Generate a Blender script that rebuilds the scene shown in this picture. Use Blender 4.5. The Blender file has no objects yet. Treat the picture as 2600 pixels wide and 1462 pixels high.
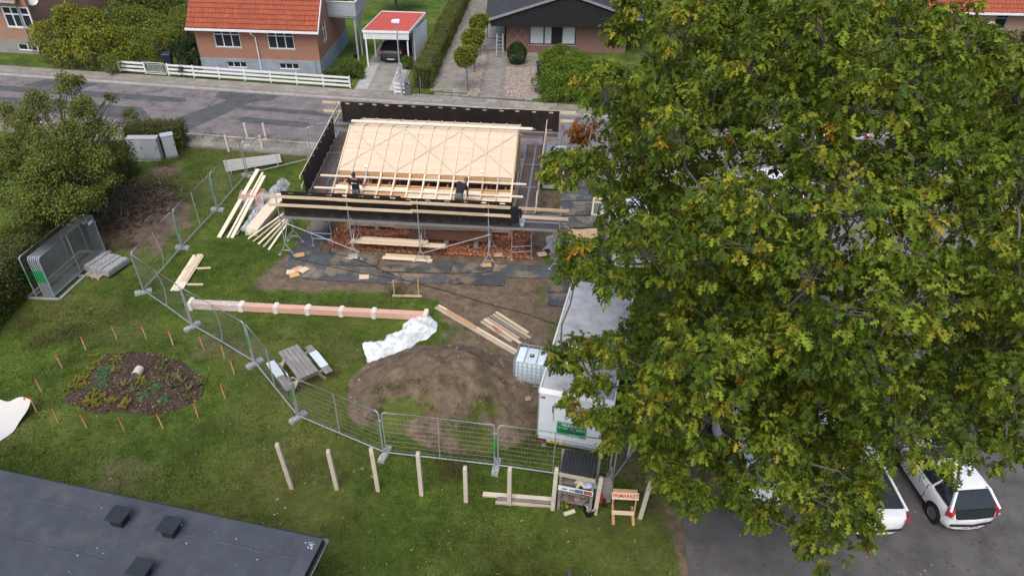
import bpy, bmesh, math, random
import numpy as np
from mathutils import Vector, Matrix

# ------------------------------------------------------------------ camera, sky, sun, exposure
S = bpy.context.scene
C = S.collection
R_ = math.radians
CAM_H, CAM_F, CAM_PITCH, CAM_ROLL = 18.4, 1820.0, R_(36.0), R_(1.0)   # height above the lawn; focal length in photo pixels
_fw = Vector((0, math.cos(CAM_PITCH), -math.sin(CAM_PITCH)))
_r0 = Vector((1, 0, 0)); _u0 = _r0.cross(_fw)
_r = math.cos(CAM_ROLL)*_r0 + math.sin(CAM_ROLL)*_u0
_u = -math.sin(CAM_ROLL)*_r0 + math.cos(CAM_ROLL)*_u0
cam_d = bpy.data.cameras.new('camera'); cam = bpy.data.objects.new('camera', cam_d); C.objects.link(cam)
_m = Matrix((_r, _u, -_fw)).transposed().to_4x4(); _m.translation = (0, 0, CAM_H)
cam.matrix_world = _m
cam_d.sensor_width = 36; cam_d.lens = 36*CAM_F/2600; cam_d.clip_start = 0.1; cam_d.clip_end = 900
S.camera = cam
SUN_EL, SUN_AZ = R_(58), R_(192)        # azimuth measured from +Y towards +X
w = bpy.data.worlds.new('World'); S.world = w; w.use_nodes = True
nt = w.node_tree; bg = nt.nodes['Background']
sky = nt.nodes.new('ShaderNodeTexSky'); sky.sky_type = 'NISHITA'; sky.sun_disc = False
sky.sun_elevation = SUN_EL; sky.sun_rotation = SUN_AZ; sky.dust_density = 4.0; sky.air_density = 1.0; sky.ozone_density = 1.0
nt.links.new(sky.outputs[0], bg.inputs[0]); bg.inputs[1].default_value = 0.15
sd = bpy.data.lights.new('sun', 'SUN'); sd.energy = 1.05; sd.angle = R_(36); sd.color = (1, .97, .93)
sun = bpy.data.objects.new('sun', sd); C.objects.link(sun)
sun.location = (-10, -60, 70)
sun.rotation_euler = Vector((math.sin(SUN_AZ)*math.cos(SUN_EL), math.cos(SUN_AZ)*math.cos(SUN_EL), math.sin(SUN_EL))).to_track_quat('Z', 'Y').to_euler()
S.view_settings.view_transform = 'Standard'; S.view_settings.look = 'None'; S.view_settings.gamma = 1
S.view_settings.exposure = 0.53
S.view_settings.use_curve_mapping = False
S.render.engine = 'CYCLES'
S.cycles.max_bounces = 6; S.cycles.transparent_max_bounces = 12

def at(px, py, z=0.0):
    """point of the place seen at a photo pixel, at height z (surveying from the photograph)"""
    d = ((px-1300)/CAM_F)*_r - ((py-731)/CAM_F)*_u + _fw
    t = (z-CAM_H)/d.z
    return Vector((d.x*t, d.y*t, z))

# ------------------------------------------------------------------ helpers
RNG = random.Random(7)
NR = np.random.default_rng(7)
WM = {}                                   # world matrix of every object we make
def wm(o): return WM.get(o.name, Matrix.Identity(4)) if o else Matrix.Identity(4)
def place(o, M, parent=None):
    C.objects.link(o) if o.name not in C.objects else None
    if parent: o.parent = parent; o.matrix_basis = wm(parent).inverted() @ M
    else: o.matrix_basis = M
    WM[o.name] = M
    return o
def TR(loc=(0, 0, 0), rz=0.0): return Matrix.Translation(Vector(loc)) @ Matrix.Rotation(rz, 4, 'Z')
def tag(o, label=None, cat=None, group=None, kind=None):
    if label: o['label'] = label
    if cat: o['category'] = cat
    if group: o['group'] = group
    if kind: o['kind'] = kind
    return o
def thing(name, label, cat, loc=(0, 0, 0), rz=0.0, group=None):
    o = bpy.data.objects.new(name, None); o.empty_display_size = .3
    place(o, TR(loc, rz)); return tag(o, label, cat, group)
ORD = ['first', 'second', 'third', 'fourth', 'fifth', 'sixth', 'seventh', 'eighth', 'ninth', 'tenth', 'eleventh', 'twelfth',
       'thirteenth', 'fourteenth', 'fifteenth', 'sixteenth', 'seventeenth', 'eighteenth', 'nineteenth', 'twentieth']

class MB:
    def __init__(s): s.v = []; s.f = []; s.mi = []; s.m = 0
    def add(s, vs, fs):
        b = len(s.v); s.v += [tuple(p) for p in vs]; s.f += [tuple(b+i for i in f) for f in fs]; s.mi += [s.m]*len(fs); return s
    BF = [(0, 3, 2, 1), (4, 5, 6, 7), (0, 1, 5, 4), (1, 2, 6, 5), (2, 3, 7, 6), (3, 0, 4, 7)]
    def box(s, c, d, rz=0.0):
        c = Vector(c); hx, hy, hz = d[0]/2, d[1]/2, d[2]/2; cs, sn = math.cos(rz), math.sin(rz)
        vs = []
        for z in (-hz, hz):
            for x, y in ((-hx, -hy), (hx, -hy), (hx, hy), (-hx, hy)):
                vs.append((c.x+x*cs-y*sn, c.y+x*sn+y*cs, c.z+z))
        return s.add(vs, MB.BF)
    def bx(s, x0, x1, y0, y1, z0, z1): return s.box(((x0+x1)/2, (y0+y1)/2, (z0+z1)/2), (x1-x0, y1-y0, z1-z0))
    def beam(s, a, b, wd, h, up=(0, 0, 1)):
        a, b = Vector(a), Vector(b); d = (b-a).normalized(); up = Vector(up)
        sd_ = d.cross(up)
        if sd_.length < 1e-4: sd_ = d.cross(Vector((1, 0, 0)))
        sd_.normalize(); u = sd_.cross(d)
        vs = []
        for p in (a, b):
            for i, j in ((-1, -1), (1, -1), (1, 1), (-1, 1)): vs.append(p + sd_*(i*wd/2) + u*(j*h/2))
        return s.add(vs, [(0, 1, 2, 3), (7, 6, 5, 4), (0, 4, 5, 1), (1, 5, 6, 2), (2, 6, 7, 3), (3, 7, 4, 0)])
    def tube(s, a, b, r, n=6, r2=None, cap=True):
        return s.path([a, b], [r, r if r2 is None else r2], n, cap)
    def path(s, pts, r, n=6, cap=True):
        pts = [Vector(p) for p in pts]; rs = r if isinstance(r, (list, tuple)) else [r]*len(pts)
        b = len(s.v); ref = None; L = len(pts)
        for i, p in enumerate(pts):
            d = (pts[min(i+1, L-1)]-pts[max(i-1, 0)]).normalized()
            if ref is None:
                ref = Vector((0, 0, 1)) if abs(d.z) < .9 else Vector((1, 0, 0))
            e1 = d.cross(ref)
            if e1.length < 1e-5: e1 = d.cross(Vector((.3, .9, .1)))
            e1.normalize(); e2 = d.cross(e1)
            for k in range(n):
                a = 2*math.pi*k/n; s.v.append(tuple(p + e1*(rs[i]*math.cos(a)) + e2*(rs[i]*math.sin(a))))
        fs = []
        for i in range(L-1):
            for k in range(n):
                k2 = (k+1) % n; fs.append((b+i*n+k, b+i*n+k2, b+(i+1)*n+k2, b+(i+1)*n+k))
        if cap: fs += [tuple(b+k for k in range(n))[::-1], tuple(b+(L-1)*n+k for k in range(n))]
        s.f += fs; s.mi += [s.m]*len(fs); return s
    def prism(s, pts, ext):
        """polygon of 3D points extruded by vector ext"""
        pts = [Vector(p) for p in pts]; e = Vector(ext); n = len(pts)
        nrm = Vector((0, 0, 0))
        for i in range(n): nrm += pts[i].cross(pts[(i+1) % n])
        if nrm.dot(e) > 0: pts = pts[::-1]
        vs = pts + [p+e for p in pts]
        return s.add(vs, [tuple(range(n)), tuple(range(2*n-1, n-1, -1))] + [(i, n+i, n+(i+1) % n, (i+1) % n) for i in range(n)])
    def quad(s, *p): return s.add(p, [tuple(range(len(p)))])
    def lathe(s, prof, c=(0, 0, 0), n=16, cap=True):
        c = Vector(c); b = len(s.v)
        for r, z in prof:
            for k in range(n):
                a = 2*math.pi*k/n; s.v.append((c.x+r*math.cos(a), c.y+r*math.sin(a), c.z+z))
        fs = []
        for i in range(len(prof)-1):
            for k in range(n): fs.append((b+i*n+k, b+i*n+(k+1) % n, b+(i+1)*n+(k+1) % n, b+(i+1)*n+k))
        if cap: fs += [tuple(b+k for k in range(n))[::-1], tuple(b+(len(prof)-1)*n+k for k in range(n))]
        s.f += fs; s.mi += [s.m]*len(fs); return s
    def loft(s, rings, cap=True, close=True):
        b = len(s.v); n = len(rings[0]); fs = []
        for r in rings: s.v += [tuple(p) for p in r]
        for i in range(len(rings)-1):
            for k in range(n if close else n-1):
                k2 = (k+1) % n; fs.append((b+i*n+k, b+i*n+k2, b+(i+1)*n+k2, b+(i+1)*n+k))
        if cap: fs += [tuple(b+k for k in range(n))[::-1], tuple(b+(len(rings)-1)*n+k for k in range(n))]
        s.f += fs; s.mi += [s.m]*len(fs); return s

def mesh_of(name, mb, M=None, smooth=False):
    me = bpy.data.meshes.new(name)
    vs = mb.v if M is None else [tuple(M @ Vector(p)) for p in mb.v]
    me.from_pydata(vs, [], mb.f); me.update()
    if smooth:
        me.polygons.foreach_set('use_smooth', [True]*len(me.polygons))
        try: me.set_sharp_from_angle(angle=R_(40))
        except Exception: pass
    return me
def obj(name, mb, mats, parent=None, W=False, smooth=False, loc=None, label=None, cat=None, group=None, kind=None):
    """one mesh object. verts are in the parent's frame (or world with W=True); without parent they are world"""
    mats = mats if isinstance(mats, (list, tuple)) else [mats]
    if parent is None:
        if loc is None:
            a = np.array(mb.v); loc = ((a[:, 0].min()+a[:, 0].max())/2, (a[:, 1].min()+a[:, 1].max())/2, a[:, 2].min())
        M = Matrix.Translation(Vector(loc)); me = mesh_of(name, mb, M.inverted(), smooth)
    else:
        M = wm(parent); me = mesh_of(name, mb, M.inverted() if W else None, smooth)
    for m in mats: me.materials.append(m)
    if len(mats) > 1: me.polygons.foreach_set('material_index', mb.mi)
    o = bpy.data.objects.new(name, me); place(o, M, parent)
    return tag(o, label, cat, group, kind)
def inst(name, me, M, parent=None):
    o = bpy.data.objects.new(name, me); return place(o, M, parent)
_PL = {}
def plank_mesh(L, wd, t, mat):
    k = (round(L, 2), round(wd, 3), round(t, 3), mat.name)
    if k not in _PL:
        me = mesh_of('plank', MB().box((0, 0, 0), (L, wd, t))); me.materials.append(mat); _PL[k] = me
    return _PL[k]
def plank(name, a, b, wd, t, mat, parent=None, up=(0, 0, 1), label=None, cat=None, group=None):
    """a board from a to b (world), wide wd, thick t; its local x runs along the grain"""
    a, b = Vector(a), Vector(b); d = (b-a); L = d.length; d.normalize(); up = Vector(up)
    y = up.cross(d)
    if y.length < 1e-4: y = Vector((0, 1, 0))
    y.normalize(); z = d.cross(y)
    M = Matrix((d, y, z)).transposed().to_4x4(); M.translation = (a+b)/2
    return tag(inst(name, plank_mesh(L, wd, t, mat), M, parent), label, cat, group)
def fromnp(name, V, F, mat, parent=None, cols=None, smooth=False, M=None, kind=None, label=None, cat=None):
    """mesh from numpy arrays; F is (n,k) ; cols per vertex"""
    me = bpy.data.meshes.new(name); V = np.asarray(V, np.float32); F = np.asarray(F, np.int32); k = F.shape[1]
    me.vertices.add(len(V)); me.vertices.foreach_set('co', V.ravel())
    me.loops.add(F.size); me.loops.foreach_set('vertex_index', F.ravel())
    me.polygons.add(len(F)); me.polygons.foreach_set('loop_start', np.arange(0, F.size, k, dtype=np.int32))
    me.polygons.foreach_set('loop_total', np.full(len(F), k, np.int32))
    if smooth: me.polygons.foreach_set('use_smooth', np.ones(len(F), bool))
    me.update(calc_edges=True)
    if cols is not None:
        at_ = me.color_attributes.new('Col', 'FLOAT_COLOR', 'POINT')
        c4 = np.ones((len(V), 4), np.float32); c4[:, :3] = cols; at_.data.foreach_set('color', c4.ravel())
    me.materials.append(mat)
    o = bpy.data.objects.new(name, me); place(o, M or (wm(parent) if parent else Matrix.Identity(4)), parent)
    return tag(o, label, cat, None, kind)
def baked(tmp):
    """mesh of an object with its modifiers or text applied, evaluated in a scratch scene"""
    sc_ = bpy.data.scenes.new('scratch'); sc_.collection.objects.link(tmp)
    with bpy.context.temp_override(scene=sc_, view_layer=sc_.view_layers[0]):
        dg = bpy.context.evaluated_depsgraph_get(); dg.update(); me = bpy.data.meshes.new_from_object(tmp.evaluated_get(dg))
    bpy.data.objects.remove(tmp); bpy.data.scenes.remove(sc_); return me
def txt(name, body, size, mat, M, parent, ext=.002, align='CENTER', shear=0.0):
    cu = bpy.data.curves.new(name, 'FONT'); cu.body = body; cu.size = size; cu.extrude = ext; cu.align_x = align; cu.align_y = 'CENTER'; cu.shear = shear
    cu.resolution_u = 2; cu.offset = size*.025
    tmp = bpy.data.objects.new('tmp_text', cu); me = baked(tmp); bpy.data.curves.remove(cu)
    me.materials.clear(); me.materials.append(mat); me.name = name
    return inst(name, me, M, parent)
def frame_of(o, x, z):
    """matrix with origin o, local x and local z (normal) given"""
    x = Vector(x).normalized(); z = Vector(z); z = (z - x*z.dot(x)).normalized(); y = z.cross(x)
    M = Matrix((x, y, z)).transposed().to_4x4(); M.translation = Vector(o); return M
def smooth01(t): t = np.clip(t, 0, 1); return t*t*(3-2*t)
_perm = np.random.default_rng(3).random((256, 256))
def vnoise(x, y, sc):
    x = np.asarray(x)*sc+100.3; y = np.asarray(y)*sc+57.7
    xi = np.floor(x).astype(int); yi = np.floor(y).astype(int); fx = smooth01(x-xi); fy = smooth01(y-yi)
    p = lambda i, j: _perm[(xi+i) % 256, (yi+j) % 256]
    return (p(0, 0)*(1-fx)+p(1, 0)*fx)*(1-fy) + (p(0, 1)*(1-fx)+p(1, 1)*fx)*fy
def fbm(x, y, sc, o=4):
    a = 0; s_ = 0
    for i in range(o): a = a + vnoise(x, y, sc*2**i)*.5**i; s_ += .5**i
    return a/s_

# ------------------------------------------------------------------ procedural materials
def _nodes(name):
    m = bpy.data.materials.new(name); m.use_nodes = True; n = m.node_tree; return m, n, n.nodes['Principled BSDF']
def N(n, t, **kw):
    nd = n.nodes.new(t)
    for k, v in kw.items(): setattr(nd, k, v)
    return nd
def coord(n, scale=(1, 1, 1), rand=True):
    tc = N(n, 'ShaderNodeTexCoord'); mp = N(n, 'ShaderNodeMapping'); mp.inputs['Scale'].default_value = scale
    n.links.new(tc.outputs['Object'], mp.inputs['Vector'])
    if rand:
        oi = N(n, 'ShaderNodeObjectInfo'); mu = N(n, 'ShaderNodeMath', operation='MULTIPLY'); mu.inputs[1].default_value = 37.0
        n.links.new(oi.outputs['Random'], mu.inputs[0]); n.links.new(mu.outputs[0], mp.inputs['Location'])
    return mp.outputs['Vector']
def noise(n, vec, sc, det=4, rough=.6):
    t = N(n, 'ShaderNodeTexNoise'); t.inputs['Scale'].default_value = sc; t.inputs['Detail'].default_value = det; t.inputs['Roughness'].default_value = rough
    n.links.new(vec, t.inputs['Vector']); return t.outputs['Fac']
def ramp(n, fac, stops):
    r = N(n, 'ShaderNodeValToRGB'); e = r.color_ramp.elements
    while len(e) < len(stops): e.new(.5)
    for i, (p, c) in enumerate(stops): e[i].position = p; e[i].color = (*c, 1)
    n.links.new(fac, r.inputs['Fac']); return r.outputs['Color']
def mixc(n, fac, a, b, mode='MIX'):
    m = N(n, 'ShaderNodeMix', data_type='RGBA', blend_type=mode)
    for s_, v in ((m.inputs['Factor'], fac), (m.inputs['A'], a), (m.inputs['B'], b)):
        if isinstance(v, bpy.types.NodeSocket): n.links.new(v, s_)
        elif isinstance(v, (int, float)): s_.default_value = v
        else: s_.default_value = (*v, 1)
    return m.outputs['Result']
def bumpn(n, b, h, st, dist=.02):
    bp = N(n, 'ShaderNodeBump'); bp.inputs['Strength'].default_value = st; bp.inputs['Distance'].default_value = dist
    n.links.new(h, bp.inputs['Height']); n.links.new(bp.outputs['Normal'], b.inputs['Normal'])
def objvar(n, col, amt):
    oi = N(n, 'ShaderNodeObjectInfo'); mr = N(n, 'ShaderNodeMapRange'); mr.inputs['To Min'].default_value = 1-amt; mr.inputs['To Max'].default_value = 1+amt
    n.links.new(oi.outputs['Random'], mr.inputs['Value'])
    v = N(n, 'ShaderNodeHueSaturation'); n.links.new(col, v.inputs['Color']); n.links.new(mr.outputs[0], v.inputs['Value']); return v.outputs['Color']
def sc3(c, k): return tuple(min(1, max(0, x*k)) for x in c)
def mat(name, col, rough=.6, var=.18, sc=5, bump=.15, metal=0.0, ov=.06, stretch=(1, 1, 1), fine=40, dirt=None, da=.0, spec=.4):
    m, n, b = _nodes(name); v = coord(n, stretch)
    c = ramp(n, noise(n, v, sc), [(.3, sc3(col, 1-var)), (.7, sc3(col, 1+var))])
    if dirt: c = mixc(n, ramp(n, noise(n, v, sc*.6, 6, .7), [(.5, (0, 0, 0)), (.5+.3*(1.2-da), (da, da, da))]), c, dirt)
    if ov: c = objvar(n, c, ov)
    n.links.new(c, b.inputs['Base Color']); b.inputs['Roughness'].default_value = rough; b.inputs['Metallic'].default_value = metal
    b.inputs['Specular IOR Level'].default_value = spec
    if bump: bumpn(n, b, noise(n, v, fine, 3), bump)
    return m
def wood(name, col, var=.2, ov=.1, rough=.65, knots=True, grey=None):
    m, n, b = _nodes(name); v = coord(n, (1.2, 14, 14))
    c = ramp(n, noise(n, v, 1.6, 5, .65), [(.28, sc3(col, 1-var*1.3)), (.5, col), (.75, sc3(col, 1+var))])
    v2 = coord(n, (2.2, 5, 5))
    if knots: c = mixc(n, ramp(n, noise(n, v2, 2.2, 2), [(.66, (0, 0, 0)), (.74, (.55, .55, .55))]), c, sc3(col, .45))
    if grey: c = mixc(n, ramp(n, noise(n, v2, .8, 4), [(.4, (0, 0, 0)), (.62, (.8, .8, .8))]), c, grey)
    c = objvar(n, c, ov); n.links.new(c, b.inputs['Base Color']); b.inputs['Roughness'].default_value = rough; b.inputs['Specular IOR Level'].default_value = .3
    bumpn(n, b, noise(n, v, 6, 3), .2, .005); return m
def leafmat(name, trans=.3, rough=.5, spec=.35):
    m, n, b = _nodes(name); a = N(n, 'ShaderNodeAttribute'); a.attribute_name = 'Col'
    n.links.new(a.outputs['Color'], b.inputs['Base Color']); b.inputs['Roughness'].default_value = rough; b.inputs['Specular IOR Level'].default_value = spec
    t = N(n, 'ShaderNodeBsdfTranslucent'); n.links.new(mixc(n, .5, a.outputs['Color'], (.3, .3, .02)), t.inputs['Color'])
    mx = N(n, 'ShaderNodeMixShader'); mx.inputs[0].default_value = trans
    n.links.new(b.outputs[0], mx.inputs[1]); n.links.new(t.outputs[0], mx.inputs[2]); n.links.new(mx.outputs[0], n.nodes['Material Output'].inputs['Surface']); return m
def brickmat(name, c1, c2, mortar, bw=.24, bh=.08, mm=.016, diamond=False):
    """running bond, mapped by wall plane: u is x+y, v is z (object space)"""
    m, n, b = _nodes(name); tc = N(n, 'ShaderNodeTexCoord'); sp = N(n, 'ShaderNodeSeparateXYZ'); n.links.new(tc.outputs['Object'], sp.inputs[0])
    ad = N(n, 'ShaderNodeMath', operation='ADD'); n.links.new(sp.outputs[0], ad.inputs[0]); n.links.new(sp.outputs[1], ad.inputs[1])
    cb = N(n, 'ShaderNodeCombineXYZ'); n.links.new(ad.outputs[0], cb.inputs[0]); n.links.new(sp.outputs[2], cb.inputs[1])
    br = N(n, 'ShaderNodeTexBrick'); br.offset = .5
    br.inputs['Color1'].default_value = (*c1, 1); br.inputs['Color2'].default_value = (*c2, 1); br.inputs['Mortar'].default_value = (*mortar, 1)
    br.inputs['Scale'].default_value = 1; br.inputs['Mortar Size'].default_value = mm; br.inputs['Brick Width'].default_value = bw; br.inputs['Row Height'].default_value = bh
    br.inputs['Bias'].default_value = -.1; n.links.new(cb.outputs[0], br.inputs['Vector'])
    c = mixc(n, .25, br.outputs['Color'], ramp(n, noise(n, tc.outputs['Object'], 1.3, 5), [(.3, sc3(c1, .7)), (.7, sc3(c2, 1.2))]))
    n.links.new(c, b.inputs['Base Color']); b.inputs['Roughness'].default_value = .85
    bumpn(n, b, br.outputs['Fac'], -.4, .01); return m
def glassmat(name, col=(.02, .025, .03), rough=.06):
    m, n, b = _nodes(name); b.inputs['Base Color'].default_value = (*col, 1); b.inputs['Roughness'].default_value = rough; b.inputs['Specular IOR Level'].default_value = .55; return m
def paint(name, col, rough=.3, metal=0.0, coat=.8, ov=0):
    m, n, b = _nodes(name); v = coord(n)
    c = ramp(n, noise(n, v, 3), [(.3, sc3(col, .94)), (.7, sc3(col, 1.04))]); n.links.new(c, b.inputs['Base Color'])
    b.inputs['Roughness'].default_value = rough; b.inputs['Metallic'].default_value = metal; b.inputs['Coat Weight'].default_value = coat; b.inputs['Coat Roughness'].default_value = .08; return m
def film(name, col=(.78, .84, .88), alpha=.55):
    m, n, b = _nodes(name); v = coord(n); b.inputs['Base Color'].default_value = (*col, 1); b.inputs['Roughness'].default_value = .25
    b.inputs['Specular IOR Level'].default_value = .7
    r = ramp(n, noise(n, v, 2.5, 3), [(.3, (alpha-.25,)*3), (.7, (min(1, alpha+.3),)*3)]); n.links.new(r, b.inputs['Alpha'])
    bumpn(n, b, noise(n, v, 7, 3), .4, .02); return m

m_white = mat('white_paint', (.74, .75, .76), .5, .06, 4, .05, dirt=(.45, .44, .4), da=.25)
m_galv = mat('galvanised_steel', (.4, .43, .46), .42, .15, 8, .03, metal=.35, ov=.04)
m_wire = mat('fence_wire', (.3, .31, .31), .5, .1, 8, 0, metal=.5)
m_alu = mat('aluminium', (.58, .6, .62), .35, .1, 6, .02, metal=.8)
m_ply = mat('film_faced_plywood', (.022, .017, .015), .42, .3, 3, .05, dirt=(.1, .085, .07), da=.25, spec=.35)
m_deckply = mat('scaffold_deck_ply', (.085, .062, .052), .6, .25, 3, .1, dirt=(.22, .19, .16), da=.35)
m_pine = wood('fresh_pine', (.66, .52, .355), .13, .07)
m_pineo = wood('orange_pine', (.55, .33, .17), .2, .12)
m_pinep = wood('pale_pine', (.76, .655, .5), .1, .06)
m_old = wood('weathered_timber', (.5, .41, .3), .25, .12, .8, True, (.36, .32, .27))
m_grey = wood('grey_timber', (.2, .182, .172), .25, .12, .85, True, (.27, .26, .25))
m_oldpost = wood('pale_weathered_post', (.6, .52, .41), .16, .08, .8, True, (.5, .45, .37))
m_rail = wood('rail_pine', (.58, .45, .3), .2, .1)
m_deckpine = wood('roof_deck_pine', (.64, .515, .375), .08, .06, .6, False)
m_red = paint('red_plastic', (.55, .03, .02)); m_black = mat('black_plastic', (.02, .021, .023), .5, .2, 6, .05)
m_glass = glassmat('window_glass'); m_tyre = mat('rubber', (.018, .018, .018), .8, .2, 9, .1)
m_conc = mat('concrete', (.36, .35, .33), .9, .18, 2.5, .3, dirt=(.2, .2, .17), da=.4, fine=25)
m_leaf = leafmat('leaves', .3, .62, .12); m_leafd = leafmat('dull_leaves', .2, .65, .2); m_grassb = leafmat('grass_blades', .25, .7, .15)
m_bark = mat('bark', (.115, .1, .085), .95, .35, 6, .6, stretch=(1, 1, .35), fine=18)
m_orange = paint('orange_spray_paint', (.75, .12, .03), .5, 0, .1)
m_film = film('plastic_film')
# ================================================================== THE SETTING
def seg_d(x, y, a, b):
    ax, ay = a; bx_, by = b; dx, dy = bx_-ax, by-ay; t = np.clip(((x-ax)*dx+(y-ay)*dy)/(dx*dx+dy*dy+1e-9), 0, 1)
    return np.hypot(x-ax-t*dx, y-ay-t*dy)
def cover(x, y):
    """what grows or lies where: soil 0..1, dry grass 0..1"""
    n1 = fbm(x, y, .55, 5); n2 = fbm(x+40, y, 1.6, 4); n3 = fbm(x, y+80, .18, 3)
    def ell(cx, cy, rx, ry, soft=.9): return np.clip((1+soft*.5-np.hypot((x-cx)/rx, (y-cy)/ry)+(n1-.5)*1.6+(n2-.5)*1.0)/soft, 0, 1)*.92
    def cap(a, b, r): return np.clip(1.45-seg_d(x, y, a, b)/r*.75+(n1-.5)*1.6+(n2-.5)*1.0, 0, 1)*.92
    d = np.maximum.reduce([ell(-.2, 23.6, 3.1, 2.8), ell(-2.1, 19.2, 2.9, 2.2, .5), cap((-10.4, 25.8), (-9.5, 29.0), .5), cap((-10.2, 25.6), (-2.5, 25.0), .5)*.9,
        cap((-9, 27.2), (1.8, 26.4), 1.0), ell(1.2, 30.5, 2.6, 4.5)*.9, ell(-18.2, 30.4, 2.0, 2.7, .6), ell(-19.6, 36.0, .9, .8)*.8, ell(3.2, 14.2, 1.4, 1.2)*.35, ell(4.6, 16.2, 1.2, 3)*.6, np.clip(1.2-np.maximum(np.abs(x+4.2)-5.2, np.abs(y-31)-5.0)*1.2+(n1-.5)*1.2, 0, 1)*.95,
        ell(.6, 20.6, 1.7, 2.6), ell(-5.5, 23.2, 2.5, .9)*.35, cap((-9.5, 26.0), (-6, 25.0), .5)*.5,
        cap((5.15, 14), (5.0, 11), .16)*.8])
    d = np.maximum(d, np.clip((fbm(x+17, y+5, .33, 4)-.56)*4, 0, 1)*.5)
    dry = np.clip((n3-.42)*2.2+(n2-.5)*.9, 0, 1)
    dry = np.maximum(dry, np.maximum(cap((-19, 23.5), (-15.5, 22.5), 1.1)*.8, cap((-20, 39.2), (-12, 37.6), .8)*.9))
    return d, dry
gx = np.unique(np.concatenate([np.linspace(-400, -46, 18), np.arange(-46, 46, 1.0), np.arange(-24, 8, .16), np.linspace(46, 400, 18)]))
gy = np.unique(np.concatenate([np.linspace(-60, 6, 14), np.arange(6, 42, .16), np.arange(42, 90, 1.5), np.linspace(90, 600, 20)]))
GX, GY = np.meshgrid(gx, gy); nx, ny = len(gx), len(gy)
gz = (fbm(GX, GY, .7, 3)-.5)*.03
V = np.stack([GX.ravel(), GY.ravel(), gz.ravel()], 1)
ii = (np.arange(ny-1)[:, None]*nx+np.arange(nx-1)[None]).ravel(); Fq = np.stack([ii, ii+1, ii+nx+1, ii+nx], 1)
d_, dr_ = cover(V[:, 0], V[:, 1])
def groundmat(name):
    m, n, b = _nodes(name); tc = N(n, 'ShaderNodeTexCoord'); v = tc.outputs['Object']
    a = N(n, 'ShaderNodeAttribute'); a.attribute_name = 'Col'; sp = N(n, 'ShaderNodeSeparateColor'); n.links.new(a.outputs['Color'], sp.inputs[0])
    lush = ramp(n, noise(n, v, 1.7, 7, .68), [(.28, (.036, .064, .012)), (.5, (.07, .115, .02)), (.72, (.118, .165, .034))])
    dryc = ramp(n, noise(n, v, 5, 6, .7), [(.3, (.085, .090, .030)), (.7, (.175, .155, .065))])
    gfac = N(n, 'ShaderNodeMath', operation='MULTIPLY'); n.links.new(sp.outputs[1], gfac.inputs[0]); gfac.inputs[1].default_value = .6
    gr = mixc(n, gfac.outputs[0], lush, dryc)
    big = ramp(n, noise(n, v, .35, 4, .6), [(.35, (.66, .7, .62)), (.65, (1.3, 1.25, 1.15))]); gr = mixc(n, 1.0, gr, big, 'MULTIPLY')
    soil = ramp(n, noise(n, v, 2.3, 8, .7), [(.25, (.075, .054, .038)), (.5, (.155, .117, .083)), (.78, (.26, .205, .145))])
    # soil shows where the cover mask beats a fine noise: ragged edge
    sb = N(n, 'ShaderNodeMath', operation='SUBTRACT'); n.links.new(sp.outputs[0], sb.inputs[0]); n.links.new(noise(n, v, 3.2, 9, .78), sb.inputs[1])
    mr = N(n, 'ShaderNodeMapRange', clamp=True); mr.inputs['From Min'].default_value = -.16; mr.inputs['From Max'].default_value = .16; n.links.new(sb.outputs[0], mr.inputs['Value'])
    n.links.new(mixc(n, mr.outputs[0], gr, soil), b.inputs['Base Color']); b.inputs['Roughness'].default_value = .95; b.inputs['Specular IOR Level'].default_value = .1
    bumpn(n, b, noise(n, v, 9, 8, .75), .9, .06); return m
m_ground = groundmat('lawn_and_soil')
fromnp('ground', V, Fq, m_ground, cols=np.stack([d_, dr_, dr_*0], 1), smooth=True, kind='structure')

# ---- mound of excavated soil behind the site fence
mx = np.arange(-7.4, 2.4, .1); my = np.arange(15.0, 22.6, .1); MX, MY = np.meshgrid(mx, my)
def bump_(cx, cy, rx, ry, h, p=1.6): return h*np.clip(1-((MX-cx)/rx)**2-((MY-cy)/ry)**2, 0, 1)**p*1.0
mz = np.maximum(bump_(-2.4, 19.0, 3.7, 2.6, 1.3), np.maximum(bump_(-1.4, 17.5, 2.5, 1.6, .75, 1.2), bump_(-3.9, 18.3, 2.0, 1.7, .65, 1.2)))
mz = mz*(1+.7*(fbm(MX, MY, .9, 4)-.5)) + (fbm(MX, MY, 2.6, 4)-.5)*.24*(mz > .02) + (fbm(MX, MY, 7, 3)-.5)*.12*(mz > .02) - .06*(mz < .02)
mg = np.clip((fbm(MX+9, MY, 1.1, 5)-.36)*3.2, 0, 1)*np.clip((18.6-MY)/1.0, 0, 1)
Vm = np.stack([MX.ravel(), MY.ravel(), mz.ravel()], 1); nmx, nmy = len(mx), len(my)
ii = (np.arange(nmy-1)[:, None]*nmx+np.arange(nmx-1)[None]).ravel()
fromnp('soil_mound', Vm, np.stack([ii, ii+1, ii+nmx+1, ii+nmx], 1), m_ground, cols=np.stack([1-mg.ravel()*.75, mg.ravel()*.6, mg.ravel()*0], 1), smooth=True, kind='structure')
def mound_z(x, y):
    i = int(round((x-mx[0])/.1)); j = int(round((y-my[0])/.1))
    return max(0, float(mz[j, i])) if 0 <= i < nmx and 0 <= j < nmy else 0.0

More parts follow.
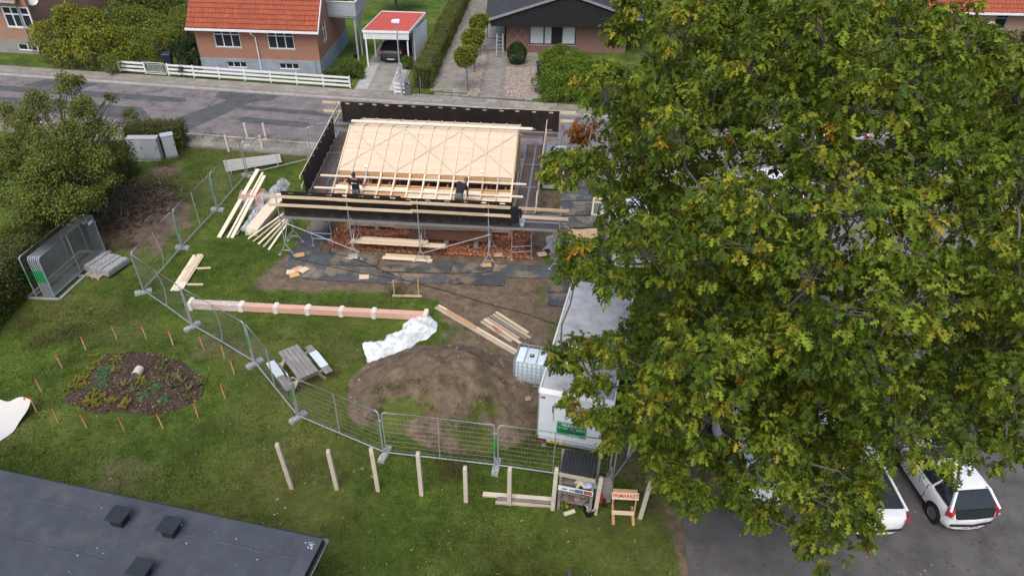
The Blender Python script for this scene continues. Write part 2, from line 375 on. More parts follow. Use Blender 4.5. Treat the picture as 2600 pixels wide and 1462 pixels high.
# ---- the street
ST_O = Vector((-11.89, 46.68, 0)); ST_A = R_(-7.8); ST_D = Vector((math.cos(ST_A), math.sin(ST_A), 0)); ST_N = Vector((-math.sin(ST_A), math.cos(ST_A), 0))
def st(a, o, z=0.0): p = ST_O+ST_D*a+ST_N*o; return Vector((p.x, p.y, z))
def asphalt(name, c, patch=.0, cracks=True, stone=(.32, .3, .28)):
    m, n, b = _nodes(name); tc = N(n, 'ShaderNodeTexCoord'); v = tc.outputs['Object']
    col = ramp(n, noise(n, v, 1.1, 6, .65), [(.25, sc3(c, .55)), (.5, c), (.75, sc3(c, 1.4))])
    vo = N(n, 'ShaderNodeTexVoronoi'); vo.inputs['Scale'].default_value = 55; n.links.new(v, vo.inputs['Vector'])
    col = mixc(n, ramp(n, vo.outputs['Distance'], [(.12, (.5, .5, .5)), (.3, (0, 0, 0))]), col, stone)
    if cracks:
        mp = N(n, 'ShaderNodeMapping'); mp.inputs['Scale'].default_value = (.22, .9, 1); mp.inputs['Rotation'].default_value = (0, 0, -ST_A); n.links.new(v, mp.inputs['Vector'])
        nz = N(n, 'ShaderNodeTexNoise'); nz.inputs['Scale'].default_value = 1.5; nz.inputs['Detail'].default_value = 5; n.links.new(mp.outputs[0], nz.inputs['Vector'])
        vc = N(n, 'ShaderNodeTexVoronoi', feature='DISTANCE_TO_EDGE'); vc.inputs['Scale'].default_value = .9
        n.links.new(mixc(n, .25, mp.outputs[0], nz.outputs['Color']), vc.inputs['Vector'])
        col = mixc(n, ramp(n, vc.outputs['Distance'], [(.0, (.7, .7, .7)), (.012, (0, 0, 0))]), col, sc3(c, .35))
    n.links.new(col, b.inputs['Base Color']); b.inputs['Roughness'].default_value = .9; b.inputs['Specular IOR Level'].default_value = .25
    bumpn(n, b, noise(n, v, 60, 3), .4, .01); return m
m_road = asphalt('road_asphalt', (.168, .15, .15)); m_patch = asphalt('asphalt_patch', (.08, .083, .09), cracks=False)
m_lot = asphalt('parking_asphalt', (.092, .089, .09), cracks=False, stone=(.3, .28, .26))
m_slab = mat('paving_slab', (.25, .228, .198), .9, .16, 2.2, .25, ov=.14, dirt=(.17, .16, .12), da=.5)
m_pav = mat('pavement_bed', (.19, .175, .145), .95, .25, 1.5, .4, dirt=(.12, .13, .07), da=.55)
def sheet(mb, pts, z): mb.add([(p[0], p[1], z) for p in pts], [tuple(range(len(pts)))]); return mb
road = obj('road', sheet(MB(), [st(-120, -7.1), st(120, -7.1), st(120, 0), st(-120, 0)], .012), m_road, kind='structure', loc=(0, 0, 0))
# side street that opens on the right, behind the big oak
obj('side_street', sheet(MB(), [(13, 20), (21, 19), (24, 41.0), (14.5, 41.5)], .016), m_road, kind='structure', loc=(0, 0, 0))
for k, poly in enumerate([[(-22.4, -1.6), (-18.2, -1.8), (-17.4, -.2), (-21.6, -.1)], [(-27, -2.75), (-10.2, -2.5), (-9.9, -2.1), (-10.2, -1.7), (-18, -1.65), (-27, -1.9)],
        [(-28, -5.6), (-10.4, -5.5), (-12.1, -3.75), (-19, -3.6), (-28, -3.9)], [(-10.1, -7.05), (-7.6, -7.05), (-5.6, -1.4), (-4.5, -1.1), (-4.2, -.15), (-8.6, -.1), (-8.4, -1.2), (-7.3, -1.5)],
        [(-6.6, -2.2), (-.9, -2.3), (0, -2.6), (2, -2.6), (2, -2.95), (-6.2, -2.75)], [(-5.0, -4.0), (-.7, -4.1), (-.3, -4.5), (-.7, -4.9), (-4.7, -4.75), (-5.3, -4.4)],
        [(-43, -6.4), (-30, -6.2), (-29, -3.6), (-43, -3.4)]]):
    obj('asphalt_patch', sheet(MB(), [st(*p) for p in poly], .018+.003*k), m_patch, road, W=True)
def strip(mb, a0, a1, o0, o1, z0, z1):
    p = [st(a0, o0), st(a1, o0), st(a1, o1), st(a0, o1)]
    return mb.prism([(q.x, q.y, z0) for q in p], (0, 0, z1-z0))
pav = obj('pavement', strip(MB(), -120, 120, .16, 1.72, -.1, .10), m_pav, kind='structure')
obj('kerb', strip(MB(), -120, 120, 0, .155, -.1, .125), m_conc, kind='structure')
npav = obj('pavement', strip(MB(), -120, 120, -8.75, -7.26, -.1, .10), m_pav, kind='structure')
obj('kerb', strip(MB(), -120, 120, -7.255, -7.1, -.1, .122), m_conc, kind='structure')
me_sl = mesh_of('paving_slab', MB().box((0, 0, 0), (.78, .58, .05))); me_sl.materials.append(m_slab)
def slab_at(p, rz, par, name='paving_slab', me=me_sl):
    inst(name, me, TR((p.x, p.y, p.z+RNG.uniform(-.004, .006)), rz+RNG.uniform(-.01, .01)) @ Matrix.Rotation(RNG.uniform(-.008, .008), 4, 'X'), par)
for i in range(57):
    for r in range(2):
        slab_at(st(-31+i*.8+(r % 2)*.4, .74+r*.6, .098), ST_A, pav)
for i in range(16):
    for r in range(2): slab_at(st(-11.5+i*.8+(r % 2)*.4, -8.3+r*.6, .098), ST_A, npav)
# row of cobbles between slabs and kerb (sets of the pavement)
mbc = MB()
for i in range(330):
    p = st(-31+i*.135, .32+.02*math.sin(i), .11); mbc.box(p, (.1+RNG.uniform(-.015, .015), .12, .03), ST_A)
obj('cobble_row', mbc, mat('granite_sett', (.27, .25, .24), .85, .3, 6, .3), pav, W=True, kind='stuff')

# ---- parking lot bottom right
ob = obj('parking_lot', sheet(MB(), [(5.05, -5), (40, -5), (40, 22), (22, 22.5), (13, 20.5), (8.4, 19.2), (5.9, 17.6), (5.35, 14.2), (5.12, 11.6)], .02), m_lot, kind='structure', loc=(0, 0, 0))
# ---- drive of the neighbour with the carport
drv = obj('carport_drive', sheet(MB(), [(-11.3, 48.5), (-7.95, 48.1), (-7.6, 58.5), (-11.1, 58.5)], .03), mat('drive_concrete', (.24, .235, .215), .9, .25, 1.2, .4, dirt=(.1, .12, .05), da=.55), kind='structure', loc=(0, 0, 0))
for x0, x1, y0, y1 in ((-11.15, -10.35, 48.6, 54), (-8.85, -8.05, 48.4, 54.5)):
    obj('concrete_track', MB().bx(x0, x1, y0, y1, .0, .045), m_conc, drv, W=True)
# ---- paved drive of the black-gabled house
fd = obj('driveway', sheet(MB(), [(-6.0, 48.5), (1.75, 47.35), (1.75, 57.2), (-.9, 57.2), (-1.2, 80), (-4.7, 80)], .03), mat('joint_sand', (.2, .18, .15), .95, .3, 3, .4, dirt=(.09, .1, .05), da=.5), kind='structure', loc=(0, 0, 0))
me_pv = mesh_of('paver', MB().box((0, 0, 0), (.57, .37, .05))); me_pv.materials.append(m_slab)
n_p = 0
for j in range(58):
    y = 48.0+j*.4; xl = -5.75+(y-48.3)*.062; off = (j % 2)*.3
    for i in range(4):
        x = xl+.3+i*.6+off*.5
        if y > 48.2+(-x-3)*.12 and y < 64: slab_at(Vector((x, y, .045)), 0, fd, 'paver', me_pv); n_p += 1
for j in range(25):
    y = 47.6+j*.4
    for i in range(2):
        x = -2.05+i*.6+(j % 2)*.15+(y-47.6)*.02; slab_at(Vector((x, y, .045)), 0, fd, 'paver', me_pv); n_p += 1
for i in range(11):
    for j in range(1): slab_at(Vector((-5.3+i*.62, 47.9-i*.07, .05)), -.1, fd, 'paver', me_pv)
# rounded field stones set in beds beside the pavers
def cobbles(x0, x1, y0, y1, n, nm, shear=0.0):
    base = np.array([(math.cos(a)*r, math.sin(a)*r, z) for z, r in ((0, 1), (.55, .8)) for a in np.arange(6)*math.pi/3] + [(0, 0, .75)])
    tri = [(i, (i+1) % 6, 6+(i+1) % 6) for i in range(6)] + [(i, 6+(i+1) % 6, 6+i) for i in range(6)] + [(6+i, 6+(i+1) % 6, 12) for i in range(6)]
    P = np.stack([NR.uniform(x0, x1, n), NR.uniform(y0, y1, n), np.full(n, .03)], 1); P[:, 0] += (P[:, 1]-y0)*shear
    s_ = NR.uniform(.05, .1, n); an = NR.uniform(0, 6.28, n); q = NR.uniform(.6, 1, n)
    bx_ = base[None, :, 0]*s_[:, None]; by_ = base[None, :, 1]*(s_*q)[:, None]
    VV = np.stack([bx_*np.cos(an)[:, None]-by_*np.sin(an)[:, None]+P[:, 0:1], bx_*np.sin(an)[:, None]+by_*np.cos(an)[:, None]+P[:, 1:2], base[None, :, 2]*.06+P[:, 2:3]], 2)
    FF = (np.array(tri)[None]+np.arange(n)[:, None, None]*13).reshape(-1, 3)
    t = NR.random(n); cc = np.where((t < .5)[:, None], [.26, .21, .165], np.where((t < .8)[:, None], [.36, .33, .3], [.26, .17, .12]))*NR.uniform(.7, 1.25, (n, 1))
    fromnp(nm, VV.reshape(-1, 3), FF, m_stone, fd, np.repeat(cc, 13, 0), True, Matrix.Identity(4), 'stuff')
def attrmat(name, rough=.85, bump=.3):
    m, n, b = _nodes(name); a = N(n, 'ShaderNodeAttribute'); a.attribute_name = 'Col'; tc = N(n, 'ShaderNodeTexCoord')
    n.links.new(mixc(n, .3, a.outputs['Color'], mixc(n, 1.0, a.outputs['Color'], ramp(n, noise(n, tc.outputs['Object'], 12, 5), [(.3, (.55, .55, .55)), (.7, (1.4, 1.4, 1.4))]), 'MULTIPLY')), b.inputs['Base Color'])
    b.inputs['Roughness'].default_value = rough; bumpn(n, b, noise(n, tc.outputs['Object'], 40, 3), bump, .01); return m
m_stone = attrmat('field_stone')
cobbles(-.72, 1.55, 47.4, 53.6, 2600, 'cobblestones'); cobbles(-3.3, -2.55, 47.9, 56.5, 1300, 'cobblestones', .03)
# ================================================================== foliage builders
def leaf_template(kind):
    if kind == 'oak':       # lobed leaf, two folded halves
        half = [(0, 0), (.27, .2), (.07, .36), (.42, .56), (.08, .62), (.25, .86), (0, 1.0)]
        v = []; f = []
        for sgn in (1, -1):
            b = len(v)
            for x, y in half: v.append((sgn*x, y, .3*abs(x)-.34*y*y))
            v.append((0, .36, -.044)); v.append((0, .6, -.122))
            t = [(0, 1, 2), (0, 2, 7), (7, 2, 8), (2, 3, 4), (2, 4, 8), (4, 5, 6), (4, 6, 8)]
            f += [tuple(b+i for i in (q if sgn > 0 else q[::-1])) for q in t]
        return np.array(v), np.array(f)
    if kind == 'leaf':
        return np.array([(0, 0, 0), (.3, .45, .1), (0, 1, -.18), (-.3, .45, .1), (0, .5, -.02)]), np.array([(0, 1, 4), (1, 2, 4), (2, 3, 4), (3, 0, 4)])
    if kind == 'tri':
        return np.array([(-.28, .1, 0), (.28, .1, 0), (0, 1, -.15)]), np.array([(0, 1, 2)])
    if kind == 'needle':
        return np.array([(-.09, 0, 0), (.09, 0, 0), (0, 1, -.1)]), np.array([(0, 1, 2)])
TPL = {k: leaf_template(k) for k in ('oak', 'leaf', 'tri', 'needle')}
def nrm(a): return a/np.maximum(np.linalg.norm(a, axis=-1, keepdims=True), 1e-6)
def leaves(P, D, Nn, size, cols, kind):
    """arrays: positions, length directions, normals, sizes, colours -> V, F, C"""
    tv, tf = TPL[kind]; D = nrm(D); X = nrm(np.cross(D, Nn)); Z = np.cross(X, D); n = len(P); s_ = np.asarray(size).reshape(-1, 1, 1)
    VV = P[:, None] + s_*(tv[None, :, 0:1]*X[:, None] + tv[None, :, 1:2]*D[:, None] + tv[None, :, 2:3]*Z[:, None])
    FF = (tf[None] + (np.arange(n)*len(tv))[:, None, None]).reshape(-1, 3)
    return VV.reshape(-1, 3), FF, np.repeat(cols, len(tv), 0)
def palette(n, cols, wts, jit=.18):
    cols = np.array(cols); i = NR.choice(len(cols), n, p=np.array(wts)/sum(wts)); return cols[i]*NR.uniform(1-jit, 1+jit, (n, 1))*NR.uniform(.93, 1.07, (n, 3))
def rand_dirs(n): return nrm(NR.normal(size=(n, 3)))
def shell_points(lobes, n, hollow=.55, bottom=.25):
    """points near the skin of a set of ellipsoids [(c, r)] weighted by area"""
    L = np.array([[*c, *r] for c, r in lobes]); w_ = L[:, 3]*L[:, 4]+L[:, 4]*L[:, 5]+L[:, 3]*L[:, 5]; i = NR.choice(len(L), n, p=w_/w_.sum())
    d = rand_dirs(n); flip = (d[:, 2] < -.2) & (NR.random(n) > bottom); d[flip, 2] *= -1
    k = hollow+(1-hollow)*NR.random(n)**.6
    return L[i, :3]+d*L[i, 3:]*k[:, None], d
def lumpy(lobes, k=5, f=.5):
    """break smooth lobes up: smaller lobes standing out of each skin"""
    out = []
    for c, r in lobes:
        out.append((c, tuple(x*.82 for x in r)))
        for i in range(k):
            d = rand_dirs(1)[0]; d[2] = abs(d[2])*.9-.1; q = f*RNG.uniform(.6, 1.1); out.append((tuple(np.array(c)+d*np.array(r)*.8), tuple(x*q for x in r)))
    return out
def bush(name, lobes, n, cols, wts, size, label, cat, kind='tri', part='foliage', mat_=None, stem=None, stemr=.03, group=None, hollow=.6, up=.5, patch=1.2, base=None, zmin=.02):
    """leafy thing: foliage made of many leaves spread through its lobes, stems inside"""
    if n > 1500 and hollow < .8: lobes = lumpy(lobes)
    P, d = shell_points(lobes, n, hollow); P[:, 2] = np.maximum(P[:, 2], zmin)
    D = d+NR.normal(size=(n, 3))*.7; D[:, 2] -= .25; Nn = d*.6+NR.normal(size=(n, 3))*.45+np.array([0, 0, up])
    cs = palette(n, cols, wts); pk = fbm(P[:, 0]*3+P[:, 2]*2, P[:, 1]*3-P[:, 2], patch, 3); cs *= (.62+.76*pk)[:, None]
    VV, FF, CC = leaves(P, D, Nn, NR.uniform(.7, 1.3, n)*size, cs, kind)
    c = np.mean([l[0] for l in lobes], 0); base = base or (c[0], c[1], 0)
    t = thing(name, label, cat, base, 0, group); Mi = Matrix.Identity(4)
    fromnp(part, VV, FF, mat_ or m_leafd, t, CC, M=Mi)
    mb = MB()
    for l, r in lobes:
        for k in range(3):
            e = Vector(l)+Vector((RNG.uniform(-.5, .5)*r[0], RNG.uniform(-.5, .5)*r[1], RNG.uniform(-.1, .4)*r[2]))
            s0 = Vector(stem) if stem else Vector((l[0]+RNG.uniform(-.1, .1), l[1]+RNG.uniform(-.1, .1), 0))
            mid = s0.lerp(e, .5)+Vector((RNG.uniform(-.06, .06), RNG.uniform(-.06, .06), .05)); mb.path([s0, mid, e], [stemr, stemr*.7, stemr*.3], 5)
    obj('stems', mb, m_bark, t, W=True)['kind'] = 'stuff'; return t
def hedge_lobes(a, b, w_, h, step=.5):
    a, b = np.array(a), np.array(b); L = np.linalg.norm(b-a); k = max(2, int(L/step)); out = []
    for i in range(k):
        p = a+(b-a)*(i+.5)/k; out.append(((p[0], p[1], h*.5), (w_*.62+step*.1, max(step*.85, w_*.55), h*.53)))
    return out
def box_foliage(name, a, b, w_, h, n, cols, wts, size, label, kind='tri', clip=.05):
    """clipped hedge from a to b: leaves in a skin on top and both sides"""
    a, b = np.array(a, float), np.array(b, float); L = np.linalg.norm(b-a); dx = (b-a)/L; nx_ = np.array([-dx[1], dx[0]])
    side = NR.random(n); u = NR.uniform(0, L, n); top = side < w_/(w_+2*h); lf = (~top) & (NR.random(n) < .5)
    end = NR.random(n) < .04
    o = np.where(top, NR.uniform(-.5, .5, n)*w_, np.where(lf, -.5*w_, .5*w_)); z = np.where(top, h, NR.uniform(.02, h, n))
    wob = (fbm(u*1.1+a[0], o+z, 1.0, 3)-.5)*.28
    u = np.where(end, NR.choice([0, L], n), u); o = np.where(end, NR.uniform(-.5, .5, n)*w_, o)
    o += np.where(top, 0, np.sign(o)*wob)+NR.normal(size=n)*clip*.6; z += np.where(top, wob, 0)+np.where(top, NR.normal(size=n)*clip, 0)
    P = np.stack([a[0]+dx[0]*u+nx_[0]*o, a[1]+dx[1]*u+nx_[1]*o, np.maximum(z, .02)], 1)
    outd = np.stack([np.where(top, 0, nx_[0]*np.sign(o)), np.where(top, 0, nx_[1]*np.sign(o)), np.where(top, 1., .15)], 1)
    D = outd*.5+NR.normal(size=(n, 3))*.7; Nn = outd+NR.normal(size=(n, 3))*.5
    cs = palette(n, cols, wts); cs *= (.6+.8*fbm(P[:, 0]*2+P[:, 2], P[:, 1]*2, .9, 3))[:, None]
    VV, FF, CC = leaves(P, D, Nn, NR.uniform(.7, 1.3, n)*size, cs, kind)
    t = thing(name, label, 'hedge', ((a[0]+b[0])/2, (a[1]+b[1])/2, 0)); fromnp('foliage', VV, FF, m_leafd, t, CC, M=Matrix.Identity(4))
    mb = MB(); ang = math.atan2(dx[1], dx[0])   # dense twiggy inside
    k = int(L/.35)
    for i in range(k):
        p = a+dx*(i+.5)*.35; q = Vector((p[0]+RNG.uniform(-.1, .1), p[1]+RNG.uniform(-.1, .1), 0))
        for j in range(4): mb.path([q, q+Vector((RNG.uniform(-.5, .5)*w_*.8, RNG.uniform(-.5, .5)*w_*.8, h*RNG.uniform(.6, .92)))], [.02, .007], 4)
    obj('stems', mb, m_bark, t, W=True)['kind'] = 'stuff'
    core = MB().box(((a[0]+b[0])/2, (a[1]+b[1])/2, h*.45), (L-.3, w_*.62, h*.86), ang); obj('inner_growth', core, m_core, t, W=True); return t
m_core = mat('dense_twigs', (.035, .042, .016), 1, .4, 9, .8)
def limb(mb, a, b, r0, r1, n=7, wig=.12, seg=5, sag=0.0):
    a, b = Vector(a), Vector(b); pts = []; rs = []; L = (b-a).length
    for i in range(seg+1):
        t = i/seg; p = a.lerp(b, t)
        if 0 < i < seg: p += Vector((RNG.uniform(-1, 1), RNG.uniform(-1, 1), RNG.uniform(-1, 1)))*wig*L*.5
        p.z += sag*math.sin(t*math.pi)*L
        pts.append(p); rs.append(r0+(r1-r0)*t)
    mb.path(pts, rs, n, False); return pts
# lobes of the big oak: centre and radius in metres
OAK = [(8.49, 20.71, 10.9, 0.67), (13.6, 16.46, 10.06, 0.66), (5.31, 11.03, 9.36, 0.83), (6.82, 14.65, 4.79, 0.68), (6.33, 20.98, 10.1, 0.58), (10.85, 14.9, 12.75, 0.65),
(8.06, 12.85, 11.99, 0.9), (11.53, 12.66, 7.6, 0.87), (6.57, 9.72, 11.06, 1.16), (6.85, 11.58, 11.86, 0.74), (11.18, 19.59, 13.42, 1.1), (7.59, 11.37, 3.83, 1.12), (8.03,
18.05, 12.81, 1.03), (3.1, 19.48, 10.65, 1.09), (12.65, 12.88, 5.3, 0.6), (9.42, 18.99, 11.72, 0.6), (5.49, 19.53, 12.44, 0.61), (7.42, 9.19, 8.66, 1.04), (11.63, 22.86,
7.08, 1.08), (12.45, 15.18, 10.56, 1.27), (6.22, 19.1, 11.86, 0.78), (14.24, 18.18, 7.31, 1.19), (6.77, 11.41, 7.61, 0.56), (6.56, 17.49, 13, 1.18), (7.47, 17.42, 3.73,
0.65), (6.24, 17.45, 14.42, 0.83), (12.13, 20.63, 8.82, 0.71), (4.59, 13.87, 5.67, 1.13), (3.84, 10.28, 9, 1.11), (8.22, 14.39, 13.29, 1.32), (8.85, 10.38, 8.07, 1.26),
(4.54, 12.44, 8.51, 1.31), (11.3, 12.05, 6.86, 0.57), (12.86, 15.17, 6.18, 0.68), (7.59, 19.82, 11.83, 0.56), (11.54, 17.54, 11.62, 1.27), (12.87, 14.17, 7.77, 0.99),
(6.69, 13.08, 11.63, 1.25), (10.42, 20.47, 13.45, 0.59), (3.61, 12.16, 5.5, 0.71), (4.02, 15.72, 5.03, 1.12), (9.96, 21.29, 5.61, 0.6), (7.58, 24.92, 9.14, 0.71), (10.49,
13.29, 11.57, 1.11), (11.41, 12.2, 5.24, 0.88), (5.18, 19.44, 5.57, 0.91), (8.93, 14.17, 4.02, 1.23), (6.97, 15.94, 12.11, 0.63), (8.89, 12.33, 11.2, 1.08), (3.67, 20.31,
8.2, 0.6), (5.77, 11.69, 5.67, 0.91), (4.44, 13.92, 10.7, 0.62), (6.21, 20.65, 11.81, 0.65), (9.5, 15.68, 12.08, 0.79), (13.27, 19.78, 10.3, 1.07), (9.52, 18.03, 13.02,
1.3), (8.52, 11.23, 13.21, 0.59), (10.55, 22.8, 11.12, 0.56), (5.63, 10.16, 7.19, 0.6), (3.41, 17.21, 10.59, 1.14), (11.62, 20.67, 12.35, 0.92), (3.63, 14, 9.79, 0.87),
(4.26, 10.87, 7.15, 0.88), (8.98, 11.83, 6.83, 1.28), (4.69, 21.51, 12.25, 1), (3.23, 11.17, 7.37, 0.88), (6.75, 22.03, 9.06, 0.9), (5.65, 15.06, 11.16, 0.78), (10.43,
20.06, 11.59, 0.89), (5.56, 11.66, 7.11, 0.67), (7.11, 18.83, 13.93, 1.35), (5.95, 11.19, 11.97, 0.79), (9.46, 10.85, 9.3, 0.82), (6.07, 14.64, 14.23, 0.77), (5.48,
14.97, 4.22, 1.16), (4.67, 18.09, 11.01, 0.78), (8.75, 19.55, 11.93, 0.82), (8.31, 20.64, 12.7, 0.67), (4.16, 18.82, 11.77, 0.76), (7.02, 13.7, 4.11, 0.59), (4.77, 16.7,
11.54, 1.28), (6.37, 10.44, 7.97, 0.57), (9.1, 21.54, 11.76, 1.16), (13.65, 17.46, 10.92, 0.73), (3.45, 14.88, 11.84, 0.79), (10.73, 12.38, 9.26, 0.77), (4.03, 19.21,
9.52, 1.03), (9.06, 13.57, 11.92, 1.05), (5.83, 11.84, 8.25, 1), (12.55, 16.31, 11.4, 0.91), (2.62, 12.2, 10.49, 0.88), (12.92, 14.61, 5.29, 0.87), (11.77, 13.48, 9.9,
0.75), (7.27, 22.4, 11.54, 0.7), (5.81, 12.96, 12.66, 0.69), (14.42, 18.1, 11.09, 0.88), (4.34, 18.73, 13.03, 0.93), (7.08, 11.99, 9.58, 1.14), (6.01, 12.84, 6.32, 1.19),
(2.56, 18.62, 11.25, 0.73), (4.79, 18.4, 4.74, 1.3), (10.2, 22.61, 6.35, 0.9), (11.06, 11.5, 8.8, 0.7), (7.33, 13.44, 12.94, 0.57), (7.01, 10.49, 10.11, 0.71), (11.66,
19.51, 11.3, 0.95), (5.96, 16.8, 3.63, 1.1), (9.01, 20.76, 3.8, 1.17), (7.57, 20.5, 13.78, 0.63), (5.88, 15.04, 12.33, 1.12), (3.94, 12.43, 10.2, 0.62), (11.72, 14.11,
5.89, 0.67), (3.65, 17.73, 7.69, 1.22), (3.52, 18.12, 9.91, 0.58), (8.72, 25.03, 9.6, 1.18), (7.1, 12.15, 4.68, 0.69), (14.06, 19.95, 4.75, 0.62), (4.2, 20.38, 6.95,
1.31), (9.7, 10.24, 10.67, 0.74), (3.72, 12.08, 6.83, 0.6), (5.14, 15.71, 13.26, 0.84), (13.31, 18.1, 5.09, 1.19), (5.92, 17.08, 4.8, 0.81), (7.54, 19.75, 4.74, 1.09),
(2.2, 16.96, 12.16, 0.82), (7.52, 20.51, 11.33, 0.79), (4.86, 23.68, 10.39, 0.96), (3.34, 11.72, 6.18, 0.64), (6.47, 9.26, 6.4, 0.59), (11.31, 14.86, 11.58, 0.79), (6.47,
14.42, 13.3, 0.75), (9.69, 22.89, 9.59, 1.01), (3.72, 21.59, 8.9, 0.83), (8.61, 17.95, 14.3, 0.66), (8.16, 23.03, 11.77, 0.91), (7.42, 11.95, 5.66, 0.78), (6.11, 16.01,
4.7, 0.55), (5.97, 22.62, 10.81, 0.96), (12.23, 12.85, 8.55, 1.03), (5.45, 12.51, 9.76, 0.58), (5.38, 17.97, 11.54, 0.63), (7.39, 10.67, 5.9, 0.76), (8.3, 11.44, 5.88,
0.7), (6.73, 19.8, 12.47, 0.61), (4.23, 22.65, 9.16, 0.82), (13.48, 15.83, 8.84, 0.63), (4.6, 14.29, 9.72, 0.76), (4.13, 20.25, 9.06, 0.61), (3.19, 13.32, 6.02, 0.88),
(2.83, 19.68, 13.4, 0.35), (3.21, 19.7, 13.4, 0.6), (5.1, 19.83, 13.4, 0.8), (5.87, 19.88, 13.4, 0.8), (7.52, 16.87, 14.2, 0.8), (2.56, 19.89, 12.6, 0.35), (2.95, 19.91,
12.6, 0.6), (12.46, 19.79, 12.8, 0.35), (8.99, 14.55, 14, 0.6), (9.57, 14.58, 14, 0.35), (13.24, 19.93, 12, 0.6), (10.1, 14.35, 13.8, 0.35), (13.82, 19.96, 11.6, 0.8),
(6.56, 12.96, 13.4, 0.8), (1.1, 18.19, 9.6, 0.35), (1.63, 19.86, 8.8, 0.35), (1.67, 16.15, 10.6, 0.35), (2.75, 21.96, 7.8, 0.35), (1.11, 18.12, 9.2, 0.35), (1.38, 16.56,
10, 0.45), (2.76, 21.72, 7.4, 0.8), (6.14, 23.81, 6.4, 0.8), (7.31, 24.25, 6.2, 0.8), (4.52, 11.97, 11.8, 0.8), (9.94, 22.9, 4.6, 0.8), (1.34, 14.76, 9, 0.35), (2.82,
20.44, 5.4, 0.35), (4.5, 11.42, 11.2, 0.8), (10.84, 22.27, 4.4, 0.8), (6.85, 10.55, 11.8, 0.8), (1.61, 13.84, 9.2, 0.45), (1.36, 14.41, 8.4, 0.35), (1.89, 13.28, 9.2,
0.35), (5.42, 10.8, 11, 0.8), (14.59, 19.13, 5.4, 0.8), (15.05, 18.56, 5.8, 0.8), (8.61, 10.03, 11.6, 0.8), (2.16, 12.74, 9.2, 0.35), (14.7, 18.14, 5, 0.8), (1.95, 15.04,
5.6, 0.35), (2.53, 16.23, 4.6, 0.35), (2.26, 12.47, 7.8, 0.35), (5.67, 9.99, 10, 0.8), (13.74, 17.23, 4, 0.8), (1.12, 13.99, 6, 0.35), (1.51, 14.22, 5.8, 0.35), (1.88,
14.23, 5.8, 0.6), (6.3, 9.62, 10, 0.8), (1.84, 13.37, 5.6, 0.19), (2.24, 13.59, 5.4, 0.33), (8.9, 9.17, 9.8, 0.8), (1.47, 13.05, 5.4, 0.19), (1.82, 12.76, 5.2, 0.19),
(2.18, 12.77, 5.2, 0.19), (2.54, 12.78, 5.2, 0.19), (2.53, 12.48, 5, 0.19), (2.89, 12.49, 5, 0.45), (2.48, 12.02, 5, 0.19), (9.04, 8.95, 8.6, 0.35), (3.52, 11.77, 4.8,
0.35), (3.86, 11.77, 4.8, 0.45), (4.76, 12.31, 4.2, 0.8), (5.46, 12.04, 4, 0.8), (5.37, 9.88, 6.6, 0.8), (3.78, 11.08, 4.6, 0.35), (4.12, 11.08, 4.6, 0.45), (7.06, 9.24,
7, 0.35), (4.38, 10.68, 4.6, 0.45), (5.37, 10.7, 4.6, 0.45), (5.61, 10.31, 4.6, 0.35), (5.93, 10.32, 4.6, 0.35), (7.99, 10.07, 5, 0.35), (7.65, 9.83, 4.8, 0.45), (6.67,
9.59, 4.6, 0.35), (6.89, 9.46, 4.8, 0.6)]
# ================================================================== TREES, HEDGES, SHRUBS
GRN = (.086, .13, .013); GRL = (.165, .208, .022); YEL = (.3, .22, .02); ORA = (.3, .105, .012); DRK = (.052, .083, .016); BRN = (.13, .05, .016)
def rosettes(cent, outd, per, size, cols):
    """leaves hanging round each twig tip like an umbrella"""
    n = len(cent)*per; ci = np.repeat(np.arange(len(cent)), per); a = NR.uniform(0, 6.283, n); dn = NR.uniform(-.1, 1.5, n)
    D = np.stack([np.cos(a), np.sin(a), -dn], 1)+outd[ci]*.45; P = cent[ci]+D*NR.uniform(.0, .06, (n, 1))+NR.normal(size=(n, 3))*.05
    Nn = np.stack([np.cos(a)*.3, np.sin(a)*.3, np.ones(n)], 1)+NR.normal(size=(n, 3))*.35
    return leaves(P, D, Nn, NR.uniform(.5, 1.3, n)*size, cols[ci]*NR.uniform(.6, 1.5, (n, 1))*NR.uniform(.92, 1.08, (n, 3)), 'oak')
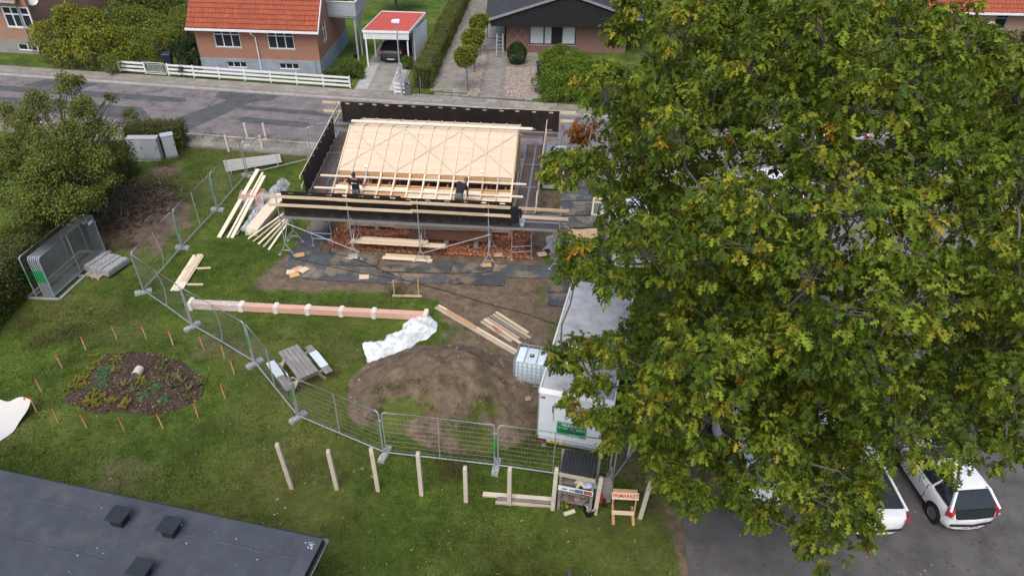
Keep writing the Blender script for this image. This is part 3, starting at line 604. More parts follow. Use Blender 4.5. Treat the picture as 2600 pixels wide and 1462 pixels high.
def big_oak():
    L = np.array(OAK); base = Vector((8.8, 17.4, 0)); top = Vector((9.1, 18.3, 12.0))
    t = thing('oak_tree', 'huge broad oak with green leaves turning yellow, overhanging the cars and trailer', 'tree', base)
    tr = MB(); tp = [base, base+Vector((.05, .05, 1.2)), Vector((8.9, 17.6, 4)), Vector((9.0, 17.9, 7.5)), Vector((9.0, 18.2, 10)), top]
    tr.path(tp, [.62, .45, .38, .28, .17, .07], 12, False)
    br = MB(); tw = MB(); cent = []; outd = []; ccol = []; ctr = Vector((8.6, 17.2, 8.0))
    # main limbs: cluster lobes by direction
    heads = []
    for k in range(16):
        a = k*2.399; h = 3.2+.55*k; p0 = base.lerp(top, h/13.0); rad = 4.6 if h < 9 else 3.0
        e = p0+Vector((math.cos(a)*rad, math.sin(a)*rad, 1.3+.08*k)); pts = limb(br, p0, e, .1-.004*k, .035, 7, .1, 5); heads += pts[2:]
    heads += tp[2:]
    bsh = []                                                          # each bough grows from the nearest bough further in
    for x, y, z, r in sorted(OAK, key=lambda o: (Vector(o[:3])-Vector((9, 17.8, 6.5))).length):
        c = Vector((x, y, z)); h = min(heads+bsh, key=lambda q: (q-c).length+max(0, q.z-c.z)*.8); bsh.append(c+Vector((0, 0, -.1*r)))
        pts = limb(br, h, c+Vector((0, 0, -.1*r)), .03, .014, 5, .16, 5)
        k = int(12+48*r*r); d = rand_dirs(k); d[:, 2] = np.where((d[:, 2] < -.35) & (NR.random(k) > .35), -d[:, 2], d[:, 2])
        q = np.array(c)+d*r*NR.uniform(.62, 1.02, (k, 1))*np.array([1, 1, .85])
        yel = fbm(np.array([x]), np.array([y+z]), .35, 2)[0]; lf = max(0, min(1, (6.5-x)/5.0+.25))
        for i in range(k):
            u = RNG.random(); hi = (z-4)/10
            base_c = GRN if u < .5 else GRL if u < .82 else DRK
            if RNG.random() < .04+.5*max(0, yel-.45)*lf*2.0*hi: base_c = tuple(.62*a+.38*b for a, b in zip(GRL, YEL))
            if RNG.random() < .006+.02*lf*(yel > .55): base_c = YEL if RNG.random() < .7 else ORA
            ccol.append(base_c)
            if i % 3 == 0: s0 = Vector(pts[-1 if i % 2 else -2]); tw.path([s0, Vector(q[i])], [.011, .005], 4, False)
        cent.append(q); outd.append(d)
    # one dead, brown spray hanging out on the street side
    c = np.array(at(1482, 335, 8.2)); k = 34; d = rand_dirs(k); q = c+d*np.array([.62, .4, .5])*NR.uniform(.3, 1, (k, 1)); cent.append(q); outd.append(d)
    ccol += [(.24, .085, .018) if RNG.random() < .7 else (.14, .05, .02) for _ in range(k)]
    limb(br, min(heads, key=lambda p: (p-Vector(c)).length), Vector(c), .04, .012, 5, .08, 5)
    for qq in q[::2]: tw.path([Vector(c), Vector(qq)], [.01, .004], 4, False)
    cent = np.concatenate(cent); outd = np.concatenate(outd); ccol = np.array(ccol)
    VV, FF, CC = rosettes(cent, outd, 12, .168, ccol)
    # deeper foliage that closes the crown
    k = 3600; d = rand_dirs(k); q = np.array([8.4, 16.9, 8.6])+d*np.array([6.4, 6.9, 5.0])*(NR.random((k, 1))**.5); lb = L[:, :3]; dist = np.array([((lb-p)**2).sum(1).min() for p in q]); q, d = q[dist < 2.2], d[dist < 2.2]; q = q[q[:, 2] > 4.2]; k = len(q)
    n = k*9; ci = np.repeat(np.arange(k), 9); a = NR.uniform(0, 6.283, n); D = np.stack([np.cos(a), np.sin(a), -NR.uniform(-.1, 1.2, n)], 1); V2, F2, C2 = leaves(q[ci]+D*.05, D, np.stack([np.cos(a)*.3, np.sin(a)*.3, np.ones(n)], 1)+NR.normal(size=(n, 3))*.35, NR.uniform(.13, .24, n), palette(n, [GRN, GRL, DRK], [4, 2, 3]), 'leaf')
    FF = np.concatenate([FF, F2+len(VV)]); VV = np.concatenate([VV, V2]); CC = np.concatenate([CC, C2])
    fromnp('crown', VV, FF, m_leaf, t, CC, M=Matrix.Identity(4))
    obj('trunk', tr, m_bark, t, W=True, smooth=True); obj('branches', br, m_bark, t, W=True, smooth=True)['kind'] = 'stuff'; obj('twigs', tw, m_bark, t, W=True)['kind'] = 'stuff'
big_oak()
def small_tree(name, label, base, lobes, n, cols, wts, size, tr_r=.12, kind='leaf', mat_=None, group=None, hollow=.35):
    t = thing(name, label, 'tree', base, 0, group); base = Vector(base); c = Vector(np.mean([l[0] for l in lobes], 0)); top = Vector((c.x, c.y, c.z+.1))
    fork = base.lerp(top, .45); tr = MB(); tr.path([base, base.lerp(fork, .5)+Vector((.03, .02, 0)), fork, top], [tr_r, tr_r*.8, tr_r*.65, tr_r*.25], 8, False); br = MB()
    for l, r in lobes:
        limb(br, fork if RNG.random() < .6 else fork.lerp(top, .5), l, tr_r*.35, tr_r*.1, 5, .1, 4)
        for k in range(5): br.path([Vector(l), Vector(l)+Vector((RNG.uniform(-1, 1)*r[0], RNG.uniform(-1, 1)*r[1], RNG.uniform(-.6, 1)*r[2]))*.8], [tr_r*.1, .004], 4, False)
    P, d = shell_points(lobes, n, hollow, .5); D = d+NR.normal(size=(n, 3))*.7; D[:, 2] -= .35; Nn = d*.4+NR.normal(size=(n, 3))*.4+np.array([0, 0, .7])
    cs = palette(n, cols, wts); cs *= (.6+.8*fbm(P[:, 0]*2+P[:, 2]*1.7, P[:, 1]*2-P[:, 2], 1.0, 3))[:, None]
    VV, FF, CC = leaves(P, D, Nn, NR.uniform(.7, 1.3, n)*size, cs, kind); fromnp('crown', VV, FF, mat_ or m_leafd, t, CC, M=Matrix.Identity(4))
    obj('trunk', tr, m_bark, t, W=True, smooth=True); obj('branches', br, m_bark, t, W=True)['kind'] = 'stuff'; return t
LT = [(172, 218, 6.2, .75), (112, 275, 5.7, .95), (212, 290, 5.4, .95), (58, 335, 5, 1.05), (150, 360, 4.9, 1.2), (258, 335, 4.6, .85), (40, 420, 4.2, 1.15), (130, 440, 4, 1.3), (228, 420, 3.8, 1.15), (295, 385, 3.4, .7),
      (275, 460, 3, .6), (62, 520, 3, 1.25), (170, 520, 2.9, 1.25), (235, 505, 2.5, .8), (18, 290, 5, .7), (285, 250, 5.0, .35), (330, 292, 4.4, .4), (-20, 380, 4.5, 1.0), (-40, 470, 3.6, 1.2)]
small_tree('fruit_tree', 'spreading olive-green tree with small reddish leaves left of the grey cabinets', (-21.3, 30.4, 0), lumpy([(tuple(at(a, b, z)), (r, r, r*.9)) for a, b, z, r in LT], 5, .42), 42000,
           [(.125, .155, .03), (.175, .195, .038), (.088, .115, .024), (.24, .12, .03), (.24, .21, .03)], [5, 3, 3, .2, .4], .1, .17, hollow=.05)
HC = [(.08, .1, .022), (.11, .128, .028), (.055, .072, .018), (.13, .105, .032), (.16, .085, .028)]
box_foliage('boundary_hedge', (-21.3, 20.6), (-21.5, 35.6), 1.7, 1.75, 34000, HC, [4, 3, 4, 1.2, .5], .09, 'dark brownish hedge along the left edge of the lawn', 'leaf', .12)
box_foliage('boundary_hedge', (-22.6, 38.6), (-19.2, 38.9), 1.1, 1.5, 7000, HC, [4, 3, 4, 1.2, .5], .09, 'short end of hedge behind the grey utility cabinets', 'leaf', .12)
box_foliage('clipped_hedge', (-6.55, 48.9), (-4.95, 76), 1.15, 1.45, 42000, [(.1, .135, .025), (.135, .165, .035), (.07, .095, .02), (.19, .14, .055)], [4, 3, 3, 1.3], .09, 'long clipped green hedge between the red-roofed carport and the paved drive', 'tri', .05)
def lobs(*a): return [(tuple(at(px, py, z)), (r, r, r*k)) for px, py, z, r, k in a]
bush('flowering_shrub', lobs((130, 95, 1.6, 1.5, 1), (190, 60, 2.2, 1.6, 1), (240, 75, 1.9, 1.6, 1), (290, 110, 1.3, 1.3, 1), (160, 140, 1.0, 1.2, 1), (230, 130, 1.2, 1.4, 1)), 15000, [(.165, .195, .026), (.25, .26, .03), (.115, .145, .024), (.38, .34, .02), (.19, .11, .03)], [4, 3, 3, .9, .6], .16,
     'large yellow-green shrub with reddish shoots in front of the left brick house', 'shrub', 'leaf', up=.6)
bush('garden_shrub', lobs((330, 60, 1.3, 1.6, .8), (370, 90, 1.2, 1.4, .8), (330, 110, 1.1, 1.5, .8), (390, 60, 1.3, 1.3, .8), (290, 160, .8, .9, .8)), 12000, [(.125, .165, .026), (.19, .225, .036), (.085, .12, .02), (.3, .29, .03)], [4, 3, 3, .6], .15, 'loose green shrubbery left of the white garden gate', 'shrub', 'leaf')
bush('garden_hedge', lobs((360, 140, 1.0, 1.1, .9), (400, 115, 1.0, 1.1, .9), (430, 90, 1.1, 1.1, .9), (450, 65, 1.2, 1.2, .9), (470, 40, 1.2, 1.2, .9)), 12000, [(.155, .18, .025), (.2, .22, .034), (.085, .115, .02)], [4, 2, 3], .13, 'yellowish hedge climbing beside the red-tiled house', 'hedge', 'tri')
bush('back_shrubs', lobs((330, 20, 1.6, 1.5, .9), (380, 5, 1.6, 1.6, .9), (430, 15, 1.5, 1.5, .9), (450, -20, 1.8, 1.6, .9), (350, -30, 1.8, 1.7, .9), (300, 10, 1.5, 1.2, .9)), 11000, [(.09, .12, .022), (.16, .165, .03), (.055, .08, .018), (.18, .12, .04)], [4, 3, 3, 1], .17, 'mixed shrubs in the back garden between the two brick houses', 'shrub', 'leaf')
bush('yew_bush', lobs((470, 150, .9, .7, 1.2), (482, 120, 1.5, .65, 1.2), (455, 130, 1.2, .6, 1.2), (495, 150, .9, .55, 1.1), (465, 178, .5, .4, 1.1)), 7000, [(.022, .048, .02), (.034, .064, .024), (.05, .08, .024)], [4, 3, 2], .13, 'dark green conifer bush beside the white picket gate', 'shrub', 'leaf', up=.2)
bush('border_plants', lobs((850, 190, .3, .7, .7), (880, 180, .4, .8, .7), (905, 175, .4, .5, .9), (915, 190, .3, .4, .8), (870, 205, .25, .5, .7)), 5200, [(.045, .085, .02), (.075, .115, .022), (.13, .14, .02)], [4, 3, 1], .13, 'low green border plants at the corner of the red-tiled house', 'plants', 'leaf')
bush('drive_shrub', lobs((1035, 160, .5, .5, 1),), 2200, [(.06, .11, .02), (.11, .15, .02)], [3, 2], .11, 'small rounded shrub beside the dark parked car', 'shrub', 'leaf')
tpal = [(.17, .19, .022), (.115, .145, .02), (.3, .25, .02), (.08, .11, .018)]
for i, (bx_, by, zc, r, lab) in enumerate([((1187, 233), None, 2.45, .78, 'round-headed little street tree nearest the pavement on the paved drive'), ((1204, 186), None, 2.5, .82, 'middle one of three round-headed little trees on the paved drive'), ((1219, 142), None, 2.5, .7, 'rearmost of three round-headed little trees on the paved drive')]):
    b = at(*bx_); small_tree('globe_tree', lab, (b.x, b.y, 0), [((b.x-.1, b.y, zc), (r, r, r*.85)), ((b.x+.25, b.y+.1, zc+.2), (r*.7, r*.7, r*.6)), ((b.x-.2, b.y-.1, zc-.15), (r*.75, r*.75, r*.6))], 5600, tpal, [4, 4, 1.5, 3], .13, .055, 'leaf', group='globe trees on the drive', hollow=.5)
b = at(1312, 165)
bush('clipped_bush', [((b.x, b.y+.3, .75), (.72, .72, .85))], 7000, [(.026, .052, .014), (.042, .072, .018)], [3, 2], .1, 'dark round clipped bush under the black-framed window', 'shrub', 'tri', hollow=.85)
bush('laurel_shrub', lobs((1395, 215, .7, 1.1, .9), (1425, 180, .9, 1.3, .9), (1460, 215, .7, 1.2, .9), (1400, 165, .9, 1.0, .9), (1470, 165, 1.0, 1.3, .9), (1500, 190, .9, 1.3, .9), (1440, 240, .4, .8, .9), (1395, 245, .4, .6, .8), (1415, 140, 1.1, .9, .9)), 18000, [(.1, .175, .02), (.16, .24, .026), (.065, .11, .018)], [4, 3, 2], .13, 'bright green laurel mass at the right of the cobbled forecourt', 'shrub', 'leaf', m_leaf and 'foliage', m_leaf)
c = at(1590, 55, 0)
small_tree('spruce_tree', 'dark conifer beside the black gable of the modern house', (8.9, 60, 0), [((8.9, 60, 1.2+k*.8), (1.9-k*.28, 1.9-k*.28, .8)) for k in range(7)], 12000, [(.016, .036, .016), (.026, .052, .02)], [3, 2], .24, .16, 'leaf')
b = at(1006, 30); small_tree('lawn_tree', 'dark small tree on the lawn behind the red-roofed carport', (b.x, b.y, 0), [((b.x+dx, b.y+dy, z), (1.1, 1.1, .8)) for dx, dy, z in ((-1, 0, 2.4), (1, .2, 2.4), (0, .4, 3.1), (-.4, -.4, 2.0), (.6, .4, 2.0))], 9000, [(.045, .065, .016), (.07, .095, .022), (.1, .075, .022)], [4, 3, 1], .15, .15, 'leaf')
for lb, l in (('dark green garden bushes below the tan brick house at the right', lobs((2520, 110, 1.0, 1.6, .8), (2580, 115, 1.0, 1.7, .8), (2460, 120, .9, 1.4, .8), (2625, 120, 1.0, 1.5, .8))), ('overgrown bank of bushes across the side street behind the oak', lobs((2580, 210, 1.2, 2.0, .8), (2620, 260, 1.2, 2.0, .8), (2560, 160, 1.0, 1.4, .7)))):
    bush('garden_bushes', l, 5000, [(.035, .055, .016), (.06, .08, .022), (.09, .08, .03)], [4, 3, 1], .15, lb, 'shrub', 'leaf')
# brushwood and weeds
def tufts(name, pts, n, hgt, cols, wts, label, cat, wid=.02, spread=.25, kind=None, parent=None):
    pts = np.array([(p[0], p[1], p[2] if len(p) > 2 else 0) for p in pts]); i = NR.integers(0, len(pts), n); P = pts[i]+np.stack([NR.normal(size=n)*spread, NR.normal(size=n)*spread, np.zeros(n)], 1)
    D = np.stack([NR.normal(size=n)*.45, NR.normal(size=n)*.45, np.ones(n)], 1); Nn = rand_dirs(n)
    tv, tf = np.array([(-.5, 0, 0), (.5, 0, 0), (0, 1, 0)]), np.array([(0, 1, 2)]); D = nrm(D); X = nrm(np.cross(D, Nn)); s_ = (hgt*NR.uniform(.5, 1.2, n))[:, None, None]
    VV = P[:, None]+wid*tv[None, :, 0:1]*X[:, None]+s_*tv[None, :, 1:2]*D[:, None]; FF = np.arange(n*3).reshape(-1, 3)
    return fromnp(name, VV.reshape(-1, 3), FF, m_grassb, parent, np.repeat(palette(n, cols, wts), 3, 0), kind=kind, label=label, cat=cat, M=Matrix.Identity(4))
gpal = [(.074, .126, .02), (.115, .166, .03), (.048, .09, .016), (.18, .172, .058)]
# lawn grass: blades over all of the near lawn, thinner where the soil is bare
def lawn():
    n = 620000; u = NR.random(n); y = 9.5+31*u**1.45; x = NR.uniform(-25, 6.5, n); x *= 1.0
    d, dr = cover(x, y); den = np.clip(1.05-d*1.25, 0, 1)*(.45+.75*fbm(x, y, 1.3, 4)); keep = (NR.random(n) < den)
    keep &= ~((x > 5.1) & (y < 20)) & (y < 47.0-.137*(x+11.9)-9.2)
    keep &= ~((x > -10.6) & (x < 1.6) & (y > 24.9) & (y < 38)) & ~((np.hypot((x+13.5)/2.5, (y-18.85)/1.75)) < .97)
    x, y, d, dr = x[keep], y[keep], d[keep], dr[keep]; n = len(x)
    lush = fbm(x, y, .5, 4); tall = np.clip((lush-.5)*3, 0, 1)+np.clip(1.3-np.hypot((x+17.5)/2.2, (y-22.8)/1.3), 0, 1)
    h = .028+.03*NR.random(n)+.03*tall; P = np.stack([x, y, np.full(n, -.005)], 1)
    D = nrm(np.stack([NR.normal(size=n)*.6, NR.normal(size=n)*.6, np.ones(n)], 1)); X = nrm(np.cross(D, rand_dirs(n)))
    cs = palette(n, gpal, [4, 3, 3, .6], .25); dryc = np.array([.17, .145, .06]); m = np.clip(dr*.75+NR.normal(size=n)*.2, 0, .8)[:, None]; cs = cs*(1-m)+dryc*m*NR.uniform(.7, 1.2, (n, 1))
    cs *= (.7+.6*fbm(x, y, .3, 3))[:, None]
    wd = .017; VV = np.stack([P-X*wd, P+X*wd, P+D*h[:, None]], 1).reshape(-1, 3)
    fromnp('lawn_grass', VV, np.arange(n*3).reshape(-1, 3), m_grassb, None, np.repeat(cs, 3, 0), kind='stuff', label='short mown lawn grass around the site', cat='grass')
lawn()
# scattered longer tufts give the mown lawn its relief
def lawn_tufts():
    k = 5200; x = NR.uniform(-20, 5, k); y = 10+28*NR.random(k)**1.4; d, dr = cover(x, y); m = (NR.random(k) < (fbm(x, y, .6, 4)-.25)*1.6) & (d < .55) & ~((x > -10.6) & (x < 1.6) & (y > 24.9) & (y < 38)) & (np.hypot((x+13.5)/2.5, (y-18.85)/1.75) > 1); x, y = x[m], y[m]
    tufts('lawn_tufts', list(zip(x, y, x*0)), len(x)*16, .085, [(.07, .115, .02), (.1, .14, .028), (.05, .09, .018), (.18, .165, .06)], [4, 3, 3, 1], 'slightly longer tufts of grass dotted over the mown lawn', 'grass', .022, .07, 'stuff')
lawn_tufts()
# clods of earth on the mound and the bare ground; clover and weeds in the lawn
def clods():
    n = 9000; x = NR.uniform(-12, 3, n); y = NR.uniform(15, 30, n); d, dr = cover(x, y); z = np.array([mound_z(a, b) for a, b in zip(x, y)]); on = z > .05; keep = (on & (NR.random(n) < .55)) | ((d > .75) & (NR.random(n) < .2)); x, y, z = x[keep], y[keep], z[keep]; n = len(x)
    base = np.array([(1, 0, 0), (.3, .9, .1), (-.8, .5, 0), (-.7, -.7, .1), (.4, -.9, 0), (.1, .1, .8), (-.3, .1, .6)]); tri = np.array([(0, 1, 5), (1, 2, 6), (1, 6, 5), (2, 3, 6), (3, 4, 5), (3, 5, 6), (4, 0, 5)])
    s_ = NR.gamma(2, .012, n)+.01; a = NR.uniform(0, 6.28, n); bx_ = base[None]*s_[:, None, None]*NR.uniform(.6, 1.2, (n, 1, 3)); X = bx_[:, :, 0]*np.cos(a)[:, None]-bx_[:, :, 1]*np.sin(a)[:, None]+x[:, None]; Y = bx_[:, :, 0]*np.sin(a)[:, None]+bx_[:, :, 1]*np.cos(a)[:, None]+y[:, None]
    fromnp('soil_clods', np.stack([X, Y, bx_[:, :, 2]+z[:, None]], 2).reshape(-1, 3), (tri[None]+(np.arange(n)*7)[:, None, None]).reshape(-1, 3), m_stone, None, np.repeat(palette(n, [(.13, .095, .066), (.2, .155, .11), (.08, .058, .042), (.3, .26, .2)], [4, 3, 3, .4]), 7, 0), kind='stuff', label='crumbs and clods of soil on the mound and bare ground', cat='soil')
    k = 2600; x = NR.uniform(-18, 4.8, k); y = NR.uniform(10, 27, k); d, dr = cover(x, y); m = (fbm(x, y, .8, 3) > .5) & (d < .3); x, y = x[m], y[m]; k = len(x); per = 7; i = np.repeat(np.arange(k), per); n = k*per
    P = np.stack([x[i]+NR.normal(size=n)*.06, y[i]+NR.normal(size=n)*.06, np.full(n, .035)], 1); a = NR.uniform(0, 6.28, n); VV, FF, CC = leaves(P, np.stack([np.cos(a), np.sin(a), NR.uniform(-.1, .4, n)], 1), np.stack([NR.normal(size=n)*.3, NR.normal(size=n)*.3, np.ones(n)], 1), NR.uniform(.03, .075, n), palette(n, [(.08, .14, .025), (.11, .17, .03), (.06, .11, .03)], [3, 2, 2]), 'leaf')
    fromnp('lawn_weeds', VV, FF, m_grassb, None, CC, kind='stuff', label='clover and flat weeds dotted through the lawn', cat='weeds')
    t = 1500; x = NR.uniform(-17, 4.8, t); y = NR.uniform(10, 27, t); P = np.stack([x, y, np.full(t, .05)], 1); a = NR.uniform(0, 6.28, t); VV, FF, CC = leaves(P, np.stack([np.cos(a), np.sin(a), a*0], 1), np.tile([0, 0, 1.], (t, 1)), NR.uniform(.02, .05, t), palette(t, [(.6, .58, .5), (.7, .6, .1), (.35, .25, .12)], [1, .5, 2]), 'leaf'); m = NR.random(t) < .25
    fromnp('lawn_litter', VV, FF, m_grassb, None, CC, kind='stuff', label='pale flecks of wood and petals in the grass', cat='litter')
clods()
wx = NR.uniform(-4.8, .9, 700); wy = NR.uniform(15.6, 18.4, 700); wk = (fbm(wx, wy, 1.1, 4) > .46)
tufts('mound_weeds', [(a, b, mound_z(a, b)) for a, b in zip(wx[wk], wy[wk])], 6500, .16, [(.08, .115, .03), (.14, .14, .05), (.2, .17, .08)], [4, 3, 2], 'straggly weeds growing over the front of the soil mound', 'weeds', .014, .1, 'stuff')
# ================================================================== HOUSES ACROSS THE STREET
m_brick = brickmat('red_brick', (.36, .125, .06), (.23, .072, .038), (.36, .27, .21)); m_brick1 = brickmat('orange_brick', (.36, .15, .08), (.25, .095, .052), (.37, .31, .25))
m_brick3 = brickmat('dark_red_brick', (.2, .055, .04), (.12, .034, .028), (.3, .25, .22)); m_brick4 = brickmat('tan_brick', (.38, .22, .14), (.33, .18, .11), (.33, .29, .25))
m_plinth = mat('blue_grey_render', (.25, .28, .33), .9, .2, 1.3, .3, dirt=(.2, .18, .16), da=.5); m_plinth1 = mat('grey_render', (.27, .26, .24), .9, .15, 1.3, .3)
m_tile = mat('clay_tile', (.31, .076, .037), .7, .16, 3, .15, ov=.09, dirt=(.2, .08, .05), da=.3); m_felt = mat('dark_felt_roof', (.035, .036, .04), .85, .3, 2, .3)
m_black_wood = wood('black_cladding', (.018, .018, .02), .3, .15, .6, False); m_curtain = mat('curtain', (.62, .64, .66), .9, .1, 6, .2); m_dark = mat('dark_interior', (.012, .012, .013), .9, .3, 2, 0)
m_redfelt = mat('red_roofing_felt', (.42, .075, .055), .85, .1, 2, .25); m_greywood = wood('grey_painted_wood', (.34, .37, .41), .12, .06, .6, False)
m_whitew = wood('white_painted_wood', (.7, .71, .72), .06, .04, .5, False)
def wall_open(mb, L, z0, z1, th, ops, y0=0.0, x0=0.0):
    """wall along x, thickness th inward (+y), with rectangular openings (xa, xb, za, zb)"""
    xs = sorted({x0, L} | {o[0] for o in ops} | {o[1] for o in ops})
    for a, b in zip(xs, xs[1:]):
        cur = z0
        for o in sorted([o for o in ops if o[0] <= a+1e-6 and o[1] >= b-1e-6], key=lambda q: q[2]):
            if o[2] > cur: mb.bx(a, b, y0, y0+th, cur, o[2])
            cur = o[3]
        if cur < z1: mb.bx(a, b, y0, y0+th, cur, z1)
    return mb
def window(par, F, w_, h, cols, rows, fm, name='window', fw=.06, sill=None, gl=None, curtain=(), solid=(), lab=None):
    """window in frame F: local x right, y into the wall, z up; origin bottom left"""
    mb = MB(); cs = [0]; [cs.append(cs[-1]+c) for c in cols]; cs = [c/cs[-1]*w_ for c in cs]; rs = [0]; [rs.append(rs[-1]+c) for c in rows]; rs = [c/rs[-1]*h for c in rs]
    mb.bx(0, w_, -.03, .06, 0, fw); mb.bx(0, w_, -.03, .06, h-fw, h); mb.bx(0, fw, -.03, .06, fw, h-fw); mb.bx(w_-fw, w_, -.03, .06, fw, h-fw)
    for c in cs[1:-1]: mb.bx(c-fw*.5, c+fw*.5, -.025, .055, fw, h-fw)
    for r in rs[1:-1]:
        for a, b in zip(cs, cs[1:]): mb.bx(max(a, 0)+fw*.5+(fw*.5 if a == 0 else 0), b-fw*.5-(fw*.5 if b == cs[-1] else 0), -.02, .05, r-fw*.5, r+fw*.5)
    o = inst(name, mesh_of(name, mb), F, par); o.data.materials.append(fm)
    if lab: o['label'] = lab
    k = 0
    for i, (a, b) in enumerate(zip(cs, cs[1:])):
        for j, (c, d) in enumerate(zip(rs, rs[1:])):
            if k in solid: obj('panel', MB().bx(a+fw*.5, b-fw*.5, .0, .04, c+fw*.5, d-fw*.5), fm, o)
            else: obj('pane', MB().bx(a+fw*.5, b-fw*.5, .02, .03, c+fw*.5, d-fw*.5), m_pane if k in curtain else (gl or m_glass), o)
            if k in curtain:
                cm = MB(); n = 18; x0, x1 = a+fw, b-fw
                ring = [(x0+(x1-x0)*i2/n, .12+.035*math.sin(i2*2.1)) for i2 in range(n+1)]
                cm.add([(x, y, c+.02) for x, y in ring]+[(x, y, d-.02) for x, y in ring], [(q, q+1, n+2+q, n+1+q) for q in range(n)]); obj('curtain', cm, m_curtain, o)
            k += 1
    if sill: obj('sill', MB().bx(-.05, w_+.05, -.1, .05, -.07, -.005), sill, o)
    return o
mp_, n_, b_ = _nodes('clear_pane'); b_.inputs['Base Color'].default_value = (.9, .95, .95, 1); b_.inputs['Alpha'].default_value = .25; b_.inputs['Roughness'].default_value = .05; m_pane = mp_
def pantile(w_, l):
    n = 7; ring = [(w_*(i/(n-1)-.5)*1.06, .042*math.sin(2*math.pi*(i/(n-1)-.12))) for i in range(n)]; mb = MB()
    for y, dz in ((0, .06), (l, 0.0)): mb.v += [(x, y, z+dz) for x, z in ring]
    mb.f += [(i, i+1, n+i+1, n+i) for i in range(n-1)]
    mb.v += [(x, 0, z+.004) for x, z in ring]; mb.f += [(2*n+i, 2*n+i+1, i+1, i) for i in range(n-1)]; mb.mi = [0]*len(mb.f); return mb
def tiles(par, F, L, rows, cols, w_, g_, first=0, joined=False):
    """F: local x along the eave, y up the slope, z outwards"""
    pm = pantile(w_, g_*1.12)
    if joined:
        mb = MB()
        for r in range(first, rows):
            for c in range(cols):
                M = Matrix.Translation((c*w_+w_/2, r*g_, .02)); mb.add([M @ Vector(p) for p in pm.v], pm.f)
        me = mesh_of('roof_tiles', mb, None, True); me.materials.append(m_tile); o = inst('roof_tiles', me, F, par); o['kind'] = 'stuff'; return
    me = mesh_of('roof_tile', pm, None, True); me.materials.append(m_tile)
    for r in range(first, rows):
        for c in range(cols): inst('roof_tile', me, F @ Matrix.Translation((c*w_+w_/2, r*g_, .02+RNG.uniform(0, .006))), par)
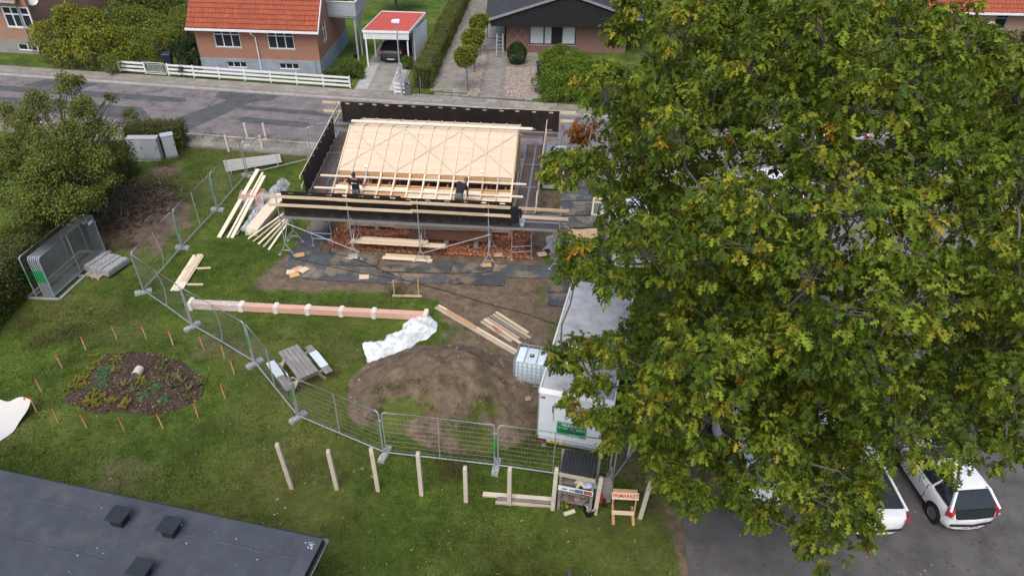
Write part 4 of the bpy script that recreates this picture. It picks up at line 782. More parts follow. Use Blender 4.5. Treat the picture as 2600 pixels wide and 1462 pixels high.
# ---- middle house with the red tiled roof
def house2():
    rz = R_(-2.55); t = thing('brick_house', 'red brick house with orange-red tiled roof behind the white board fence', 'house', (-22.9, 51.64, 0), rz); M = wm(t); L, Dp, zp, ze = 8.8, 7.8, 1.05, 3.42
    W = [(1.33, 3.23, 1.82, 3.28), (5.2, 7.1, 1.82, 3.28)]; Bw = [(1.9, 3.35, .38, .82), (5.75, 7.2, .38, .82)]
    f = MB(); wall_open(f, L, 0, zp, .4, Bw, -.06); f.bx(L-.4, L+.06, .34, Dp, 0, zp); f.bx(0, .4, .34, Dp, 0, zp); obj('plinth', f, m_plinth, t)
    wl = MB(); wall_open(wl, L, zp, ze, .35, W); wl.bx(0, .35, .35, Dp, zp, ze)
    sw = [(1.4, 2.5, 1.9, 3.3)]                                       # gable window facing the drive
    for a, b, z0, z1 in ((.35, 1.4, zp, ze), (2.5, Dp, zp, ze), (1.4, 2.5, zp, 1.9), (1.4, 2.5, 3.3, ze)): wl.bx(L-.35, L, a, b, z0, z1)
    rid = ze+(Dp/2+.45)
    for x in (0, L-.35): wl.prism([(x, 0, ze), (x, Dp, ze), (x, Dp/2, ze+Dp/2)], (.35, 0, 0))
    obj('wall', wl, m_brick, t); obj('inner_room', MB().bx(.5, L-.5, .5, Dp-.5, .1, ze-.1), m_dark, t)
    for a in W: window(t, M @ Matrix.Translation((a[0], .08, a[2])), a[1]-a[0], a[3]-a[2], (1, 1, 1), (1.6, 1), m_white, sill=m_conc)
    for a in Bw: window(t, M @ Matrix.Translation((a[0], .04, a[2])), a[1]-a[0], a[3]-a[2], (1, 1, 1), (1,), m_white, 'basement_window', .05)
    window(t, M @ Matrix.Translation((L-.08, 1.4, 1.9)) @ Matrix.Rotation(R_(90), 4, 'Z'), 1.1, 1.4, (1, 1), (1.6, 1), m_white, sill=m_conc)
    ov = .45; a = math.sqrt(.5); rf = MB()
    rf.prism([(-.3, -ov, ze-.1-.0), (-.3, Dp/2, ze+Dp/2+ov-.1), (-.3, Dp+ov, ze-.1), (-.3, Dp+ov, ze-.3), (-.3, Dp/2, ze+Dp/2+ov-.3), (-.3, -ov, ze-.3)], (L+.6, 0, 0))
    roof = obj('roof', rf, m_tile, t)
    F = M @ frame_of((-.3, -ov-.04, ze-.12), (1, 0, 0), (0, -a, a)); tiles(roof, F, L+.6, 9, 31, .3032, .375); tiles(roof, F, L+.6, 16, 31, .3032, .375, 9, True)
    g = MB(); g.bx(-.34, L+.34, -ov-.16, -ov-.02, ze-.3, ze-.16); obj('gutter', g, m_white, t)
    vb = MB(); vb.prism([(L+.3, -ov-.1, ze-.32), (L+.3, -ov-.1, ze-.05), (L+.3, Dp/2, ze+Dp/2+ov+.12), (L+.3, Dp/2, ze+Dp/2+ov-.15)], (.04, 0, 0)); obj('verge_board', vb, m_white, t)
    obj('downpipe', MB().path([(4.25, -ov-.08, ze-.28), (4.3, -ov-.05, ze-.45), (4.4, -.12, ze-.75), (4.42, -.12, .1)], .045, 8), m_white, t)
    obj('vent_pipe', MB().path([(8.45, -.1, .2), (8.45, -.1, 1.05)], .035, 6), m_galv, t)
    # raised timber balcony on the gable side
    bp = MB().bx(L+.05, L+2.1, 3.3, 6.2, 3.22, 3.36); bal = obj('balcony', bp, m_greywood, t)
    for k in range(5): obj('board', MB().bx(L+.05, L+2.12, 3.24, 3.29, 3.36+k*.19, 3.53+k*.19), m_greywood, bal); obj('board', MB().bx(L+2.1, L+2.15, 3.3, 6.2, 3.36+k*.19, 3.53+k*.19), m_greywood, bal)
    obj('rail', MB().bx(L, L+2.18, 3.2, 3.3, 4.33, 4.38), m_white, bal); obj('rail', MB().bx(L+2.08, L+2.18, 3.3, 6.2, 4.33, 4.38), m_white, bal)
    for y in (3.4, 4.7): obj('post', MB().bx(L+1.85, L+1.97, y, y+.12, 0, 3.22), m_greywood, bal)
    for y in (3.46, 4.76): obj('brace', MB().beam((L+1.91, y, 2.3), (L+2.1, y+.75, 3.2), .07, .07), m_greywood, bal)
    obj('flower_pot', MB().lathe([(.12, 0), (.2, .3), (.17, .3)], (L+1.5, 4.1, 0), 10), m_black, t)
house2()
def house1():
    rz = R_(-7); t = thing('brick_house', 'orange brick house with grey plinth and satellite dish at top left', 'house', (-36.9, 54.8, 0), rz); M = wm(t); Mi = M.inverted(); L, Dp, zp, ze = 11, 10, 1.05, 4.1
    a = Mi @ at(4, 46, 2.7); b = Mi @ at(82, 46, 2.7); W = [(a.x, b.x, 1.95, 3.5)]; a2 = Mi @ at(40, 122, .5); b2 = Mi @ at(92, 124, .5); Bw = [(a2.x, b2.x, .25, .78)]
    f = MB(); wall_open(f, 0.04, 0, zp, .4, Bw, -.05, -L); f.bx(-.4, .05, .35, Dp, 0, zp); obj('plinth', f, m_plinth1, t)
    wl = MB(); wall_open(wl, 0, zp, ze, .35, W, 0, -L); wl.bx(-.35, 0, .35, Dp, zp, ze); wl.prism([(-.35, 0, ze), (-.35, Dp, ze), (-.35, Dp/2, ze+Dp*.42)], (.35, 0, 0)); obj('wall', wl, m_brick1, t)
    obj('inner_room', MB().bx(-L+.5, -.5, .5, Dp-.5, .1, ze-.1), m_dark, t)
    for w_ in W: window(t, M @ Matrix.Translation((w_[0], .06, w_[2])), w_[1]-w_[0], w_[3]-w_[2], (1, 1, 1), (1.7, 1), m_white, sill=m_conc, fw=.1)
    for w_ in Bw: window(t, M @ Matrix.Translation((w_[0], .02, w_[2])), w_[1]-w_[0], w_[3]-w_[2], (1, 1), (1,), m_white, 'basement_window', .07)
    rf = MB().prism([(.3, -.5, ze-.05), (.3, Dp/2, ze+Dp*.42+.2), (.3, Dp+.5, ze-.05), (.3, Dp+.5, ze-.2), (.3, Dp/2, ze+Dp*.42), (.3, -.5, ze-.2)], (-L-.6, 0, 0)); obj('roof', rf, m_tile, t)
    obj('gutter', MB().bx(-L, .32, -.64, -.5, ze-.2, ze-.06), m_galv, t); obj('downpipe', MB().path([(-.15, -.55, ze-.15), (-.1, -.1, ze-.5), (-.1, -.1, .1)], .045, 7), m_galv, t)
    d = MB(); d.lathe([(.02, 0), (.25, .03), (.4, .1), (.41, .12), (.25, .06), (.02, .03)], (0, 0, 0), 18, False); me = mesh_of('satellite_dish', d, None, True); me.materials.append(m_white)
    p = Mi @ at(193, 8, 3.7); q = M @ Vector((.35, p.y, 3.75)); o = inst('satellite_dish', me, Matrix.Translation(q) @ Vector((.55, -.75, .35)).to_track_quat('Z', 'Y').to_matrix().to_4x4(), t)
    obj('dish_arm', MB().tube((0, p.y, 3.6), (.34, p.y, 3.74), .02, 6), m_galv, t)
house1()
def house3():
    t = thing('brick_house', 'low modern house of dark red brick with black timber gable', 'house', (-.8, 57.35, 0), R_(.6)); M = wm(t); zt = 2.32
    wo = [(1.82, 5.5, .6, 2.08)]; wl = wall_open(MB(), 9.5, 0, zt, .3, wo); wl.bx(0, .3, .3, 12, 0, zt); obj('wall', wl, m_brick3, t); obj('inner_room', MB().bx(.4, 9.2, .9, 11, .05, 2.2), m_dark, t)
    # diaper pattern: raised brick headers in lozenges left of the window
    mb = MB()
    for c in range(2):
        for k in range(26):
            for s_ in (-1, 1):
                u = .12+.78*c+.0; x = .5+c*.75+s_*abs(((k*.06) % .72)-.36)*1.0; mb.bx(x-.05, x+.05, -.012, .02, .35+k*.072, .35+k*.072+.058)
    obj('brick_lozenges', mb, brickmat('lozenge_brick', (.4, .19, .13), (.36, .17, .12), (.3, .27, .25)), t)
    window(t, M @ Matrix.Translation((wo[0][0], .05, wo[0][2])), 3.68, 1.48, (1.15, .62, .75, 1.1), (1,), m_black, fw=.07, sill=m_conc, curtain=(0, 1, 3), solid=(2,))
    x0, x1, xp, z0, zp = -1.5, 10.9, 4.7, 2.72, 4.62; gb = MB(); yf = -1.05
    gb.prism([(x0+.45, yf, 2.30), (x1-.45, yf, 2.30), (x1-.1, yf, 2.6), (xp, yf, zp-.12), (x0+.1, yf, 2.6)], (0, .1, 0)); gable = obj('gable', gb, m_black_wood, t)
    for k in range(60):                                               # cover strips of the cladding
        x = x0+.6+k*.19; zz = zp-.16-abs(x-xp)*(zp-2.6)/(xp-x0)
        if x < x1-.5: obj('cladding_board', MB().bx(x, x+.1, yf-.018, yf-.002, 2.31, max(2.5, zz)), m_black_wood, gable)
    obj('soffit', MB().bx(x0+.3, x1-.3, yf, .0, 2.27, 2.3), m_black_wood, t)
    rf = MB(); rf.prism([(x0-.1, yf-.12, z0-.12), (xp, yf-.12, zp), (x1+.1, yf-.12, z0-.12), (x1+.1, yf-.12, z0+.02), (xp, yf-.12, zp+.14), (x0-.1, yf-.12, z0+.02)], (0, 13.5, 0)); roof = obj('roof', rf, m_felt, t)
    for sx, ex in ((x0-.12, xp), (x1+.12, xp)): obj('verge_trim', MB().beam((sx, yf-.15, z0-.02), (ex, yf-.15, zp+.09), .05, .17), m_alu, roof)
    for k in range(1, 9):
        y = yf+k*1.4
        for sx in (x0, x1): obj('roof_seam', MB().beam((sx, y, z0+.035), (xp, y, zp+.155), .05, .02), m_felt, roof)
    st_ = MB()
    for k in range(4): st_.bx(-1.55, -.15, .6+k*.35, 6, k*.16, k*.16+.16)
    obj('step', st_, m_conc, t); obj('handrail', MB().path([(-1.5, .5, .9), (-1.5, 2.4, 1.6), (-1.5, 4.5, 1.6)], .03, 6), m_black, t); obj('porch_screen', MB().bx(-.12, -.02, .2, 4, .0, 2.27), m_black_wood, t)
house3()
def house4():
    t = thing('brick_house', 'tan brick house with red tiled roof seen above the oak at right', 'house', (33.5, 60.6, 0), 0); M = wm(t); ze = 3.05; Mi = M.inverted()
    p = lambda x, y, z: (Mi @ at(x, y, z)).x
    ops = [(p(2437, 50, 2), p(2462, 50, 2), 1.2, 2.6), (p(2512, 45, 2.2), p(2543, 45, 2.2), 1.5, 2.95), (p(2568, 60, 1.5), p(2592, 60, 1.5), .1, 2.9)]
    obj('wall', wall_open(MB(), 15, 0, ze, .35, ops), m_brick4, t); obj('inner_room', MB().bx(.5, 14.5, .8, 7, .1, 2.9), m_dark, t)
    for k, o in enumerate(ops): window(t, M @ Matrix.Translation((o[0], .06, o[2])), o[1]-o[0], o[3]-o[2], (1,) if k else (1, 1), (1.5, 1), m_white if k < 1 else m_plinth, 'door' if k == 2 else 'window', .08)
    rf = MB().prism([(-.3, -.5, ze-.1), (-.3, 4, ze+3.9), (-.3, 8.5, ze-.1), (-.3, 8.5, ze-.3), (-.3, 4, ze+3.7), (-.3, -.5, ze-.3)], (15.6, 0, 0)); roof = obj('roof', rf, m_tile, t)
    a = math.sqrt(.5); tiles(roof, M @ frame_of((-.3, -.55, ze-.1), (1, 0, 0), (0, -a*.94, a)), 15.6, 12, 52, .3, .38, 0, True)
    obj('gutter', MB().bx(-.3, 15.3, -.72, -.58, ze-.26, ze-.1), m_white, t); aw = MB().beam((p(2480, 52, 2), -.35, 2.15), (p(2508, 55, 2), -.35, 2.15), .7, .05); obj('awning', aw, m_white, t)
house4()
# ---- carport
def carport():
    t = thing('carport', 'white carport with red felt roof and board-clad shed over a dark car', 'carport', (-9.4, 55, 0), 0)
    pts = [(-11.2, 53.1), (-7.85, 53.05), (-7.15, 57.65), (-10.5, 57.85)]; zf, zb = 2.62, 2.72
    P = [Vector((*p, zf if i < 2 else zb)) for i, p in enumerate(pts)]; mb = MB(); mb.prism(P, (0, 0, .07)); obj('roof', mb, m_redfelt, t, W=True)
    for i in range(4):
        a, b = P[i], P[(i+1) % 4]; off = Vector((b.y-a.y, a.x-b.x, 0)).normalized()*.03; d = Vector((0, 0, -.06)); obj('fascia_trim', MB().beam(a+off+d+Vector((0, 0, .1)), b+off+d+Vector((0, 0, .1)), .05, .16), m_white, t, W=True)
    n = 26
    for k in range(n):
        a = P[0].lerp(P[1], (k+.04)/n); b = P[0].lerp(P[1], (k+.93)/n); a.z = b.z = 2.34; a.y += .02; b.y += .02; obj('fascia_board', MB().beam(a, b, .025, .46), m_whitew, t, W=True)
    for x, y in ((-11.05, 53.15), (-10.85, 55.4), (-10.55, 57.6), (-8.0, 53.2), (-7.75, 54.9)): obj('post', MB().bx(x-.05, x+.05, y-.05, y+.05, 0, 2.6), m_white, t, W=True)
    for k in range(13):                                               # shed, board by board, on the side facing the hedge
        a = Vector((-7.72+.05*k, 55.0+.2*k, 1.18)); obj('shed_board', MB().beam(a, a+Vector((.045, .17, 0)), .03, 2.3), m_whitew, t, W=True)
    obj('shed_wall', MB().bx(-7.95, -7.9, 55.2, 57.6, 0, 2.5), m_whitew, t, W=True); obj('shed_back', MB().bx(-8.9, -7.2, 57.55, 57.6, 0, 2.6), m_whitew, t, W=True)
    for k in range(12): obj('rafter', MB().beam(P[0].lerp(P[1], k/11)+Vector((0, .1, -.08)), P[3].lerp(P[2], k/11)+Vector((0, -.1, -.08)), .05, .1), m_whitew, t, W=True)
carport()
# ---- white board fence and gate along the far pavement
def board_fence():
    a, b = Vector((*at(306, 187).xy, .1)), Vector((*at(893, 229).xy, .1)); d = b-a; L = d.length; u = d/L
    t = thing('board_fence', 'white three-board garden fence along the far pavement', 'fence', a)
    g0, g1 = 2.05, 3.75; xs = [0, 2.0]+[3.8+k*(L-3.9)/7 for k in range(8)]
    for x in xs: p = a+u*x; obj('post', MB().box(p+Vector((0, .07, .42)), (.09, .09, .86), math.atan2(u.y, u.x)), m_white, t, W=True)
    for s0, s1 in zip(xs, xs[1:]):
        if s0 == 2.0: continue
        for z in (.2, .48, .76): plank('rail', a+u*(s0+.005)+Vector((0, 0, z)), a+u*(s1-.005)+Vector((0, 0, z)), .15, .025, m_whitew, t, up=(-u.y*-1, -u.x, 0))
    g = thing('garden_gate', 'white tubular metal gate set in the white board fence', 'gate', a+u*2.05); p = lambda x, z: a+u*(2.1+x)+Vector((0, -.02, z))
    r = MB().path([p(.1, .08), p(0, .2), p(0, .75), p(.1, .87), p(1.5, .87), p(1.6, .75), p(1.6, .2), p(1.5, .08), p(.1, .08)], .022, 6); obj('gate_frame', r, m_white, g, W=True)
    obj('inner_frame', MB().path([p(.12, .2), p(.12, .75), p(1.48, .75), p(1.48, .2), p(.12, .2)], .015, 6), m_white, g, W=True)
    for k in range(11): obj('bar', MB().tube(p(.24+k*.11, .2), p(.24+k*.11, .75), .012, 6), m_white, g, W=True)
    # short return by the lamp post
    c = at(1003, 243); c2 = at(1040, 247); e = at(1018, 195); t2 = thing('board_fence', 'short slanted piece of white board fence beside the street lamp', 'fence', (c.x, c.y, .1))
    for q0, q1 in ((c, e), (c, c2)):
        v = (q1-q0); v.z = 0
        for z in (.2, .48, .76): plank('rail', Vector((q0.x, q0.y, .1+z)), Vector((q1.x, q1.y, .1+z)), .14, .025, m_whitew, t2, up=(v.normalized().y, -v.normalized().x, 0))
    for q in (c, e, c2, c.lerp(e, .5)): obj('post', MB().box((q.x, q.y+.06, .5), (.09, .09, .9)), m_white, t2, W=True)
board_fence()
def wheelie(name, p, rz, col, label, w_=.58, h=1.05, lid=True):
    t = thing(name, label, 'bin', p, rz); mb = MB(); mb.loft([[(-w_/2*k, -w_/2*k2, z), (w_/2*k, -w_/2*k2, z), (w_/2*k, w_/2*k2, z), (-w_/2*k, w_/2*k2, z)] for k, k2, z in ((.75, .75, .08), (.8, .85, .3), (1, 1.1, h-.08), (1.06, 1.16, h-.06), (1.06, 1.16, h-.03))]); obj('body', mb, col, t)
    if lid: obj('lid', MB().loft([[(-w_*.53, -w_*.6, h-.03), (w_*.53, -w_*.6, h-.03), (w_*.53, w_*.6, h), (-w_*.53, w_*.6, h)], [(-w_*.45, -w_*.5, h+.03), (w_*.45, -w_*.5, h+.03), (w_*.45, w_*.5, h+.06), (-w_*.45, w_*.5, h+.06)]]), col, t); obj('handle', MB().tube((-w_*.4, w_*.68, h-.02), (w_*.4, w_*.68, h-.02), .018, 6), col, t)
    for s_ in (-1, 1): obj('wheel', MB().tube((s_*w_*.42, w_*.42, .1), (s_*w_*.52, w_*.42, .1), .1, 10), m_tyre, t)
p = at(432, 172); wheelie('wheeled_bin', (p.x, p.y, 0), .1, mat('navy_bin', (.02, .025, .05), .5), 'dark blue wheeled bin behind the white fence by the conifer')
p = at(1373, 195); wheelie('wheeled_bin', (p.x, p.y, 0), .2, mat('charcoal_bin', (.04, .042, .05), .5), 'charcoal wheeled bin half hidden by the bright laurel')
p = at(1037, 245); t = thing('litter_bin', 'slim grey litter bin on the pavement beside the lamp post', 'bin', (p.x, p.y, .1)); m_lb = mat('grey_bin_paint', (.12, .13, .15), .5)
obj('body', MB().bx(-.21, .21, -.16, .16, 0, .92), m_lb, t); obj('top', MB().loft([[(-.22, -.17, .92), (.22, -.17, .92), (.22, .17, .92), (-.22, .17, .92)], [(-.2, -.15, .98), (.2, -.15, .98), (.2, .15, 1.02), (-.2, .15, 1.02)]]), m_lb, t); obj('slot', MB().bx(-.15, .15, -.165, -.158, .78, .86), m_black, t); obj('label_plate', MB().bx(.1, .16, -.166, -.158, .84, .9), m_white, t)
p = at(1066, 236); t = thing('house_sign', 'narrow dark post at the street end of the clipped hedge', 'post', (p.x, p.y, .0)); obj('post', MB().bx(-.05, .05, -.04, .04, 0, 1.15), m_black, t); obj('edge_strip', MB().bx(.055, .075, -.04, .04, 0, 1.1), m_galv, t)
p = at(1021, 246); t = thing('street_lamp', 'tall slim grey street lamp with white head in front of the carport', 'street lamp', (p.x, p.y, .1)); obj('pole', MB().path([(0, 0, 0), (0, 0, 1.2), (-.02, 0, 1.21), (0, 0, 4.85)], [.07, .07, .05, .04], 10), m_galv, t)
obj('lamp_head', MB().loft([[(-.08, .14, 4.82), (.12, .14, 4.82), (.12, -.14, 4.82), (-.08, -.14, 4.82)][::-1], [(-.3, -.16, 4.87), (.22, -.16, 4.87), (.22, .16, 4.87), (-.3, .16, 4.87)], [(-.3, -.16, 4.97), (.22, -.16, 4.99), (.22, .16, 4.99), (-.3, .16, 4.97)], [(-.2, -.1, 5.03), (.15, -.1, 5.05), (.15, .1, 5.05), (-.2, .1, 5.03)]]), m_white, t); obj('lens', MB().bx(-.22, -.09, -.1, .1, 4.85, 4.868), m_glass, t)
p = at(1262, 150); t = thing('step_ladder', 'open aluminium step ladder by the porch of the black-gabled house', 'ladder', (p.x+.2, p.y+.5, .05)); 
for s_, nm in ((-1, 'front_rail'), (1, 'rear_rail')):
    for x in (-.22, .22): obj(nm, MB().beam((x*1.2, s_*.5, 0), (x, s_*.06, 1.7), .06, .03), m_alu, t)
for k in range(6): obj('tread', MB().bx(-.24, .24, -.46+k*.07, -.36+k*.07, .22+k*.25, .245+k*.25), m_alu, t)
p = at(394, 45); t = thing('flag_pole', 'thin white pole standing in the garden between the brick houses', 'pole', (p.x, p.y, 0)); obj('shaft', MB().path([(0, 0, 0), (0, 0, 1), (-.05, 0, 5.5)], [.06, .05, .035], 8), m_white, t); obj('base', MB().lathe([(.12, 0), (.12, .2), (.07, .3)], (0, 0, 0), 10), m_galv, t)
# ================================================================== THE TIMBER BUILDING AND ITS SCAFFOLD
BA = R_(-3.5); BM = Matrix.Translation((-3.87, 32.8, 0)) @ Matrix.Rotation(BA, 4, 'Z')
def bf(u, v, z=0.0): return BM @ Vector((u, v, z))
BX = (BM.to_3x3() @ Vector((1, 0, 0))); BY = (BM.to_3x3() @ Vector((0, 1, 0)))
m_chip = attrmat('expanded_clay'); m_mat = mat('road_plate', (.075, .083, .09), .6, .35, 1.3, .3, ov=.15, dirt=(.2, .16, .115), da=1.0, fine=30)
m_strap = mat('steel_strap', (.5, .48, .45), .6, .1, 8, .02)
def timber_house():
    t = thing('timber_building', 'half-built timber house with bare plank roof inside the scaffold', 'building', bf(0, 0, 0), BA)
    zr, vr, ve, ze = 4.0, .1, -2.62, 2.97; UL, UR = -4.28, 4.02; tan = (zr-ze)/(vr-ve); N_ = Vector((0, -tan, 1)).normalized()
    roof = obj('roof', MB().prism([bf(UL, ve, ze-.05), bf(UL, vr, zr-.05), bf(UL, -ve+.2, zr-.05-.27*(-ve+.2-vr)), bf(UL, -ve+.2, zr-.07-.27*(-ve+.2-vr)), bf(UL, vr, zr-.07), bf(UL, ve, ze-.07)], BX*(UR-UL)), m_pineo, t, W=True)
    nb = 19                                                           # roof boards, front slope then back slope
    for i in range(nb):
        k0, k1 = i/nb, (i+.965)/nb; vm = ve+(vr-ve)*(k0+k1)/2; zm = ze+(zr-ze)*(k0+k1)/2; wd = (vr-ve)*(k1-k0)/math.cos(math.atan(tan))
        cut = UL+(UR-UL)*RNG.choice([.3, .45, .6, .75]); up = BM.to_3x3() @ N_
        for a, b in ((UL, cut-.004), (cut+.004, UR)): plank('roof_board', bf(a, vm, zm-.025), bf(b, vm, zm-.025), wd, .026, m_deckpine, roof, up)
        v2 = 2*vr-vm; zb_ = zr-.27*(v2-vr); up2 = BM.to_3x3() @ Vector((0, .27, 1))
        plank('roof_board', bf(UL, v2, zb_-.025), bf(UR, v2, zb_-.025), wd, .026, m_deckpine, roof, up2)
    us = [UL+.03+(UR-UL-.06)*i/12 for i in range(13)]
    for u in us:
        plank('counter_batten', bf(u, ve-.02, ze+.012), bf(u, vr, zr+.012), .05, .05, m_pine, roof, BM.to_3x3() @ N_); plank('counter_batten', bf(u, -ve+.2, zr+.012-.27*(-ve+.2-vr)), bf(u, vr+.02, zr+.012), .05, .05, m_pine, roof, BM.to_3x3() @ Vector((0, .27, 1)))
    # wind bracing straps in three crosses
    P = lambda u, k: bf(u, ve+(vr-ve)*k, ze+(zr-ze)*k+.042)
    for i in range(3):
        a, b = us[4*i], us[4*i+4]
        for s0, s1 in ((a, b), (b, a)): plank('brace_strap', P(s0, .02), P(s1, .97), .028, .003, m_strap, roof, BM.to_3x3() @ N_)
    for u in (-3.05, 2.45): obj('paper_note', MB().prism([P(u, .06)+Vector((0, 0, .004)), P(u+.16, .06)+Vector((0, 0, .004)), P(u+.16, .11)+Vector((0, 0, .004)), P(u, .11)+Vector((0, 0, .004))], (0, 0, .003)), m_white, roof, W=True)
    plank('ridge_board', bf(-4.5, 1.25, zr-.24), bf(4.7, 1.1, zr-.2), .22, .05, m_pinep, roof)
    # eaves: vertical closing boards, rafter tails and soffit boards in each bay
    s2 = .335
    for i in range(12):
        a, b = us[i]+.035, us[i+1]-.035; m_ = RNG.choice([m_pine, m_pineo, m_pineo])
        plank('closing_board', bf(a, ve+.02, ze-.23), bf(b, ve+.02, ze-.23), .32, .025, m_, t, BY)
        for k in range(3): plank('soffit_board', bf(a, -3.45-k*.235, 2.53-k*.08), bf(b, -3.45-k*.235, 2.53-k*.08), .225, .022, RNG.choice([m_pine, m_pinep, m_pineo]), t, BM.to_3x3() @ Vector((0, -.33, 1)))
        if i % 2 == 0: plank('noggin', bf(a, -3.0, 2.38), bf(b, -3.0, 2.38), .05, .14, m_pineo, t)
    for u in us: plank('rafter', bf(u, -4.15, 2.34), bf(u, -2.35, 2.94), .065, .2, m_old if RNG.random() < .3 else m_pinep, t)
    for v, z, m_ in ((-2.98, 2.83, m_pinep), (-3.72, 2.58, m_pinep)):
        d = RNG.uniform(-.1, .1); plank('eave_batten', bf(-5.1+d, v, z), bf(4.55+d, v+.03, z), .11, .05, m_, t)
    # frame below: posts on shoes, sills, beams, struts
    for v in (-3.12, 3.2):
        for u in (-3.93, -2.55, 0, 1.3, 3.93): 
            o = obj('post', MB().box((0, 0, 0), (.14, .14, 2.1)), m_pineo, t); o.matrix_basis = Matrix.Translation((u, v, 1.32)); WM[o.name] = BM @ o.matrix_basis
            obj('post_shoe', MB().bx(u-.09, u+.09, v-.09, v+.09, .02, .27), m_galv, t)
        plank('wall_plate', bf(-4.1, v, 2.45), bf(4.1, v, 2.45), .14, .18, m_pineo, t); plank('sill_beam', bf(-3.95, v, .38), bf(3.95, v, .38), .12, .16, m_old, t)
    for u in (-3.93, 3.93): plank('sill_beam', bf(u, -3.04, .38), bf(u, 3.1, .38), .12, .16, m_old, t); plank('wall_plate', bf(u, -3.04, 2.42), bf(u, 3.1, 2.42), .12, .14, m_pineo, t)
    for u0, u1, v in ((-3.85, -2.9, -3.12), (-1.7, -2.45, -3.12), (1.2, .5, -3.12)): plank('strut', bf(u0, v, .5), bf(u1, v, 2.2), .1, .1, m_pinep, t)
    for s_, u in ((-1, UL+.08), (1, UR-.06)):                         # gable trusses
        plank('tie_beam', bf(u, -2.9, 2.66), bf(u, 2.9, 2.66), .05, .18, m_pine, t)
        for k in range(-3, 4): z1 = zr-.12-abs(k*.8-vr)*tan; plank('gable_stud', bf(u, k*.8, 2.76), bf(u, k*.8, max(2.85, z1)), .05, .12, m_pineo, t)
        plank('barge_board', bf(u+s_*.09, ve, ze-.13), bf(u+s_*.09, vr, zr-.13), .025, .2, m_pine, t); plank('barge_board', bf(u+s_*.09, -ve+.2, zr-.13-.27*(-ve+.2-vr)), bf(u+s_*.09, vr, zr-.13), .025, .2, m_pine, t)
    for k in range(9): plank('ceiling_joist', bf(-3.7+k*.92, -3.0, 2.3), bf(-3.7+k*.92, 3.1, 2.3), .06, .16, m_pineo, t)
    for k in range(5): plank('inner_stud', bf(-3.2+k*1.5, -1.2, .1), bf(-3.2+k*1.5, -1.2, 2.2), .12, .06, m_pineo, t)
timber_house()
# ---- clay pellet bed in the foundation
def clay():
    n = 30000; u = NR.uniform(-4.6, 5.3, n); v = NR.uniform(-4.95, 3.4, n); keep = (v < -2.2) | ((u > 3.6) & (NR.random(n) < .9)) | (NR.random(n) < .12); keep &= (u < 4.9+.25*np.sin(v*2)) ; u, v = u[keep], v[keep]
    v = np.where((u < -3.4) & (v < -4.6), v+.4, v); n = len(u)
    base = np.array([(1, 0, 0), (-.5, .87, 0), (-.5, -.87, 0), (0, 0, .9), (0, 0, -.5)]); tri = np.array([(0, 1, 3), (1, 2, 3), (2, 0, 3)]); s_ = NR.uniform(.03, .07, n); an = NR.uniform(0, 6.28, n); tl = NR.normal(size=(n, 2))*.4
    X = base[None, :, 0]*np.cos(an)[:, None]-base[None, :, 1]*np.sin(an)[:, None]; Y = base[None, :, 0]*np.sin(an)[:, None]+base[None, :, 1]*np.cos(an)[:, None]; Z = base[None, :, 2]+X*tl[:, 0:1]+Y*tl[:, 1:2]
    hgt = .05+.05*fbm(u, v, 1.5, 3); pu, pv = u[:, None]+X*s_[:, None], v[:, None]+Y*s_[:, None]; Pz = hgt[:, None]+Z*s_[:, None]
    c, s0 = math.cos(BA), math.sin(BA); W_ = np.stack([pu*c-pv*s0-3.87, pu*s0+pv*c+32.8, Pz], 2).reshape(-1, 3)
    cs = palette(n, [(.42, .14, .065), (.3, .09, .045), (.48, .23, .12), (.56, .38, .25), (.17, .065, .04)], [4, 3, 3, 1, 2], .2)
    bed = obj('gravel_bed', MB().prism([bf(-4.6, -4.8), bf(5.0, -4.95), bf(5.0, 3.4), bf(-4.6, 3.4)], (0, 0, .055)), mat('clay_bed', (.14, .05, .032), .95, .3, 6, .5), kind='structure')
    fromnp('clay_pellets', W_, (tri[None]+(np.arange(n)*5)[:, None, None]).reshape(-1, 3), m_chip, None, np.repeat(cs, 5, 0), kind='stuff', label='reddish expanded clay gravel under the timber building', cat='gravel')
clay()
# ---- scaffold
SCAF = thing('scaffold', 'galvanised scaffold with plywood decks, black panels and pine rails round the timber building', 'scaffold', bf(0, -5, 0), BA)
def sub(name, label, loc, parent):
    o = bpy.data.objects.new(name, None); o.empty_display_size = .2; place(o, TR(loc), parent); o['label'] = label; return o
def hole_panel(L, h=1.2, th=.021):
    mb = MB(); n = max(2, int(L/.7)); gap = L/n; hw, hh = .135, .046
    for z0, z1 in ((0, .1-hh), (.1+hh, h-.1-hh), (h-.1+hh, h)): mb.bx(-L/2, L/2, -th/2, th/2, z0, z1)
    for zc in (.1, h-.1):
        xs = [-L/2]+[q for k in range(n) for q in (-L/2+gap*(k+.5)-hw, -L/2+gap*(k+.5)+hw)]+[L/2]
        for a, b in zip(xs[::2], xs[1::2]): mb.bx(a, b, -th/2, th/2, zc-hh, zc+hh)
        for k in range(n):                                            # rounded ends of the hand holes
            c = -L/2+gap*(k+.5)
            for sx in (-1, 1):
                for sz in (-1, 1): e = c+sx*hw; mb.prism([(e, -th/2, zc+sz*hh), (e-sx*.045, -th/2, zc+sz*hh), (e-sx*.012, -th/2, zc+sz*.014), (e, -th/2, zc+sz*.01)], (0, th, 0))
    me = mesh_of('shutter_panel', mb); me.materials.append(m_ply); return me
